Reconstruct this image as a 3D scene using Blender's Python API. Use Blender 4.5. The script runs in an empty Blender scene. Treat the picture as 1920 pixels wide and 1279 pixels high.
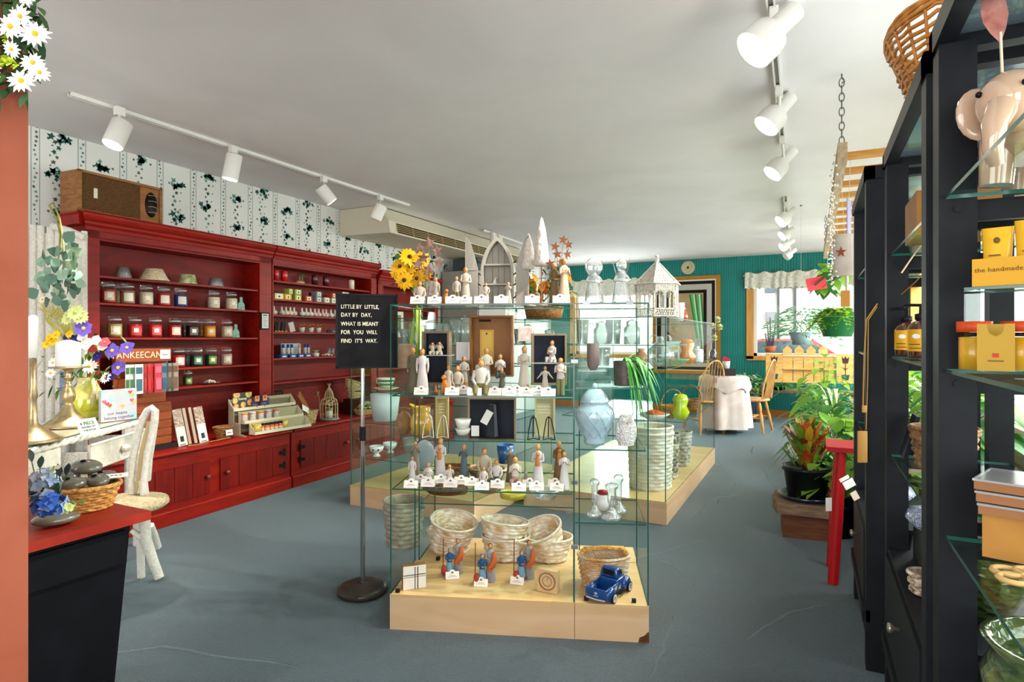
import bpy, bmesh, math, random
from mathutils import Vector, Matrix, Euler
PI = math.pi
rnd = random.Random(7)
# ---------------------------------------------------------------- camera, world, exposure
SC = bpy.context.scene
F, CX, HY, H = 1120.0, 960.0, 634.0, 1.3          # focal length in pixels, principal column, horizon row, camera height
YAW = math.atan(562 / F); cy, sy = math.cos(YAW), math.sin(YAW)
HC = 2.68                                          # ceiling height
WL, WB, WR, WF = -4.54, 10.75, 1.34, -1.6          # left, back, right, front wall planes
cam = bpy.data.cameras.new('camera'); camo = bpy.data.objects.new('camera', cam)
SC.collection.objects.link(camo); SC.camera = camo
camo.location = (0, 0, H); camo.rotation_euler = (PI / 2, 0, YAW)
cam.sensor_width = 36; cam.sensor_fit = 'HORIZONTAL'; cam.lens = F / 1920 * 36
cam.shift_y = -(1279 / 2 - HY) / 1920; cam.clip_start = 0.05
SC.view_settings.view_transform = 'Standard'; SC.view_settings.look = 'None'
SC.view_settings.gamma = 1; SC.view_settings.use_curve_mapping = False
SC.view_settings.exposure = 0.86
cyc = SC.cycles
cyc.max_bounces = 8; cyc.diffuse_bounces = 4; cyc.glossy_bounces = 4; cyc.transmission_bounces = 6
cyc.transparent_max_bounces = 40; cyc.sample_clamp_indirect = 6; cyc.caustics_reflective = False; cyc.caustics_refractive = False
w = bpy.data.worlds.new('world'); SC.world = w; w.use_nodes = True
bg = w.node_tree.nodes['Background']; bg.inputs[0].default_value = (1.0, 0.985, 0.985, 1); bg.inputs[1].default_value = 1.3
def area(name, loc, rot, sx, sy_, power, col=(1, 1, 1)):
    l = bpy.data.lights.new(name, 'AREA'); l.shape = 'RECTANGLE'; l.size = sx; l.size_y = sy_; l.energy = power; l.color = col
    o = bpy.data.objects.new(name, l); SC.collection.objects.link(o); o.location = loc; o.rotation_euler = rot
    return o
# daylight by the right and back windows, plus an added lamp behind the camera
area('daylight_right_windows', (WR + .2, 4.2, 1.45), (0, PI / 2, 0), 1.4, 10.4, 165, (1, .99, .99))
area('sky_right_side', (WR + 1.5, 7.6, 3.3), (0, PI * .30, 0), 2.2, 6.0, 520, (.97, .985, 1))
area('added_front_fill', (-1.2, WF - .12, 1.45), (PI / 2, 0, 0), 4.8, 2.0, 70, (1, .985, .98))  # fill lamp added at an unseen storefront
area('daylight_rear_left_window', (-3.1, WB + .14, 1.65), (-PI / 2, 0, 0), 1.2, 1.2, 42, (1, .99, .99))
area('sky_back', (-1.2, WB + 1.5, 3.5), (-PI * .30, 0, 0), 6.5, 2.0, 420, (.97, .985, 1))

# ---------------------------------------------------------------- pixel helpers
def room(X, Y): return (X * cy - Y * sy, X * sy + Y * cy)
def ray(px, py):
    u, v = room((px - CX) / F, 1.0); return u, v, -(py - HY) / F
def G(px, py, z=0.0):                              # where the line of sight meets height z
    r = ray(px, py); t = (z - H) / r[2]; return Vector((r[0] * t, r[1] * t, z))
def D(px, py, Y):                                  # the point at distance Y
    r = ray(px, py); return Vector((r[0] * Y, r[1] * Y, H + r[2] * Y))
def Vx(px, py, x):
    r = ray(px, py); t = x / r[0]; return Vector((x, r[1] * t, H + r[2] * t))
def Vy(px, py, y):
    r = ray(px, py); t = y / r[1]; return Vector((r[0] * t, y, H + r[2] * t))
def dist(p): return -p[0] * sy + p[1] * cy
# ---------------------------------------------------------------- materials
def lin(c):
    if isinstance(c, str):
        c = c.lstrip('#'); c = ''.join(x * 2 for x in c) if len(c) == 3 else c; c = [int(c[i:i + 2], 16) / 255 for i in (0, 2, 4)]
    return tuple((x / 12.92 if x <= .04045 else ((x + .055) / 1.055) ** 2.4) for x in c) + (1,)
_mats = {}
def M(col, rough=.5, metal=0.0, name=None, noise=None, bump=None, emit=None, coat=0.0, wood=None, sss=0.0, alpha=None, coord='Object'):
    key = (col, rough, metal, name, str(noise), str(bump), emit, coat, str(wood), alpha)
    if key in _mats: return _mats[key]
    m = bpy.data.materials.new(name or ('mat_' + str(len(_mats)))); m.use_nodes = True
    nt = m.node_tree; N = nt.nodes; L = nt.links; b = N['Principled BSDF']
    base = lin(col); b.inputs['Base Color'].default_value = base
    b.inputs['Roughness'].default_value = rough; b.inputs['Metallic'].default_value = metal
    b.inputs['Coat Weight'].default_value = coat
    b.inputs['Specular IOR Level'].default_value = .12 if max(base[:3]) < .025 else (.5 if rough < .3 or coat > .4 else .25)
    if name == 'teal_carpet': b.inputs['Specular IOR Level'].default_value = .8; b.inputs['Sheen Weight'].default_value = .5; b.inputs['Sheen Roughness'].default_value = .28; b.inputs['Sheen Tint'].default_value = (.72, .9, 1, 1)
    if alpha is not None: b.inputs['Alpha'].default_value = alpha
    if emit: b.inputs['Emission Color'].default_value = base; b.inputs['Emission Strength'].default_value = emit
    if name == 'leaf':
        tl = N.new('ShaderNodeBsdfTranslucent'); tl.inputs[0].default_value = tuple(min(1, x * 1.5) for x in base[:3]) + (1,); mxl = N.new('ShaderNodeMixShader'); mxl.inputs[0].default_value = .4
        L.new(b.outputs[0], mxl.inputs[1]); L.new(tl.outputs[0], mxl.inputs[2]); L.new(mxl.outputs[0], N['Material Output'].inputs[0])
    tc = N.new('ShaderNodeTexCoord')
    if noise or wood:
        c2, sc = (noise[0], noise[1]) if noise else (wood[0], wood[1])
        mp = N.new('ShaderNodeMapping'); L.new(tc.outputs[coord], mp.inputs[0])
        mp.inputs['Scale'].default_value = (sc,) * 3 if noise else (sc * wood[2][0], sc * wood[2][1], sc * wood[2][2])
        t = N.new('ShaderNodeTexNoise'); t.inputs['Detail'].default_value = 6; t.inputs['Scale'].default_value = 1
        t.inputs['Distortion'].default_value = .6 if noise else 1.2
        L.new(mp.outputs[0], t.inputs[0])
        r = N.new('ShaderNodeValToRGB'); r.color_ramp.elements[0].position = .35; r.color_ramp.elements[1].position = .65
        r.color_ramp.elements[0].color = base; r.color_ramp.elements[1].color = lin(c2)
        L.new(t.outputs[0], r.inputs[0]); L.new(r.outputs[0], b.inputs['Base Color'])
    if bump:
        kind, sc, st = bump[:3]; dist_ = bump[3] if len(bump) > 3 else .01
        mp = N.new('ShaderNodeMapping'); L.new(tc.outputs[coord], mp.inputs[0]); mp.inputs['Scale'].default_value = sc if isinstance(sc, tuple) else (sc,) * 3
        t = N.new({'noise': 'ShaderNodeTexNoise', 'voronoi': 'ShaderNodeTexVoronoi', 'wave': 'ShaderNodeTexWave'}[kind]); t.inputs['Scale'].default_value = 1
        if kind == 'wave': t.inputs['Distortion'].default_value = .3
        L.new(mp.outputs[0], t.inputs[0])
        bp = N.new('ShaderNodeBump'); bp.inputs['Strength'].default_value = st; bp.inputs['Distance'].default_value = dist_
        L.new(t.outputs[0], bp.inputs['Height']); L.new(bp.outputs[0], b.inputs['Normal'])
    _mats[key] = m; return m
def Mglass(name, tint='#ffffff', refl=1.0, rough=.02, dense=0.0, body='#ffffff'):
    key = ('glass', name)
    if key in _mats: return _mats[key]
    m = bpy.data.materials.new(name); m.use_nodes = True; nt = m.node_tree; N = nt.nodes; L = nt.links
    N.remove(N['Principled BSDF']); out = N['Material Output']
    tr = N.new('ShaderNodeBsdfTransparent'); tr.inputs[0].default_value = lin(tint)
    gl = N.new('ShaderNodeBsdfGlossy'); gl.inputs['Roughness'].default_value = rough
    fr = N.new('ShaderNodeLayerWeight'); fr.inputs[0].default_value = .32
    mul = N.new('ShaderNodeMath'); mul.operation = 'MULTIPLY_ADD'; mul.inputs[1].default_value = refl * .2; mul.inputs[2].default_value = .02 * refl
    L.new(fr.outputs['Fresnel'], mul.inputs[0])
    mx = N.new('ShaderNodeMixShader'); L.new(mul.outputs[0], mx.inputs[0]); L.new(gl.outputs[0], mx.inputs[2])
    if dense:
        df = N.new('ShaderNodeBsdfPrincipled'); df.inputs['Base Color'].default_value = lin(body); df.inputs['Roughness'].default_value = .1
        m2 = N.new('ShaderNodeMixShader'); m2.inputs[0].default_value = dense; L.new(tr.outputs[0], m2.inputs[1]); L.new(df.outputs[0], m2.inputs[2])
        L.new(m2.outputs[0], mx.inputs[1])
    else: L.new(tr.outputs[0], mx.inputs[1])
    L.new(mx.outputs[0], out.inputs[0]); _mats[key] = m; return m
GLASS = Mglass('clear_glass', '#f8fdfb', .42)
JARG = Mglass('jar_glass', '#fbfdfd', 1.3, .03)
CRYS = Mglass('crystal', '#f4f8f9', 3.6, .05, .14, '#ffffff')
GEDGE = M('#1a564b', .15, name='green_glass_edge')
# ---------------------------------------------------------------- mesh builder
class MB:
    def __init__(s): s.v = []; s.f = []; s.m = []; s.s = []; s.mats = []; s.T = None
    def mi(s, mat):
        if mat is None: mat = M('#cccccc')
        if mat not in s.mats: s.mats.append(mat)
        return s.mats.index(mat)
    def add(s, vs, fs, mat, smooth=False):
        o = len(s.v); k = s.mi(mat)
        s.v += [tuple(s.T @ Vector(p)) if s.T else tuple(p) for p in vs]
        for f in fs: s.f.append(tuple(i + o for i in f)); s.m.append(k); s.s.append(smooth)
        return s
    def box(s, c, d, mat, rz=0, R=None, edge=None, taper=1.0):
        hx, hy, hz = d[0] / 2, d[1] / 2, d[2] / 2
        vs = [Vector((x * hx * (taper if z > 0 else 1), y * hy * (taper if z > 0 else 1), z * hz)) for z in (-1, 1) for y in (-1, 1) for x in (-1, 1)]
        if R is None: R = Matrix.Rotation(rz, 3, 'Z')
        vs = [R @ p + Vector(c) for p in vs]
        cap = [(0, 2, 3, 1), (4, 5, 7, 6)]; sd = [(0, 1, 5, 4), (2, 6, 7, 3), (0, 4, 6, 2), (1, 3, 7, 5)]
        if edge:
            s.add(vs, cap, mat); s.add(vs, sd, edge)
        else: s.add(vs, cap + sd, mat)
        return s
    def bb(s, x0, x1, y0, y1, z0, z1, mat, edge=None):
        return s.box(((x0 + x1) / 2, (y0 + y1) / 2, (z0 + z1) / 2), (abs(x1 - x0), abs(y1 - y0), abs(z1 - z0)), mat, edge=edge)
    def prism(s, poly, z0, z1, mat, smooth=False, top=None):
        n = len(poly); a = sum(poly[i][0] * poly[(i + 1) % n][1] - poly[(i + 1) % n][0] * poly[i][1] for i in range(n))
        if a < 0: poly = poly[::-1]
        vs = [(p[0], p[1], z0) for p in poly] + [(p[0], p[1], z1) for p in poly]
        s.add(vs, [tuple(range(n))[::-1], tuple(range(n, 2 * n))], top or mat)
        s.add(vs, [(i, (i + 1) % n, (i + 1) % n + n, i + n) for i in range(n)], mat, smooth); return s
    def lathe(s, prof, mat, seg=20, c=(0, 0, 0), sx=1, sy=1, flute=None, a0=0):
        vs = []; fs = []; n = len(prof)
        for j, (r, z) in enumerate(prof):
            for i in range(seg):
                a = 2 * PI * i / seg + a0; rr = r * (1 + (flute[1] * math.cos(flute[0] * a) if flute else 0))
                vs.append((c[0] + rr * math.cos(a) * sx, c[1] + rr * math.sin(a) * sy, c[2] + z))
        for j in range(n - 1):
            for i in range(seg):
                k = (i + 1) % seg; fs.append((j * seg + i, j * seg + k, (j + 1) * seg + k, (j + 1) * seg + i))
        s.add(vs, fs, mat, True)
        if prof[0][0] > 1e-5 and prof[0][0] != prof[-1][0]: s.add(vs[:seg], [tuple(range(seg))[::-1]], mat)
        if prof[-1][0] > 1e-5 and prof[0][0] < 1e-5 + prof[0][0] and not (len(prof) > 3 and prof[-1] == prof[0]):
            s.add(vs[-seg:], [tuple(range(seg))], mat)
        return s
    def loft(s, rings, mat, seg=14, cap=True):     # rings: (x,y,z,rx,ry)
        vs = []; fs = []
        for (x, y, z, rx, ry) in rings:
            for i in range(seg):
                a = 2 * PI * i / seg; vs.append((x + rx * math.cos(a), y + ry * math.sin(a), z))
        for j in range(len(rings) - 1):
            for i in range(seg):
                k = (i + 1) % seg; fs.append((j * seg + i, j * seg + k, (j + 1) * seg + k, (j + 1) * seg + i))
        s.add(vs, fs, mat, True)
        if cap: s.add(vs, [tuple(range(seg))[::-1], tuple(range(len(vs) - seg, len(vs)))], mat)
        return s
    def tube(s, pts, r, mat, seg=6, closed=False, flat=1.0):
        pts = [Vector(p) for p in pts]; n = len(pts); rs = r if isinstance(r, (list, tuple)) else [r] * n
        vs = []; fs = []; up = None
        for i, p in enumerate(pts):
            if closed: t = pts[(i + 1) % n] - pts[i - 1]
            else: t = pts[min(i + 1, n - 1)] - pts[max(i - 1, 0)]
            if t.length < 1e-9: t = Vector((0, 0, 1))
            t.normalize()
            if up is None: up = t.orthogonal().normalized()
            else:
                up = up - t * up.dot(t)
                up = up.normalized() if up.length > 1e-6 else t.orthogonal().normalized()
            w_ = t.cross(up)
            for k in range(seg):
                a = 2 * PI * k / seg; vs.append(p + up * (math.cos(a) * rs[i]) + w_ * (math.sin(a) * rs[i] * flat))
        m = n if closed else n - 1
        for i in range(m):
            j = (i + 1) % n
            for k in range(seg):
                l = (k + 1) % seg; fs.append((i * seg + k, i * seg + l, j * seg + l, j * seg + k))
        s.add(vs, fs, mat, seg > 4)
        if not closed: s.add(vs, [tuple(range(seg))[::-1], tuple(range(len(vs) - seg, len(vs)))], mat)
        return s
    def ball(s, c, r, mat, seg=12, rg=8, R=None):
        if not isinstance(r, (tuple, list)): r = (r, r, r)
        vs = []; fs = []
        for j in range(rg + 1):
            th = PI * j / rg
            for i in range(seg):
                a = 2 * PI * i / seg; p = Vector((r[0] * math.sin(th) * math.cos(a), r[1] * math.sin(th) * math.sin(a), -r[2] * math.cos(th)))
                if R: p = R @ p
                vs.append(p + Vector(c))
        for j in range(rg):
            for i in range(seg):
                k = (i + 1) % seg; fs.append((j * seg + i, j * seg + k, (j + 1) * seg + k, (j + 1) * seg + i))
        return s.add(vs, fs, mat, True)
    def leaf(s, base, d, L, w, mat, droop=.3, up=(0, 0, 1), fold=.15, n=4, shape=.5, roll=0):
        d = Vector(d).normalized(); upv = Vector(up); side = d.cross(upv)
        if side.length < 1e-4: side = d.orthogonal()
        side.normalize(); nn = side.cross(d).normalized()
        if roll:
            q = Matrix.Rotation(roll, 3, d); side = q @ side; nn = q @ nn
        vs = []; fs = []
        for i in range(n + 1):
            t = i / n; c = Vector(base) + d * (L * t) - (Vector((0, 0, 1)) if tuple(up) == (0, 0, 1) and droop > 0 else nn) * (droop * L * t * t)
            ww = w * (math.sin(PI * min(1, t ** (shape * 1.4 + .3))) * .98 + (.02 if i < n else 0)) / 2
            vs += [c - side * ww + nn * (fold * ww), c, c + side * ww + nn * (fold * ww)]
        for i in range(n):
            a = i * 3; fs += [(a, a + 1, a + 4, a + 3), (a + 1, a + 2, a + 5, a + 4)]
        return s.add(vs, fs, mat, True)
    def build(s, name, parent=None, loc=None, rz=0, tagd=None):
        me = bpy.data.meshes.new(name); me.from_pydata(s.v, [], s.f); me.update()
        for m in s.mats: me.materials.append(m)
        me.polygons.foreach_set('material_index', s.m); me.polygons.foreach_set('use_smooth', s.s)
        o = bpy.data.objects.new(name, me); SC.collection.objects.link(o)
        if loc is not None: o.location = loc
        if rz: o.rotation_euler = (0, 0, rz)
        if parent: o.parent = parent
        if tagd: tag(o, *tagd)
        return o
def tag(o, label=None, cat=None, group=None, kind=None):
    if label: o['label'] = label
    if cat: o['category'] = cat
    if group: o['group'] = group
    if kind: o['kind'] = kind
    return o
def thing(name, label, cat, loc=(0, 0, 0), rz=0, group=None):
    o = bpy.data.objects.new(name, None); SC.collection.objects.link(o); o.location = loc; o.rotation_euler = (0, 0, rz)
    o.empty_display_size = .05
    return tag(o, label, cat, group)
def struct(mb, name, loc=None, rz=0):
    o = mb.build(name, None, loc, rz); o['kind'] = 'structure'; return o
_kids = {}
def dup(root, loc, rz=0, label=None, group=None, scale=None):
    def cp(o, par):
        c = o.copy(); SC.collection.objects.link(c); c.parent = par
        for ch in list(o.children): cp(ch, c)
        return c
    c = cp(root, None); c.location = loc; c.rotation_euler = (0, 0, rz)
    if label: c['label'] = label
    if group: c['group'] = group
    if scale: c.scale = (scale,) * 3 if not isinstance(scale, tuple) else scale
    return c
def text(s_, size, mat, name='lettering', parent=None, loc=(0, 0, 0), rot=(0, 0, 0), ext=.0008, align='CENTER', sx=1.0, shear=0, bold=0):
    cu = bpy.data.curves.new('t', 'FONT'); cu.body = s_; cu.size = size; cu.extrude = ext; cu.align_x = align; cu.align_y = 'CENTER'; cu.shear = shear; cu.offset = bold
    cu.resolution_u = 3; cu.space_character = 1.05
    t = bpy.data.objects.new('t', cu); SC.collection.objects.link(t)
    me = bpy.data.meshes.new_from_object(t.evaluated_get(bpy.context.evaluated_depsgraph_get()))
    bpy.data.objects.remove(t); me.name = name; me.materials.clear(); me.materials.append(mat)
    o = bpy.data.objects.new(name, me); SC.collection.objects.link(o); o.location = loc; o.rotation_euler = rot; o.scale = (sx, 1, 1)
    if parent: o.parent = parent
    return o
def frame2(o, x, y):                               # matrix from origin and a ground-plane x direction
    x = Vector((x[0], x[1], 0)).normalized(); return Matrix((( x.x, -x.y, 0, o[0]), (x.y, x.x, 0, o[1]), (0, 0, 1, o[2]), (0, 0, 0, 1)))
FACE = YAW                                         # rz that turns a thing's front (-y) to face the camera
# ---------------------------------------------------------------- the room
WHITE = M('#e9e8e4', .5, name='white_paint'); CEIL = M('#e9e6e7', .9, name='ceiling_paint', noise=('#e1dedf', 1.3), bump=('noise', 90, .15, .004))
def carpet():
    m = M('#102127', .62, name='teal_carpet', noise=('#223c45', 90), bump=('noise', 260, .9, .006)); return m
CARPET = carpet()
mb = MB(); mb.add([(WL - .1, WF, 0), (WR + .1, WF, 0), (WR + .1, WB + .1, 0), (WL - .1, WB + .1, 0)], [(0, 1, 2, 3)], CARPET)
# folds and creases of the loose carpet
def crease(pts, h=.004, w_=.012):
    P = [G(*p) for p in pts]; Q = []
    for a, b in zip(P, P[1:]):
        for k in range(5): Q.append(a.lerp(b, k / 5) + Vector((rnd.uniform(-.008, .008), rnd.uniform(-.012, .012), 0)))
    Q.append(P[-1]); vs = []; fs = []
    for i, q in enumerate(Q):
        t = (Q[min(i + 1, len(Q) - 1)] - Q[max(i - 1, 0)]).normalized(); s_ = Vector((-t.y, t.x, 0)); k = math.sin(PI * i / (len(Q) - 1))
        vs += [q - s_ * w_ * (.3 + k), q + Vector((0, 0, h * (.2 + k))) + s_ * w_ * .3, q + s_ * w_ * .4 * k + Vector((0, 0, .0003)), q + s_ * w_ * (.35 + k)]
    for i in range(len(Q) - 1):
        for j in range(3): fs.append((i * 4 + j, i * 4 + j + 1, i * 4 + j + 5, i * 4 + j + 4))
    mb.add(vs, fs, CARPET, True)
for c_ in [[(1185, 1046), (1240, 1038), (1290, 1020), (1330, 1012)], [(1382, 846), (1398, 858), (1410, 850), (1412, 838)], [(1408, 868), (1430, 880), (1440, 900), (1470, 925)],
           [(1345, 945), (1352, 930), (1372, 915), (1380, 905)], [(1325, 866), (1352, 872)], [(1310, 888), (1336, 892)], [(1222, 1270), (1245, 1220), (1262, 1155)],
           [(1400, 1200), (1480, 1150), (1560, 1130)], [(1240, 1050), (1280, 1075), (1300, 1100)], [(1296, 975), (1340, 935), (1400, 925)], [(60, 1240), (300, 1215), (560, 1250)]]: crease(c_, *((.003, .010) if c_[0][1] > 1000 else (.004, .018)))
struct(mb, 'floor')
mb = MB(); mb.bb(WL - .1, WR + .1, WF - .1, WB + .1, HC, HC + .08, CEIL); struct(mb, 'ceiling')

# left wall: wallpaper of ivy sprays between ribbon stripes
WP = M('#e4e5df', .8, name='wallpaper_ground'); IV1 = M('#1f5a50', .8, name='ivy_dark'); IV2 = M('#5d9488', .8, name='ivy_mid'); IV3 = M('#4e5a52', .8, name='ivy_grey'); WPL = M('#8e9a98', .8, name='stripe_line')
mb = MB(); mb.bb(WL - .1, WL, WF, WB + .1, 0, HC, WP)
def ivy(y, z, s_, m, a, k=5):
    pts = []
    n = 10
    for i in range(n):
        r = s_ * ((1, .45, .85, .42, .7, .25, .7, .42, .85, .45)[i]); t = a + 2 * PI * i / n; pts.append((WL + .0015, y + r * math.cos(t), z + r * math.sin(t)))
    c = (WL + .0015, y, z); mb.add([c] + pts, [(0, 1 + (i + 1) % n, 1 + i) for i in range(n)], m)
per = .279; y0 = 2.094 - per * 8
def stripe_line(y, z0=1.2):
    mb.add([(WL + .001, y - .0022, z0), (WL + .001, y + .0022, z0), (WL + .001, y + .0022, HC), (WL + .001, y - .0022, HC)], [(0, 1, 2, 3)], WPL)
for i in range(42):
    y = y0 + i * per
    if y > WB: break
    zlo = 1.75 if y > 2.3 else .3
    for d in (-.024, .024): stripe_line(y + d, zlo)
    z = HC
    while z > zlo:
        ivy(y + rnd.uniform(-.010, .010), z, rnd.uniform(.009, .016), rnd.choice((IV1, IV3, IV2)), rnd.uniform(0, 6)); z -= .03
    yc = y + per / 2; k = i % 2; z = HC - .03 - k * .12
    while z > zlo:
        for j in range(9): ivy(yc + rnd.gauss(.0, .028), z + rnd.gauss(0, .016), rnd.uniform(.020, .038), rnd.choice((IV1, IV1, IV2)), rnd.uniform(0, 6))
        for sd in (-1, 1): ivy(yc + sd * .065, z - .012 + rnd.uniform(-.01, .01), .014, IV3, rnd.uniform(0, 6))
        zz = z; yy = yc
        for j in range(6):
            zz -= .034; yy += (.018 if j % 2 else -.022) + rnd.uniform(-.006, .006)
            ivy(yy, zz, rnd.uniform(.014, .024), rnd.choice((IV2, IV1, IV3)), rnd.uniform(0, 6))
            if j % 2: ivy(yy + rnd.choice((-.04, .04)), zz + .006, .010, IV3, rnd.uniform(0, 6))
        z -= .25
struct(mb, 'wall_left')

# back wall: green beadboard with two windows
GRN = M('#1c7c74', .4, name='green_beadboard', noise=('#24837e', 2.0)); PINE = M('#c98b45', .45, name='pine_trim', wood=('#dca258', 3, (6, 6, .6))); ORG = M('#b9702f', .5, name='baseboard_wood')
wz0, wz1 = 1.0, 2.27
wA = (Vy(1080, 600, WB).x, Vy(1236, 600, WB).x); wB = (Vy(1413, 600, WB).x, .95)
mb = MB()
def beads(x0, x1, z0, z1):
    n = max(1, round((x1 - x0) / .083)); s_ = (x1 - x0) / n
    for i in range(n):
        a = x0 + i * s_; g = .004
        P = [(a, WB + .006), (a + g, WB), (a + s_ * .5 - g, WB), (a + s_ * .5, WB + .005), (a + s_ * .5 + g, WB), (a + s_ - g, WB), (a + s_, WB + .006)]
        vs = [(p[0], p[1], z0) for p in P] + [(p[0], p[1], z1) for p in P]; k = len(P)
        mb.add(vs, [(j, j + 1, j + 1 + k, j + k) for j in range(k - 1)], GRN)
for a, b, c, d in [(WL, WR + .1, 0, wz0), (WL, WR + .1, wz1, HC), (WL, wA[0], wz0, wz1), (wA[1], wB[0], wz0, wz1), (wB[1], WR + .1, wz0, wz1)]:
    beads(a, b, c, d); mb.bb(a, b, WB + .007, WB + .12, c, d, GRN)
struct(mb, 'wall_back')
mb = MB(); mb.bb(WL, WR, WB - .015, WB, 0, .11, ORG); struct(mb, 'baseboard_back')
LACE = M('#e6e4d8', .9, name='lace_cloth', noise=('#c9c6b8', 26), bump=('noise', 60, .5, .01)); WFR = M('#e8e6e0', .4, name='white_sash')
def back_window(n, x0, x1):
    mb = MB(); t = .11
    for a, b, c, d in [(x0 - t, x0, wz0 - .05, wz1 + t), (x1, x1 + t, wz0 - .05, wz1 + t), (x0 - t, x1 + t, wz1, wz1 + t), (x0 - t, x1 + t, wz0 - .07, wz0)]: mb.bb(a, b, WB - .03, WB + .13, c, d, PINE)
    for a, b in ((x0, x0 + .05), (x1 - .05, x1)): mb.bb(a, b, WB + .03, WB + .09, wz0, wz1, WFR)
    for a, b in ((wz0, wz0 + .05), (wz1 - .05, wz1)): mb.bb(x0, x1, WB + .03, WB + .09, a, b, WFR)
    o = struct(mb, 'window_%d' % n)
    g = MB(); g.bb(x0, x1, WB + .055, WB + .061, wz0, wz1, GLASS); g.build('pane', o)
back_window(1, *wA); back_window(2, *wB)
def valance(x0, x1, zt, zb, lab):
    t = thing('valance', lab, 'curtain', (0, 0, 0), 0)
    mb = MB(); n = int((x1 - x0) / .012); 
    for (z0, z1, amp, ph) in ((zt - .055, zt + .02, .016, 0), (zb, zt - .05, .022, 1)):
        vs = []; rows = 5
        for j in range(rows):
            f_ = j / (rows - 1)
            for i in range(n + 1):
                x = x0 + (x1 - x0) * i / n; a = amp * (1 if ph == 0 else f_ * .9 + .4)
                w1 = math.sin(i * .55 + math.sin(i * .13) * 2 + ph); top = z1 + (0.018 * math.sin(i * .31) * (1 - f_) if ph == 0 else 0)
                vs.append((x, WB - .085 - a * w1, top + (z0 + (.012 * math.sin(i * .9) if ph else 0) - top) * f_))
        mb.add(vs, [(j * (n + 1) + i, j * (n + 1) + i + 1, (j + 1) * (n + 1) + i + 1, (j + 1) * (n + 1) + i) for j in range(rows - 1) for i in range(n)], LACE, True)
    mb.build('lace', t)
    r = MB(); r.tube([(x0 - .03, WB - .06, zt - .02), (x1 + .03, WB - .06, zt - .02)], .008, WHITE); r.build('rod', t)
valance(wA[0] - .12, wA[1] + .1, 2.36, 2.08, 'cream lace valance on the left rear window behind the glass bottles')
valance(wB[0] - .13, wB[1] + .12, 2.36, 2.12, 'cream ruffled lace valance over the rear window beside the track lights')

# right wall: low sill wall, long row of windows, header, pine corner post
RW = M('#cfc6b2', .7, name='cream_wall'); SOF = M('#d9cdb4', .6, name='soffit_paint', noise=('#c7b08a', 3))
rz0, rz1 = .72, 2.12
mb = MB(); mb.bb(WR, WR + .12, WF, WB, 0, rz0, RW); mb.bb(WR, WR + .12, WF, WB, rz1, HC, RW); mb.bb(WR - .1, WR, WF, WB, rz1, rz1 + .12, SOF)
struct(mb, 'wall_right')
mb = MB(); y = WF
yy = WF
k = 0
while yy < WB - .2:
    mb.bb(WR - .01, WR + .11, yy, yy + .09, rz0, rz1, PINE if k % 4 == 0 else WFR); yy += 1.24; k += 1
mb.bb(WR - .02, WR + .12, WB - .12, WB, rz0, rz1, PINE)
for a, b in ((rz0, rz0 + .05), (rz1 - .05, rz1)): mb.bb(WR, WR + .1, WF, WB, a, b, WFR)
mb.bb(WR - .16, WR + .1, WF, WB, rz0 - .04, rz0, M('#d8d3c6', .5))
o = struct(mb, 'window_3')
g = MB(); g.bb(WR + .05, WR + .056, WF, WB, rz0, rz1, GLASS); g.build('pane', o)
# front wall behind the camera: unseen, opening added to let in light
mb = MB(); mb.bb(WL, WR, WF - .1, WF, 0, .45, RW); mb.bb(WL, WR, WF - .1, WF, 2.45, HC, RW); mb.bb(WL, -3.7, WF - .1, WF, .45, 2.45, RW); mb.bb(1.2, WR + .1, WF - .1, WF, .45, 2.45, RW)
struct(mb, 'wall_front')
mb = MB()
for x in (-3.7, -2.1, -.45, 1.14): mb.bb(x, x + .06, WF - .08, WF, .45, 2.45, WFR)
struct(mb, 'window_4')  # mullions of the added, unseen storefront opening

# outside
ASP = M('#a8a6a2', .9, name='pavement', noise=('#b5b3ad', 4)); OUTW = M('#f1efea', .7, name='white_siding')
mb = MB(); mb.bb(-16, 16, -8, 26, -.2, -.12, ASP); struct(mb, 'ground')
b = thing('white_building', 'pale building with a tall narrow door and small vent seen through the rear window', 'building', (0, 0, 0))
mb = MB(); mb.bb(-9, 7, 15.5, 17, -.12, 6, OUTW); mb.build('facade', b)
DK = M('#5b5f63', .5)
mb = MB(); q = [Vy(1457, 538, 15.45), Vy(1513, 700, 15.45)]
x0, x1, z1 = q[0].x, q[1].x + .5, q[0].z
for a, b_, c, d in [(x0, x0 + .05, 0, z1), (x0 + .35, x0 + .41, 0, z1), (x0, x1, z1 - .03, z1 + .03)]: mb.bb(a, b_, 15.42, 15.5, c, d, DK)
mb.build('door_frame', b)
for nm, p0, p1, c in (('vent', (1434, 536), (1453, 548), '#6d7d88'), ('wall_light', (1437, 533), (1452, 529), '#50606a'), ('lower_vent', (1435, 585), (1453, 603), '#9aa2a6')):
    a = Vy(*p0, 15.4); c2 = Vy(*p1, 15.4); mb = MB(); mb.bb(a.x, c2.x, 15.38, 15.5, c2.z, a.z, M(c, .5)); mb.build(nm, b)
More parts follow.
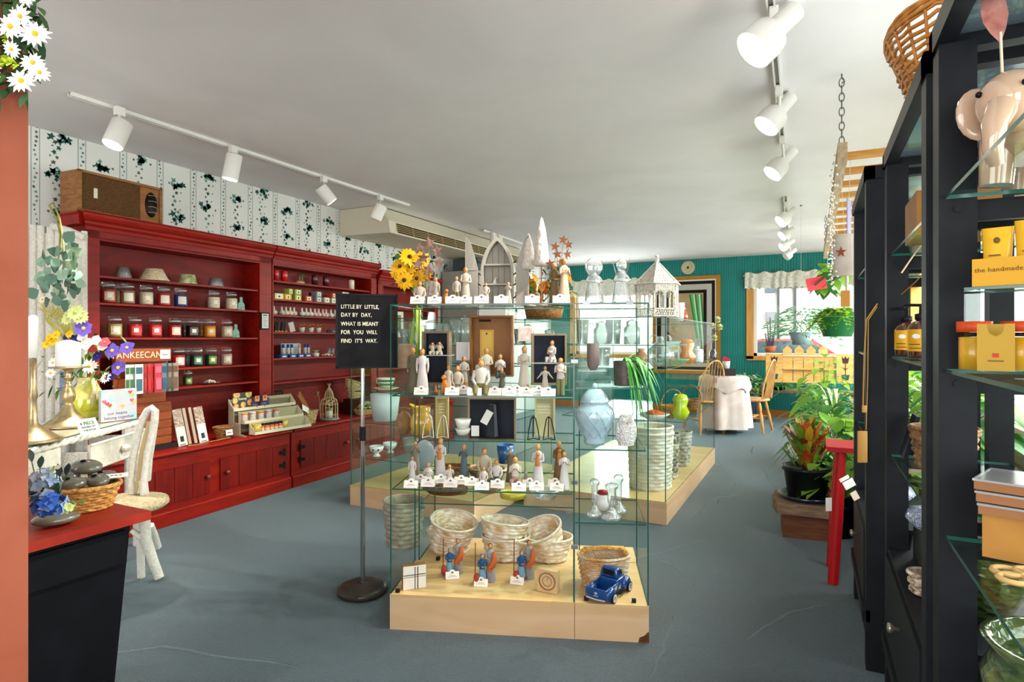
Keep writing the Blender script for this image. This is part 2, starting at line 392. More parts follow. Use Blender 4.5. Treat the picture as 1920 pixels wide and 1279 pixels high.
# parked red car outside the rear window
car = thing('parked_car', 'red car parked outside the rear window', 'car', (0, 0, 0))
RED = M('#c2323c', .25, coat=.6); p = Vy(1440, 650, 13.6)
mb = MB(); cx_ = p.x + .1; zg = -.12; prof = [(-2.1, .35), (-2.05, .75), (-1.2, .95), (-.6, 1.38), (.7, 1.42), (1.3, 1.0), (2.1, .9), (2.2, .4)]
vs = []
for yy_ in (13.0, 14.6):
    for (x, z) in prof: vs.append((cx_ + x, yy_ + (.12 if z > 1 else 0) * (1 if yy_ < 14 else -1), zg + z))
n = len(prof); mb.add(vs, [tuple(range(n)), tuple(range(n, 2 * n))[::-1]] + [(i, (i + 1) % n, (i + 1) % n + n, i + n) for i in range(n)], RED); mb.build('body', car)
mb = MB(); mb.add([(cx_ - 1.05, 12.99, zg + 1.02), (cx_ - .55, 13.1, zg + 1.34), (cx_ + .65, 13.1, zg + 1.38), (cx_ + 1.1, 12.99, zg + 1.04)], [(0, 3, 2, 1)], M('#3a3f48', .1)); mb.build('side_window', car)
for sx_ in (-1.35, 1.4):
    mb = MB(); mb.tube([(cx_ + sx_, 12.95, zg + .32), (cx_ + sx_, 13.2, zg + .32)], .32, M('#1c1c1e', .7), 18); mb.build('wheel', car)

# coral column at the left edge
COR = M('#96503a', .75, name='coral_paint', noise=('#8a4530', 5), bump=('noise', 60, .15, .004))
mb = MB(); pc = D(53, 600, 1.12); mb.bb(pc.x - 1.0, pc.x, pc.y - .3, pc.y, 0, HC, COR); struct(mb, 'wall_stub'); COL = pc

# heater / air unit high on the left wall
y0_ = Vx(637, 419, WL).y; pa = Vy(707, 389, y0_); pb = Vy(728, 412, y0_); pc_ = Vy(732, 436, y0_); zl = Vx(636, 442, WL).z
ye = Vx(812, 440, WL).y + 1.6
CRM = M('#ddd5bf', .5, name='cream_metal')
hv = thing('air_unit', 'long cream ceiling air unit with a slatted brown grille above the red cabinets', 'air conditioner', (0, 0, 0))
mb = MB(); pr = [(WL, HC - .004), (pa.x, HC - .004), (pb.x, pb.z), (pc_.x, pc_.z), (WL, zl)]
n = 5; vs = [(x, y0_, z) for x, z in pr] + [(x, ye, z) for x, z in pr]
mb.add(vs, [tuple(range(n)), tuple(range(n, 2 * n))[::-1]] + [(i, i + n, (i + 1) % n + n, (i + 1) % n) for i in range(n)], CRM)
mb.build('housing', hv)
GR = M('#3b2f1e', .6); GO = M('#c9b27a', .4, .3)
d_ = Vector((pc_.x - pb.x, 0, pc_.z - pb.z)); nrm = Vector((-d_.z, 0, d_.x)).normalized()
if nrm.x < 0: nrm = -nrm
def hp(a, y): return Vector((pb.x, y, pb.z)) + d_ * a
mb = MB(); ys, ye2 = y0_ + .12, ye - .1
mb.add([hp(.12, ys) + nrm * .003, hp(.88, ys) + nrm * .003, hp(.88, ye2) + nrm * .003, hp(.12, ye2) + nrm * .003], [(0, 1, 2, 3)], GR); mb.build('grille_opening', hv)
mb = MB()
for a in (.3, .45, .6, .75): mb.tube([hp(a, ys) + nrm * .008, hp(a, ye2) + nrm * .008], .0035, GO, 5)
for i in range(12): mb.tube([hp(.12, ys + (ye2 - ys) * i / 11) + nrm * .006, hp(.88, ys + (ye2 - ys) * i / 11) + nrm * .006], .003, GO, 4)
mb.build('grille_slats', hv)
mb = MB(); mb.tube([(pa.x + .002, y0_, HC - .006), (pa.x + .002, ye, HC - .006)], .004, GR, 5); mb.build('seam', hv)

# ---------------------------------------------------------------- track lights
TRK = M('#e6e4de', .35, name='track_white')
LAMP = M('#fff3d8', .5, name='lamp_glow', emit=14)
def track(a, b, lab):
    t = thing('lighting_track', lab, 'track light rail', (0, 0, 0)); mb = MB()
    a = Vector(a); b = Vector(b); d = (b - a).normalized(); s_ = Vector((-d.y, d.x, 0)) * .018
    for sg in (-1, 1):
        c = (a + b) / 2 + s_ * sg * .75; mb.box((c.x, c.y, HC - .012), (.008, (b - a).length, .022), TRK, rz=math.atan2(-d.x, d.y))
    c = (a + b) / 2; mb.box((c.x, c.y, HC - .004), (.03, (b - a).length, .006), M('#9c9a94', .4), rz=math.atan2(-d.x, d.y)); mb.build('rail', t)
    return t
track(G(130, 172, HC), G(766, 383, HC), 'long white lighting rail above the red cabinets')
track(G(905, 430, HC), G(985, 458, HC), 'short white lighting rail beyond the air unit')
track(G(1440, -60, HC), G(1468, 268, HC), 'near white lighting rail over the right aisle')
track(G(1473, 368, HC), G(1477, 455, HC), 'far white lighting rail over the right aisle')
def spot_light(root, B, dirn, power, ang=70):
    l = bpy.data.lights.new('spot_bulb', 'SPOT'); l.energy = power * 3.2; l.spot_size = math.radians(ang); l.spot_blend = .6; l.color = (1, .93, .82); l.shadow_soft_size = .03
    o = bpy.data.objects.new('bulb_light', l); SC.collection.objects.link(o); o.location = B + dirn * .012
    o.rotation_euler = dirn.to_track_quat('-Z', 'Y').to_euler(); o.parent = root
def can(px0, py0, px1, py1, r, stem, lab, lit, Ytop, dY=0.0, power=14):
    A = D(px0, py0, Ytop); B = D(px1, py1, Ytop + dY); d = (B - A).normalized()
    t = thing('spotlight', lab, 'spotlight', (0, 0, 0), group=None)
    mb = MB(); mb.tube([A, A + d * .004, B], [r * .9, r, r], TRK, 20); mb.build('lamp_head', t)
    mb = MB(); s_ = G(stem[0], stem[1], HC - .02); mb.box((s_.x, s_.y, HC - .04), (.035, .05, .05), TRK); mb.tube([(s_.x, s_.y, HC - .06), A + d * r * 1.2], .008, TRK, 8); mb.build('stem', t)
    mb = MB(); mb.tube([B, B + d * .003], r * .86, LAMP if lit else M('#f3efe4', .4), 20); mb.build('lens', t)
    if lit: spot_light(t, B, d, power)
can(230, 230, 211, 272, .055, (224, 203), 'lit white tube spotlight nearest the coral column', True, 3.45, -.05, 30)
can(440, 290, 431, 336, .052, (437, 275), 'lit white tube spotlight pointing down over the bookcase', True, 4.05, .0, 22)  # lens glows and its spot lamp burns
can(600, 350, 622, 378, .05, (607, 332), 'white tube spotlight tilted right near the air unit', True, 4.7, .06, 22)
can(716, 385, 704, 411, .05, (713, 367), 'white tube spotlight in front of the air unit', False, 5.2, .0)
can(925, 442, 925, 462, .04, (925, 437), 'small white spotlight on the short far rail, left of its pair', False, 7.0)
can(936, 444, 936, 464, .04, (935, 441), 'small white spotlight on the short far rail, right of its pair', False, 7.2)
def bell(E, Mo, r, lab, Y, power, stem, lit=True, dY=0):
    A = D(*E, Y + dY); B = D(*Mo, Y); d = (B - A).normalized(); L = (B - A).length
    t = thing('bell_spotlight', lab, 'spotlight', (0, 0, 0))
    mb = MB(); mb.tube([A, A + d * .004, A + d * L * .45, A + d * L * .58, A + d * L * .7, B], [r * .45, r * .52, r * .52, r * .9, r, r * 1.0], TRK, 24); mb.build('lamp_head', t)
    mb = MB(); mb.tube([B - d * .002, B + d * .003], r * .9, LAMP if lit else M('#f3efe4', .4), 24); mb.build('lens', t)
    mb = MB(); s_ = G(stem[0], stem[1], HC - .02); mb.box((s_.x, s_.y, HC - .04), (.035, .07, .05), TRK); mb.tube([(s_.x, s_.y, HC - .06), A + d * L * .45], .009, TRK, 8); mb.build('arm', t)
    if lit: spot_light(t, B, d, power, 80)
bell((1492, 18), (1412, 95), .085, 'largest and nearest lit bell spotlight over the right aisle', 2.45, 40, (1452, 20))
bell((1484, 180), (1436, 237), .075, 'second bell spotlight over the right aisle', 3.35, 30, (1461, 165))
bell((1489, 280), (1448, 326), .07, 'third bell spotlight over the right aisle', 4.2, 26, (1467, 258))
bell((1492, 392), (1463, 416), .065, 'lit bell spotlight nearest on the far rail', 5.6, 24, (1474, 380))
bell((1488, 428), (1466, 443), .06, 'lit bell spotlight second on the far rail', 6.7, 20, (1476, 412))
bell((1488, 450), (1466, 464), .06, 'lit bell spotlight third on the far rail', 7.6, 18, (1477, 432))
bell((1492, 467), (1473, 482), .06, 'last bell spotlight on the far rail turned away', 8.2, 10, (1477, 446), False)
# ---------------------------------------------------------------- red cabinets along the left wall
CA = G(287.5, 993.3); CB = G(681, 873.7); CE = (CB - CA).normalized(); CN = Vector((-CE.y, CE.x, 0)); CRZ = math.atan2(-CE.x, CE.y)
def CAB(px, py, t):                                # (s along the cabinets, height) on the plane set t behind the base front
    r = ray(px, py); k = (CA.dot(CN) + t) / (r[0] * CN.x + r[1] * CN.y); p = Vector((r[0] * k, r[1] * k, 0)) - CA
    return p.dot(CE), H + r[2] * k
def CW(s, t, z): p = CA + CE * s + CN * t; return Vector((p.x, p.y, z))
def CP(px, t, z): return CW(CAB(px, 600, t)[0], t, z)
RD = M('#7c1008', .42, name='red_stained_pine', wood=('#98190c', 2.2, (8, 1, 8)))
RD2 = M('#660b05', .42, name='red_stained_panel', wood=('#7c1208', 2.2, (8, 8, 1))); RDK = M('#6a100b', .5, name='red_dark_back', wood=('#82170f', 2, (1, 1, 5)))
KN = M('#6f2a1d', .3, coat=.5); IRON = M('#1f1b1b', .5, .5); TF = .22; TB = .425; ZC = .512
def cabinet(s0, s1, zt, shelves, sL, sR, doors, base_end, lab, lab2):
    t = thing('display_hutch', lab, 'hutch', CW(s0, 0, 0), CRZ)      # local x: away from the wall, local y: along it
    L = s1 - s0; mb = MB(); X = lambda t_: -t_
    mb.bb(X(.43), 0, 0, base_end - s0, .02, ZC - .03, RD); mb.build('base_cabinet', t)
    mb = MB(); mb.bb(0, .022, 0, base_end - s0, 0, .085, RD); mb.tube([(.008, 0, .088), (.008, base_end - s0, .088)], .014, RD, 8); mb.build('plinth', t)
    mb = MB(); mb.bb(X(.43), .025, 0, base_end - s0, ZC - .03, ZC, RD); mb.tube([(.025, 0, ZC - .015), (.025, base_end - s0, ZC - .015)], .014, RD, 8); mb.build('countertop', t)
    for (a, b, z0, z1, kn, hinge) in doors:
        a -= s0; b -= s0; mb = MB(); n = 4
        for i in range(n):
            y0 = a + (b - a) * i / n; y1 = a + (b - a) * (i + 1) / n; mb.box((.006, (y0 + y1) / 2, (z0 + z1) / 2), (.014, y1 - y0 - .004, z1 - z0), RD2)
        d = mb.build('door', t)
        mb = MB(); k = MB(); yk = kn - s0; k.lathe([(0, 0), (.008, 0), (.007, .012), (.016, .022), (.017, .03), (.010, .037), (0, .038)], KN, 12)
        o = k.build('knob', d); o.location = (.013, yk, (z0 + z1) / 2 + .01); o.rotation_euler = (0, PI / 2, 0)
        if hinge is not None:
            for zz in (z1 - .06, z0 + .07):
                h = MB(); h.box((.015, hinge - s0, zz), (.008, .018, .06), IRON); h.box((.016, hinge - s0 + .03 * (1 if hinge < kn else -1), zz), (.006, .05, .03), IRON); h.build('hinge', d)
    # bookcase
    mb = MB(); mb.bb(X(TB + .006), X(TB), 0, L, ZC, zt, RDK)
    n = 5
    for i in range(1, n): mb.bb(X(TB), X(TB) + .002, 0, L, ZC + (zt - ZC) * i / n - .002, ZC + (zt - ZC) * i / n + .002, RD2)
    mb.build('back_panel', t)
    for nm, a, b in (('stile', 0, sL - s0), ('stile', sR - s0, L)):
        mb = MB(); mb.bb(X(TF + .02), X(TF), a, b, ZC, zt, RD); mb.build(nm, t)
    for a in (sL - s0 - .02, sR - s0):
        mb = MB(); mb.bb(X(TB), X(TF + .02), a, a + .02, ZC, zt, RD); mb.build('side_panel', t)
    for a in (0, L - .02): mb = MB(); mb.bb(X(TB), X(TF + .02), a, a + .02, ZC, zt, RD); mb.build('outer_side', t)
    zc = zt - .11
    mb = MB(); mb.bb(X(TB), X(TF), 0, L, zc - .05, zc, RD); mb.bb(X(TB), X(TF), sL - s0, sR - s0, zc - .06, zc - .04, RD)
    pr = [(0, 0), (.015, 0), (.02, .02), (.035, .035), (.035, .05), (.05, .065), (.06, .085), (.06, .1), (.068, .11), (0, .11)]
    ya, yb = -.0, L; vs = [(X(TF) + x, ya - x * (.95 if s0 < 0 else 0), zc + z) for x, z in pr] + [(X(TF) + x, yb, zc + z) for x, z in pr]; n = len(pr)
    mb.add(vs, [(i, i + n, (i + 1) % n + n, (i + 1) % n) for i in range(n)] + [tuple(range(n)), tuple(range(n, 2 * n))[::-1]], RD)
    mb.bb(X(TB), X(TF), -.06 if s0 < 0 else 0, L, zt - .012, zt, RD)
    if s0 < 0: mb.bb(X(TB), X(TF), -.05, 0, zc + .03, zt, RD)
    mb.build('cornice', t)
    for z in shelves:
        mb = MB(); mb.bb(X(TB), X(TF + .015), sL - s0, sR - s0, z - .014, z, RD); mb.build('shelf', t)
    return t
zc1 = lambda px, py, t=TF: CAB(px, py, t)[1]
S1L, S1R = CAB(163, 500, TF)[0], CAB(509, 500, TF)[0]
dz0, dz1 = CAB(411, 919, 0)[1], CAB(411, 860, 0)[1]
U1 = [zc1(187, 516), zc1(187, 567), zc1(187, 633), zc1(480, 683), .93]
cabinet(S1L, S1R, 2.115, U1, CAB(187, 500, TF)[0], CAB(487, 500, TF)[0],
        [(CAB(282, 880, 0)[0] - .12, CAB(392, 880, 0)[0], dz0, dz1, CAB(389, 880, 0)[0] - .02, None), (CAB(411, 880, 0)[0], CAB(538, 880, 0)[0], dz0, dz1, CAB(421, 880, 0)[0], CAB(531, 880, 0)[0])],
        CAB(543, 880, 0)[0], 'tall red-stained hutch full of jar candles, speaker box on top', '')
S2L, S2R = S1R + .012, CAB(706, 500, TF)[0]
U2 = [zc1(512.5, y) for y in (525, 559.6, 590, 622.6, 672.5)] + [.90]
cabinet(S2L, S2R, 2.115, U2, CAB(513, 500, TF)[0], CAB(696, 500, TF)[0],
        [(CAB(562, 840, 0)[0], CAB(653, 840, 0)[0], dz0 + .01, dz1 + .01, CAB(646, 840, 0)[0], CAB(559, 840, 0)[0] + .01), (CAB(660, 840, 0)[0], CAB(720, 840, 0)[0], dz0 + .01, dz1 + .01, CAB(666, 840, 0)[0], None)],
        S2R, 'red-stained hutch behind the black letter board, small gifts on its shelves', '')
S3L, S3R = S2R + .03, S2R + 1.3
TB3 = TB; TB = .40
cabinet(S3L, S3R, 2.06, [1.65, 1.3, .95], S3L + .09, S3R - .09, [(S3L + .1, S3L + .6, dz0, dz1, S3L + .55, S3L + .11)], S3R, 'farthest red-stained hutch, half hidden by the yellow sunflowers', '')
TB = TB3

# speaker on top
p = CP(135, TF + .02, 2.117)
sp = thing('stereo_speaker', 'brown wooden speaker cabinet lying on top of the tall red hutch', 'speaker', CW(CAB(166, 380, TF)[0] - .06, TF + .0, 2.117), CRZ)
SPW = M('#9a6a3c', .5, name='walnut_veneer', wood=('#7d4f2a', 5, (2, .4, 8))); Ls = CAB(307, 380, TF)[0] - CAB(166, 380, TF)[0] + .05; hs = .27
mb = MB(); mb.bb(-.2, -.02, 0, Ls, 0, hs, SPW)
for a in ((-.02, 0, 0, .02, 0, hs), (-.02, 0, Ls - .02, Ls, 0, hs), (-.02, 0, 0, Ls, 0, .016), (-.02, 0, 0, Ls, hs - .016, hs)): mb.bb(*a, SPW)
mb.build('cabinet', sp)
mb = MB(); mb.bb(-.02, -.008, .022, Ls * .72, .018, hs - .018, M('#4a3018', .95, noise=('#6a4a28', 160), bump=('noise', 400, .8, .003))); mb.build('grille_cloth', sp)
mb = MB(); mb.bb(-.02, -.010, Ls * .72, Ls - .02, .018, hs - .018, M('#9b6534', .5, wood=('#84522a', 6, (1, 1, 6)))); mb.build('panel', sp)
mb = MB(); mb.ball((-.008, Ls * .86, hs * .5), (.02, .045, .09), M('#17130f', .3), 16, 10)
for i in range(4): mb.tube([(.012, Ls * .86 - .035, hs * .5 - .06 + i * .04), (.016, Ls * .86, hs * .5 - .055 + i * .04), (.012, Ls * .86 + .035, hs * .5 - .06 + i * .04)], .003, M('#8a7f70', .4), 5)
mb.build('horn', sp)
mb = MB(); mb.bb(-.008, -.004, Ls * .17, Ls * .21, hs * .38, hs * .62, M('#d8d2c0', .4)); mb.build('badge', sp)

# ---------------------------------------------------------------- jar candles
LBL = M('#efe9da', .5); LBL2 = M('#c8a98a', .5, noise=('#f0e4d0', 90))
def jar(col, labcol, label, loc, rz, r=.047, h=.106, group='jar candles in the tall red hutch', big=False, name='jar_candle'):
    t = thing(name, label, 'candle', loc, rz, group); k = r / .049; hh = h
    mb = MB(); mb.lathe([(0, .004), (r * .93, .004), (r * .95, .01), (r * .95, hh * .84), (r * .9, hh * .86), (0, hh * .86)], M(col, .35, coat=.3), 20); mb.build('wax', t)
    mb = MB(); mb.lathe([(r * .9, 0), (r, .008), (r, hh * .86), (r * .82, hh), (r * .82, hh + .016)], JARG, 20); mb.build('glass', t)
    mb = MB(); z = hh + .014
    mb.lathe([(r * .98, z), (r * 1.0, z + .008), (r * .86, z + .02), (r * .92, z + .026), (r * .7, z + .036), (0, z + .039)], JARG, 18)
    mb.lathe([(r * .84, z - .004), (r * .9, z + .002), (r * .84, z + .006)], M('#cfd2cf', .2, alpha=.6), 18); mb.build('lid', t)
    if labcol:
        mb = MB(); n = 8; a0, a1 = -PI / 2 - .62, -PI / 2 + .62; vs = []
        for i in range(n + 1):
            a = a0 + (a1 - a0) * i / n
            for z in (hh * .18, hh * .72): vs.append(((r + .0008) * math.cos(a), (r + .0008) * math.sin(a), z))
        mb.add(vs, [(2 * i, 2 * i + 2, 2 * i + 3, 2 * i + 1) for i in range(n)], labcol, True)
        vs = []
        for i in range(n + 1):
            a = a0 * .5 - PI / 4 + (a1 - a0) * .5 * i / n
            for z in (hh * .34, hh * .6): vs.append(((r + .0014) * math.cos(a), (r + .0014) * math.sin(a), z))
        mb.add(vs, [(2 * i, 2 * i + 2, 2 * i + 3, 2 * i + 1) for i in range(n)], LBL, True); mb.build('paper_label', t)
    return t
JZ = PI / 2 - .35
rows = [(1, [(203, '#c4352b', LBL2, 'red jar candle at the left end of the upper jar shelf'), (223, '#a99356', None, 'gold jar candle peeking out behind the red and tan jars', .35), (239, '#a97d5e', LBL, 'tan brown jar candle with a white label, upper jar shelf'),
             (274, '#e0d3b4', LBL2, 'ivory jar candle with a coffee picture label between tan and red'), (307, '#cb2420', LBL, 'bright red jar candle with white label beside the blue one'), (339, '#274c94', LBL, 'blue jar candle with white label on the upper jar shelf'),
             (401, '#e6d9bb', LBL2, 'cream jar candle left of its twin on the upper jar shelf'), (434, '#e8dcb8', LBL2, 'cream jar candle right of its twin beside the teal tag')]),
        (2, [(215, '#a08c45', LBL2, 'olive gold jar candle at the left of the middle jar shelf'), (253, '#b3141c', M('#c94a48', .5), 'crimson jar candle first after the olive one'), (291, '#b5141c', M('#d0605c', .5), 'crimson jar candle second after the olive one'),
             (328, '#a8141a', LBL2, 'crimson jar candle with a fruit label third after the olive one'), (346, '#14222c', None, 'dark blue jar candle half hidden behind a crimson one', .36), (361, '#23090d', M('#6a6a6a', .5), 'black cherry dark jar candle left of the orange one'),
             (378, '#a8521a', None, 'brown orange jar candle hidden behind the orange one', .36), (393, '#e58a14', M('#f0b050', .5), 'orange jar candle on the middle jar shelf'), (425, '#c8b08a', LBL2, 'beige speckled jar candle beside the lower teal tag')]),
        (3, [(233, '#22384e', None, 'slate blue jar candle behind the purple pansies'), (263, '#243a58', None, 'navy jar candle above the start of the wooden sign'), (302, '#202e40', None, 'dark slate jar candle above the middle of the wooden sign'),
             (335, '#b01c2a', LBL2, 'red jar candle just right of the wooden sign'), (350, '#10232a', None, 'blackish blue jar candle tucked behind the green ones', .36), (369, '#11302a', M('#5d8a6a', .5), 'dark green jar candle left of its green twin'),
             (396, '#0e3a22', M('#7a9a3a', .5), 'deep green jar candle with a lime label'), (424, '#c79b98', LBL2, 'dusty pink jar candle at the right of the lowest jar shelf')])]
for k, row in rows:
    for it in row:
        tt = it[4] if len(it) > 4 else .29
        jar(it[1], it[2], it[3], CP(it[0], tt, U1[k] + .0005), JZ, .047)
# small green jars low on the side shelf
jar('#2f5a22', M('#7aa04a', .5), 'small green jar candle beside the hanging fresheners', CP(352, .33, .931), JZ, .036, .08)
def shade(px, t, z, r0, r1, h, mat, label, flute=None):
    o = thing('jar_topper', label, 'candle shade', CP(px, t, z), JZ, 'candle shades on the top shelf')
    mb = MB(); mb.lathe([(r0, 0), (r1, h), (r1 * .94, h), (r0 * .96, .001)], mat, 28, flute=flute); mb.lathe([(r0, -.001 + .001), (r0 * 1.02, .004), (r0, .008)], mat, 28); mb.build('shell', o); return o
shade(231, .28, U1[0], .05, .035, .075, CRYS, 'clear fluted glass candle shade left on the top shelf', (12, .08))
shade(289, .28, U1[0], .098, .055, .085, M('#cdb98f', .8, noise=('#efe2c4', 60), bump=('voronoi', 90, .6, .004)), 'beige beaded candle shade on the top shelf')
shade(352, .28, U1[0], .066, .05, .07, M('#d8d4b0', .5, noise=('#7c9a4a', 30)), 'cream and green leaf candle shade on the top shelf')
shade(405, .28, U1[0], .06, .045, .066, CRYS, 'clear crackle glass candle shade right on the top shelf', (14, .05))
TEAL = M('#5f9a90', .6, noise=('#a8cfc0', 60))
for i, (px, k, lb) in enumerate([(452, 1, 'teal bottle-shaped card at the end of the upper jar shelf'), (442, 2, 'teal bottle-shaped card at the end of the middle jar shelf')]):
    mb = MB(); n = [(-.035, 0), (.035, 0), (.03, .05), (.014, .07), (.012, .11), (-.012, .11), (-.014, .07), (-.03, .05)]
    vs = [(x, -.004, z) for x, z in n] + [(x, .004, z) for x, z in n]; m_ = len(n)
    mb.add(vs, [tuple(range(m_)), tuple(range(m_, 2 * m_))[::-1]] + [(i_, (i_ + m_), (i_ + 1) % m_ + m_, (i_ + 1) % m_) for i_ in range(m_)], TEAL)
    mb.build('bottle_card', None, CP(px, .30, U1[k] + .001), JZ + .3, (lb, 'card', 'teal bottle cards'))
# small dish with pearls
dsh = thing('potpourri_dish', 'small silver dish of white pieces on the low side shelf', 'dish', CP(393, .30, .931), 0)
mb = MB(); mb.lathe([(0, .003), (.04, .003), (.075, .012), (.078, .014), (.04, .0), (.0, 0)], M('#c8c4bc', .3, .4), 20); mb.build('plate', dsh)
mb = MB()
for i in range(26): a = rnd.uniform(0, 6.3); q = rnd.uniform(0, .045); mb.ball((q * math.cos(a), q * math.sin(a), .013 + .018 * (1 - q / .05)), .008, M('#ddd3c0', .5), 8, 5)
mb.build('pieces', dsh)['kind'] = 'stuff'

# wooden freshener rack with a lettered sign
RKW = M('#a5552c', .5, name='rack_wood', wood=('#8f4524', 5, (1, 1, 6)))
rs0, rs1 = CAB(225, 600, .13)[0], CAB(323, 780, .13)[0]
rk = thing('freshener_rack', 'orange wood countertop rack with a lettered sign and hanging air fresheners', 'display rack', CW(rs0, .13, ZC), CRZ)
Lr = rs1 - rs0; zs = 1.3 - (655 - HY) / F * dist(CP(300, .13, 0)) - ZC
mb = MB(); mb.bb(-.088, .02, .08, Lr + .05, 0, .03, M('#2b2826', .6)); mb.build('base', rk)
mb = MB(); mb.bb(-.085, -.02, .08, Lr, .03, zs - .38, RKW)
for i in range(5): z0 = .035 + i * (zs - .42) / 5; mb.bb(-.02, -.008, .08, Lr - .0, z0, z0 + (zs - .42) / 5 - .008, RKW)
mb.build('slatted_front', rk)
mb = MB(); mb.bb(-.085, -.07, 0, Lr, zs - .40, zs, RKW); mb.build('back_board', rk)
mb = MB(); mb.bb(-.03, -.012, -.02, Lr + .0, zs - .085, zs + .005, RKW); sg = mb.build('sign_board', rk)
text('YANKEECAND', .062, M('#f0dcb8', .5), 'sign_lettering', sg, (-.0105, (Lr - .02) / 2 - .03, zs - .04), (PI / 2, 0, PI / 2), .0006, sx=.95)
mb = MB(); mb.bb(-.0095, -.008, Lr - .085, Lr - .01, zs - .07, zs - .005, M('#f2eee8', .6)); mb.bb(-.008, -.0075, Lr - .07, Lr - .03, zs - .045, zs - .038, M('#c9506a', .6)); mb.build('price_card', rk)
for i in range(3):
    mb = MB(); mb.tube([(-.07, .06 + i * .1, zs - .11), (.03, .06 + i * .1, zs - .11)], .002, M('#999999', .3, .8)); mb.build('peg', rk)
fr = [(238, '#dfe6de', '#3d6a3a', 'white'), (246, '#cfd8d0', '#476f3c', 'pale'), (253, '#c9d4d6', '#5d8a96', 'light'), (260, '#e6ecea', '#3f6a7c', 'white and blue'), (271, '#8a2424', '#b3332e', 'dark red'), (279, '#b2182a', '#d22', 'red'), (286, '#a8403a', '#c8282a', 'red brown'),
      (296, '#c8243e', '#d4647a', 'pink red'), (308, '#5d7482', '#33566e', 'slate'), (318, '#84776c', '#5a4a40', 'grey brown'), (327, '#9c8576', '#6f5040', 'tan')]
for i, (px, c1, c2, nm) in enumerate(fr):
    big = px in (260, 296, 318, 327, 308)
    t = thing('air_freshener', nm + ' carded air freshener hanging on the wooden rack, place %s' % ('left end', 'second', 'third', 'fourth', 'fifth', 'sixth', 'seventh', 'eighth', 'ninth', 'tenth', 'right end')[i], 'air freshener', CP(px, .105 - (.015 if big else -.0), ZC + zs - .30), CRZ + PI / 2, 'carded fresheners on the wooden rack')
    w_, h_ = (.055, .2) if big else (.026, .2)
    mb = MB(); mb.bb(-w_ / 2, w_ / 2, -.006, .0, 0, h_, M(c1, .35, coat=.6)); mb.build('card', t)
    mb = MB(); mb.bb(-w_ * .36, w_ * .36, -.010, -.0062, .02, h_ * .5, M(c2, .3, coat=.5)); mb.build('blister', t)
    mb = MB(); mb.bb(-w_ * .4, w_ * .4, -.008, -.0062, h_ * .68, h_ * .9, M(c2, .4)); mb.build('logo_panel', t)

# incense boxes leaning on the back
INC = M('#cdbfae', .5, noise=('#8d6e60', 70)); INW = M('#e9e4de', .5)
for i, (px, lb) in enumerate([(337, 'slim patterned incense box, left of the leaning pair'), (350, 'edge-on incense box stacked behind the left one'), (361, 'edge-on incense box stacked behind the right one'), (376, 'slim patterned incense box, right of the leaning pair')]):
    big = i in (0, 3); w_ = .062 if big else .02; h_ = .27
    t = thing('incense_box', lb, 'box', CP(px + 6, .1 + (0 if big else .02), ZC + .001), CRZ + PI / 2 - .35, 'leaning incense boxes')
    t.rotation_euler = (-.12, -.14, CRZ + PI / 2 - .35)
    mb = MB(); mb.bb(-w_ / 2, w_ / 2, -.012, .012, 0, h_, M('#b8a590', .5)); mb.build('carton', t)
    if big:
        mb = MB(); mb.bb(-w_ / 2, w_ / 2, -.0132, -.0121, h_ * .52, h_, INC); mb.build('pattern_panel', t)
        mb = MB(); mb.bb(-w_ / 2, w_ / 2, -.0132, -.0121, 0, h_ * .52, INW); mb.bb(-.012, .012, -.0140, -.0132, .03, .07, M('#2c3440', .5)); mb.bb(-.02, .02, -.0140, -.0132, .006, .012, M('#5a5048', .5)); mb.build('white_panel', t)
# ---------------------------------------------------------------- baskets, small wares on the red counter
def wicker(name_, c1, c2, sc=60): return M(c1, .7, name=name_, noise=(c2, sc), bump=('voronoi', (sc * 1.2, sc * 1.2, sc * 2.6), .9, .006))
WKB = wicker('brown_wicker', '#7a4f28', '#a97843'); WKH = wicker('honey_wicker', '#b07a3a', '#d9a860'); WKT = wicker('tan_wicker', '#a98658', '#d4b684'); WKW = wicker('whitewashed_splint', '#c8a87c', '#f2e9dc', 26)
def weave(mb, r0, r1, h, mat, sx=1, sy=1, rows=8, posts=24, rim=None, rr=None, sq=0, c=(0, 0, 0)):
    """real woven wall: wavy horizontal strands over upright stakes, with a rim"""
    def P(a, z, off=0):
        f = z / h; r = r0 + (r1 - r0) * f + off; ca, sa = math.cos(a), math.sin(a)
        if sq: m_ = max(abs(ca), abs(sa)); k = 1 / m_ * (1 - sq) + sq; ca *= k; sa *= k
        return Vector((c[0] + r * ca * sx, c[1] + r * sa * sy, c[2] + z))
    n = posts * 4; th = h / rows
    for j in range(rows):
        z = th * (j + .5); vs = []; fs = []
        for i in range(n):
            a = 2 * PI * i / n; o = math.sin(a * posts / 2 + (PI if j % 2 else 0)) * .0035
            vs += [P(a, z - th * .5, -.001), P(a, z - th * .12, .003 + o), P(a, z + th * .2, .003 + o), P(a, z + th * .5, -.001)]
        for i in range(n):
            k = (i + 1) % n
            for q in range(3): fs.append((i * 4 + q, k * 4 + q, k * 4 + q + 1, i * 4 + q + 1))
        mb.add(vs, fs, mat, True)
    seg = [P(2 * PI * i / 32, h) for i in range(32)]; mb.tube(seg, rr or .005, rim or mat, 6, closed=True)
    inner = [P(2 * PI * i / 32, .004, -.006) for i in range(32)]; mb.add(inner, [tuple(range(32))], mat)
    vs = [P(2 * PI * i / 32, .004, -.005) for i in range(32)] + [P(2 * PI * i / 32, h, -.005) for i in range(32)]
    mb.add(vs, [(i, i + 32, (i + 1) % 32 + 32, (i + 1) % 32) for i in range(32)], mat, True)
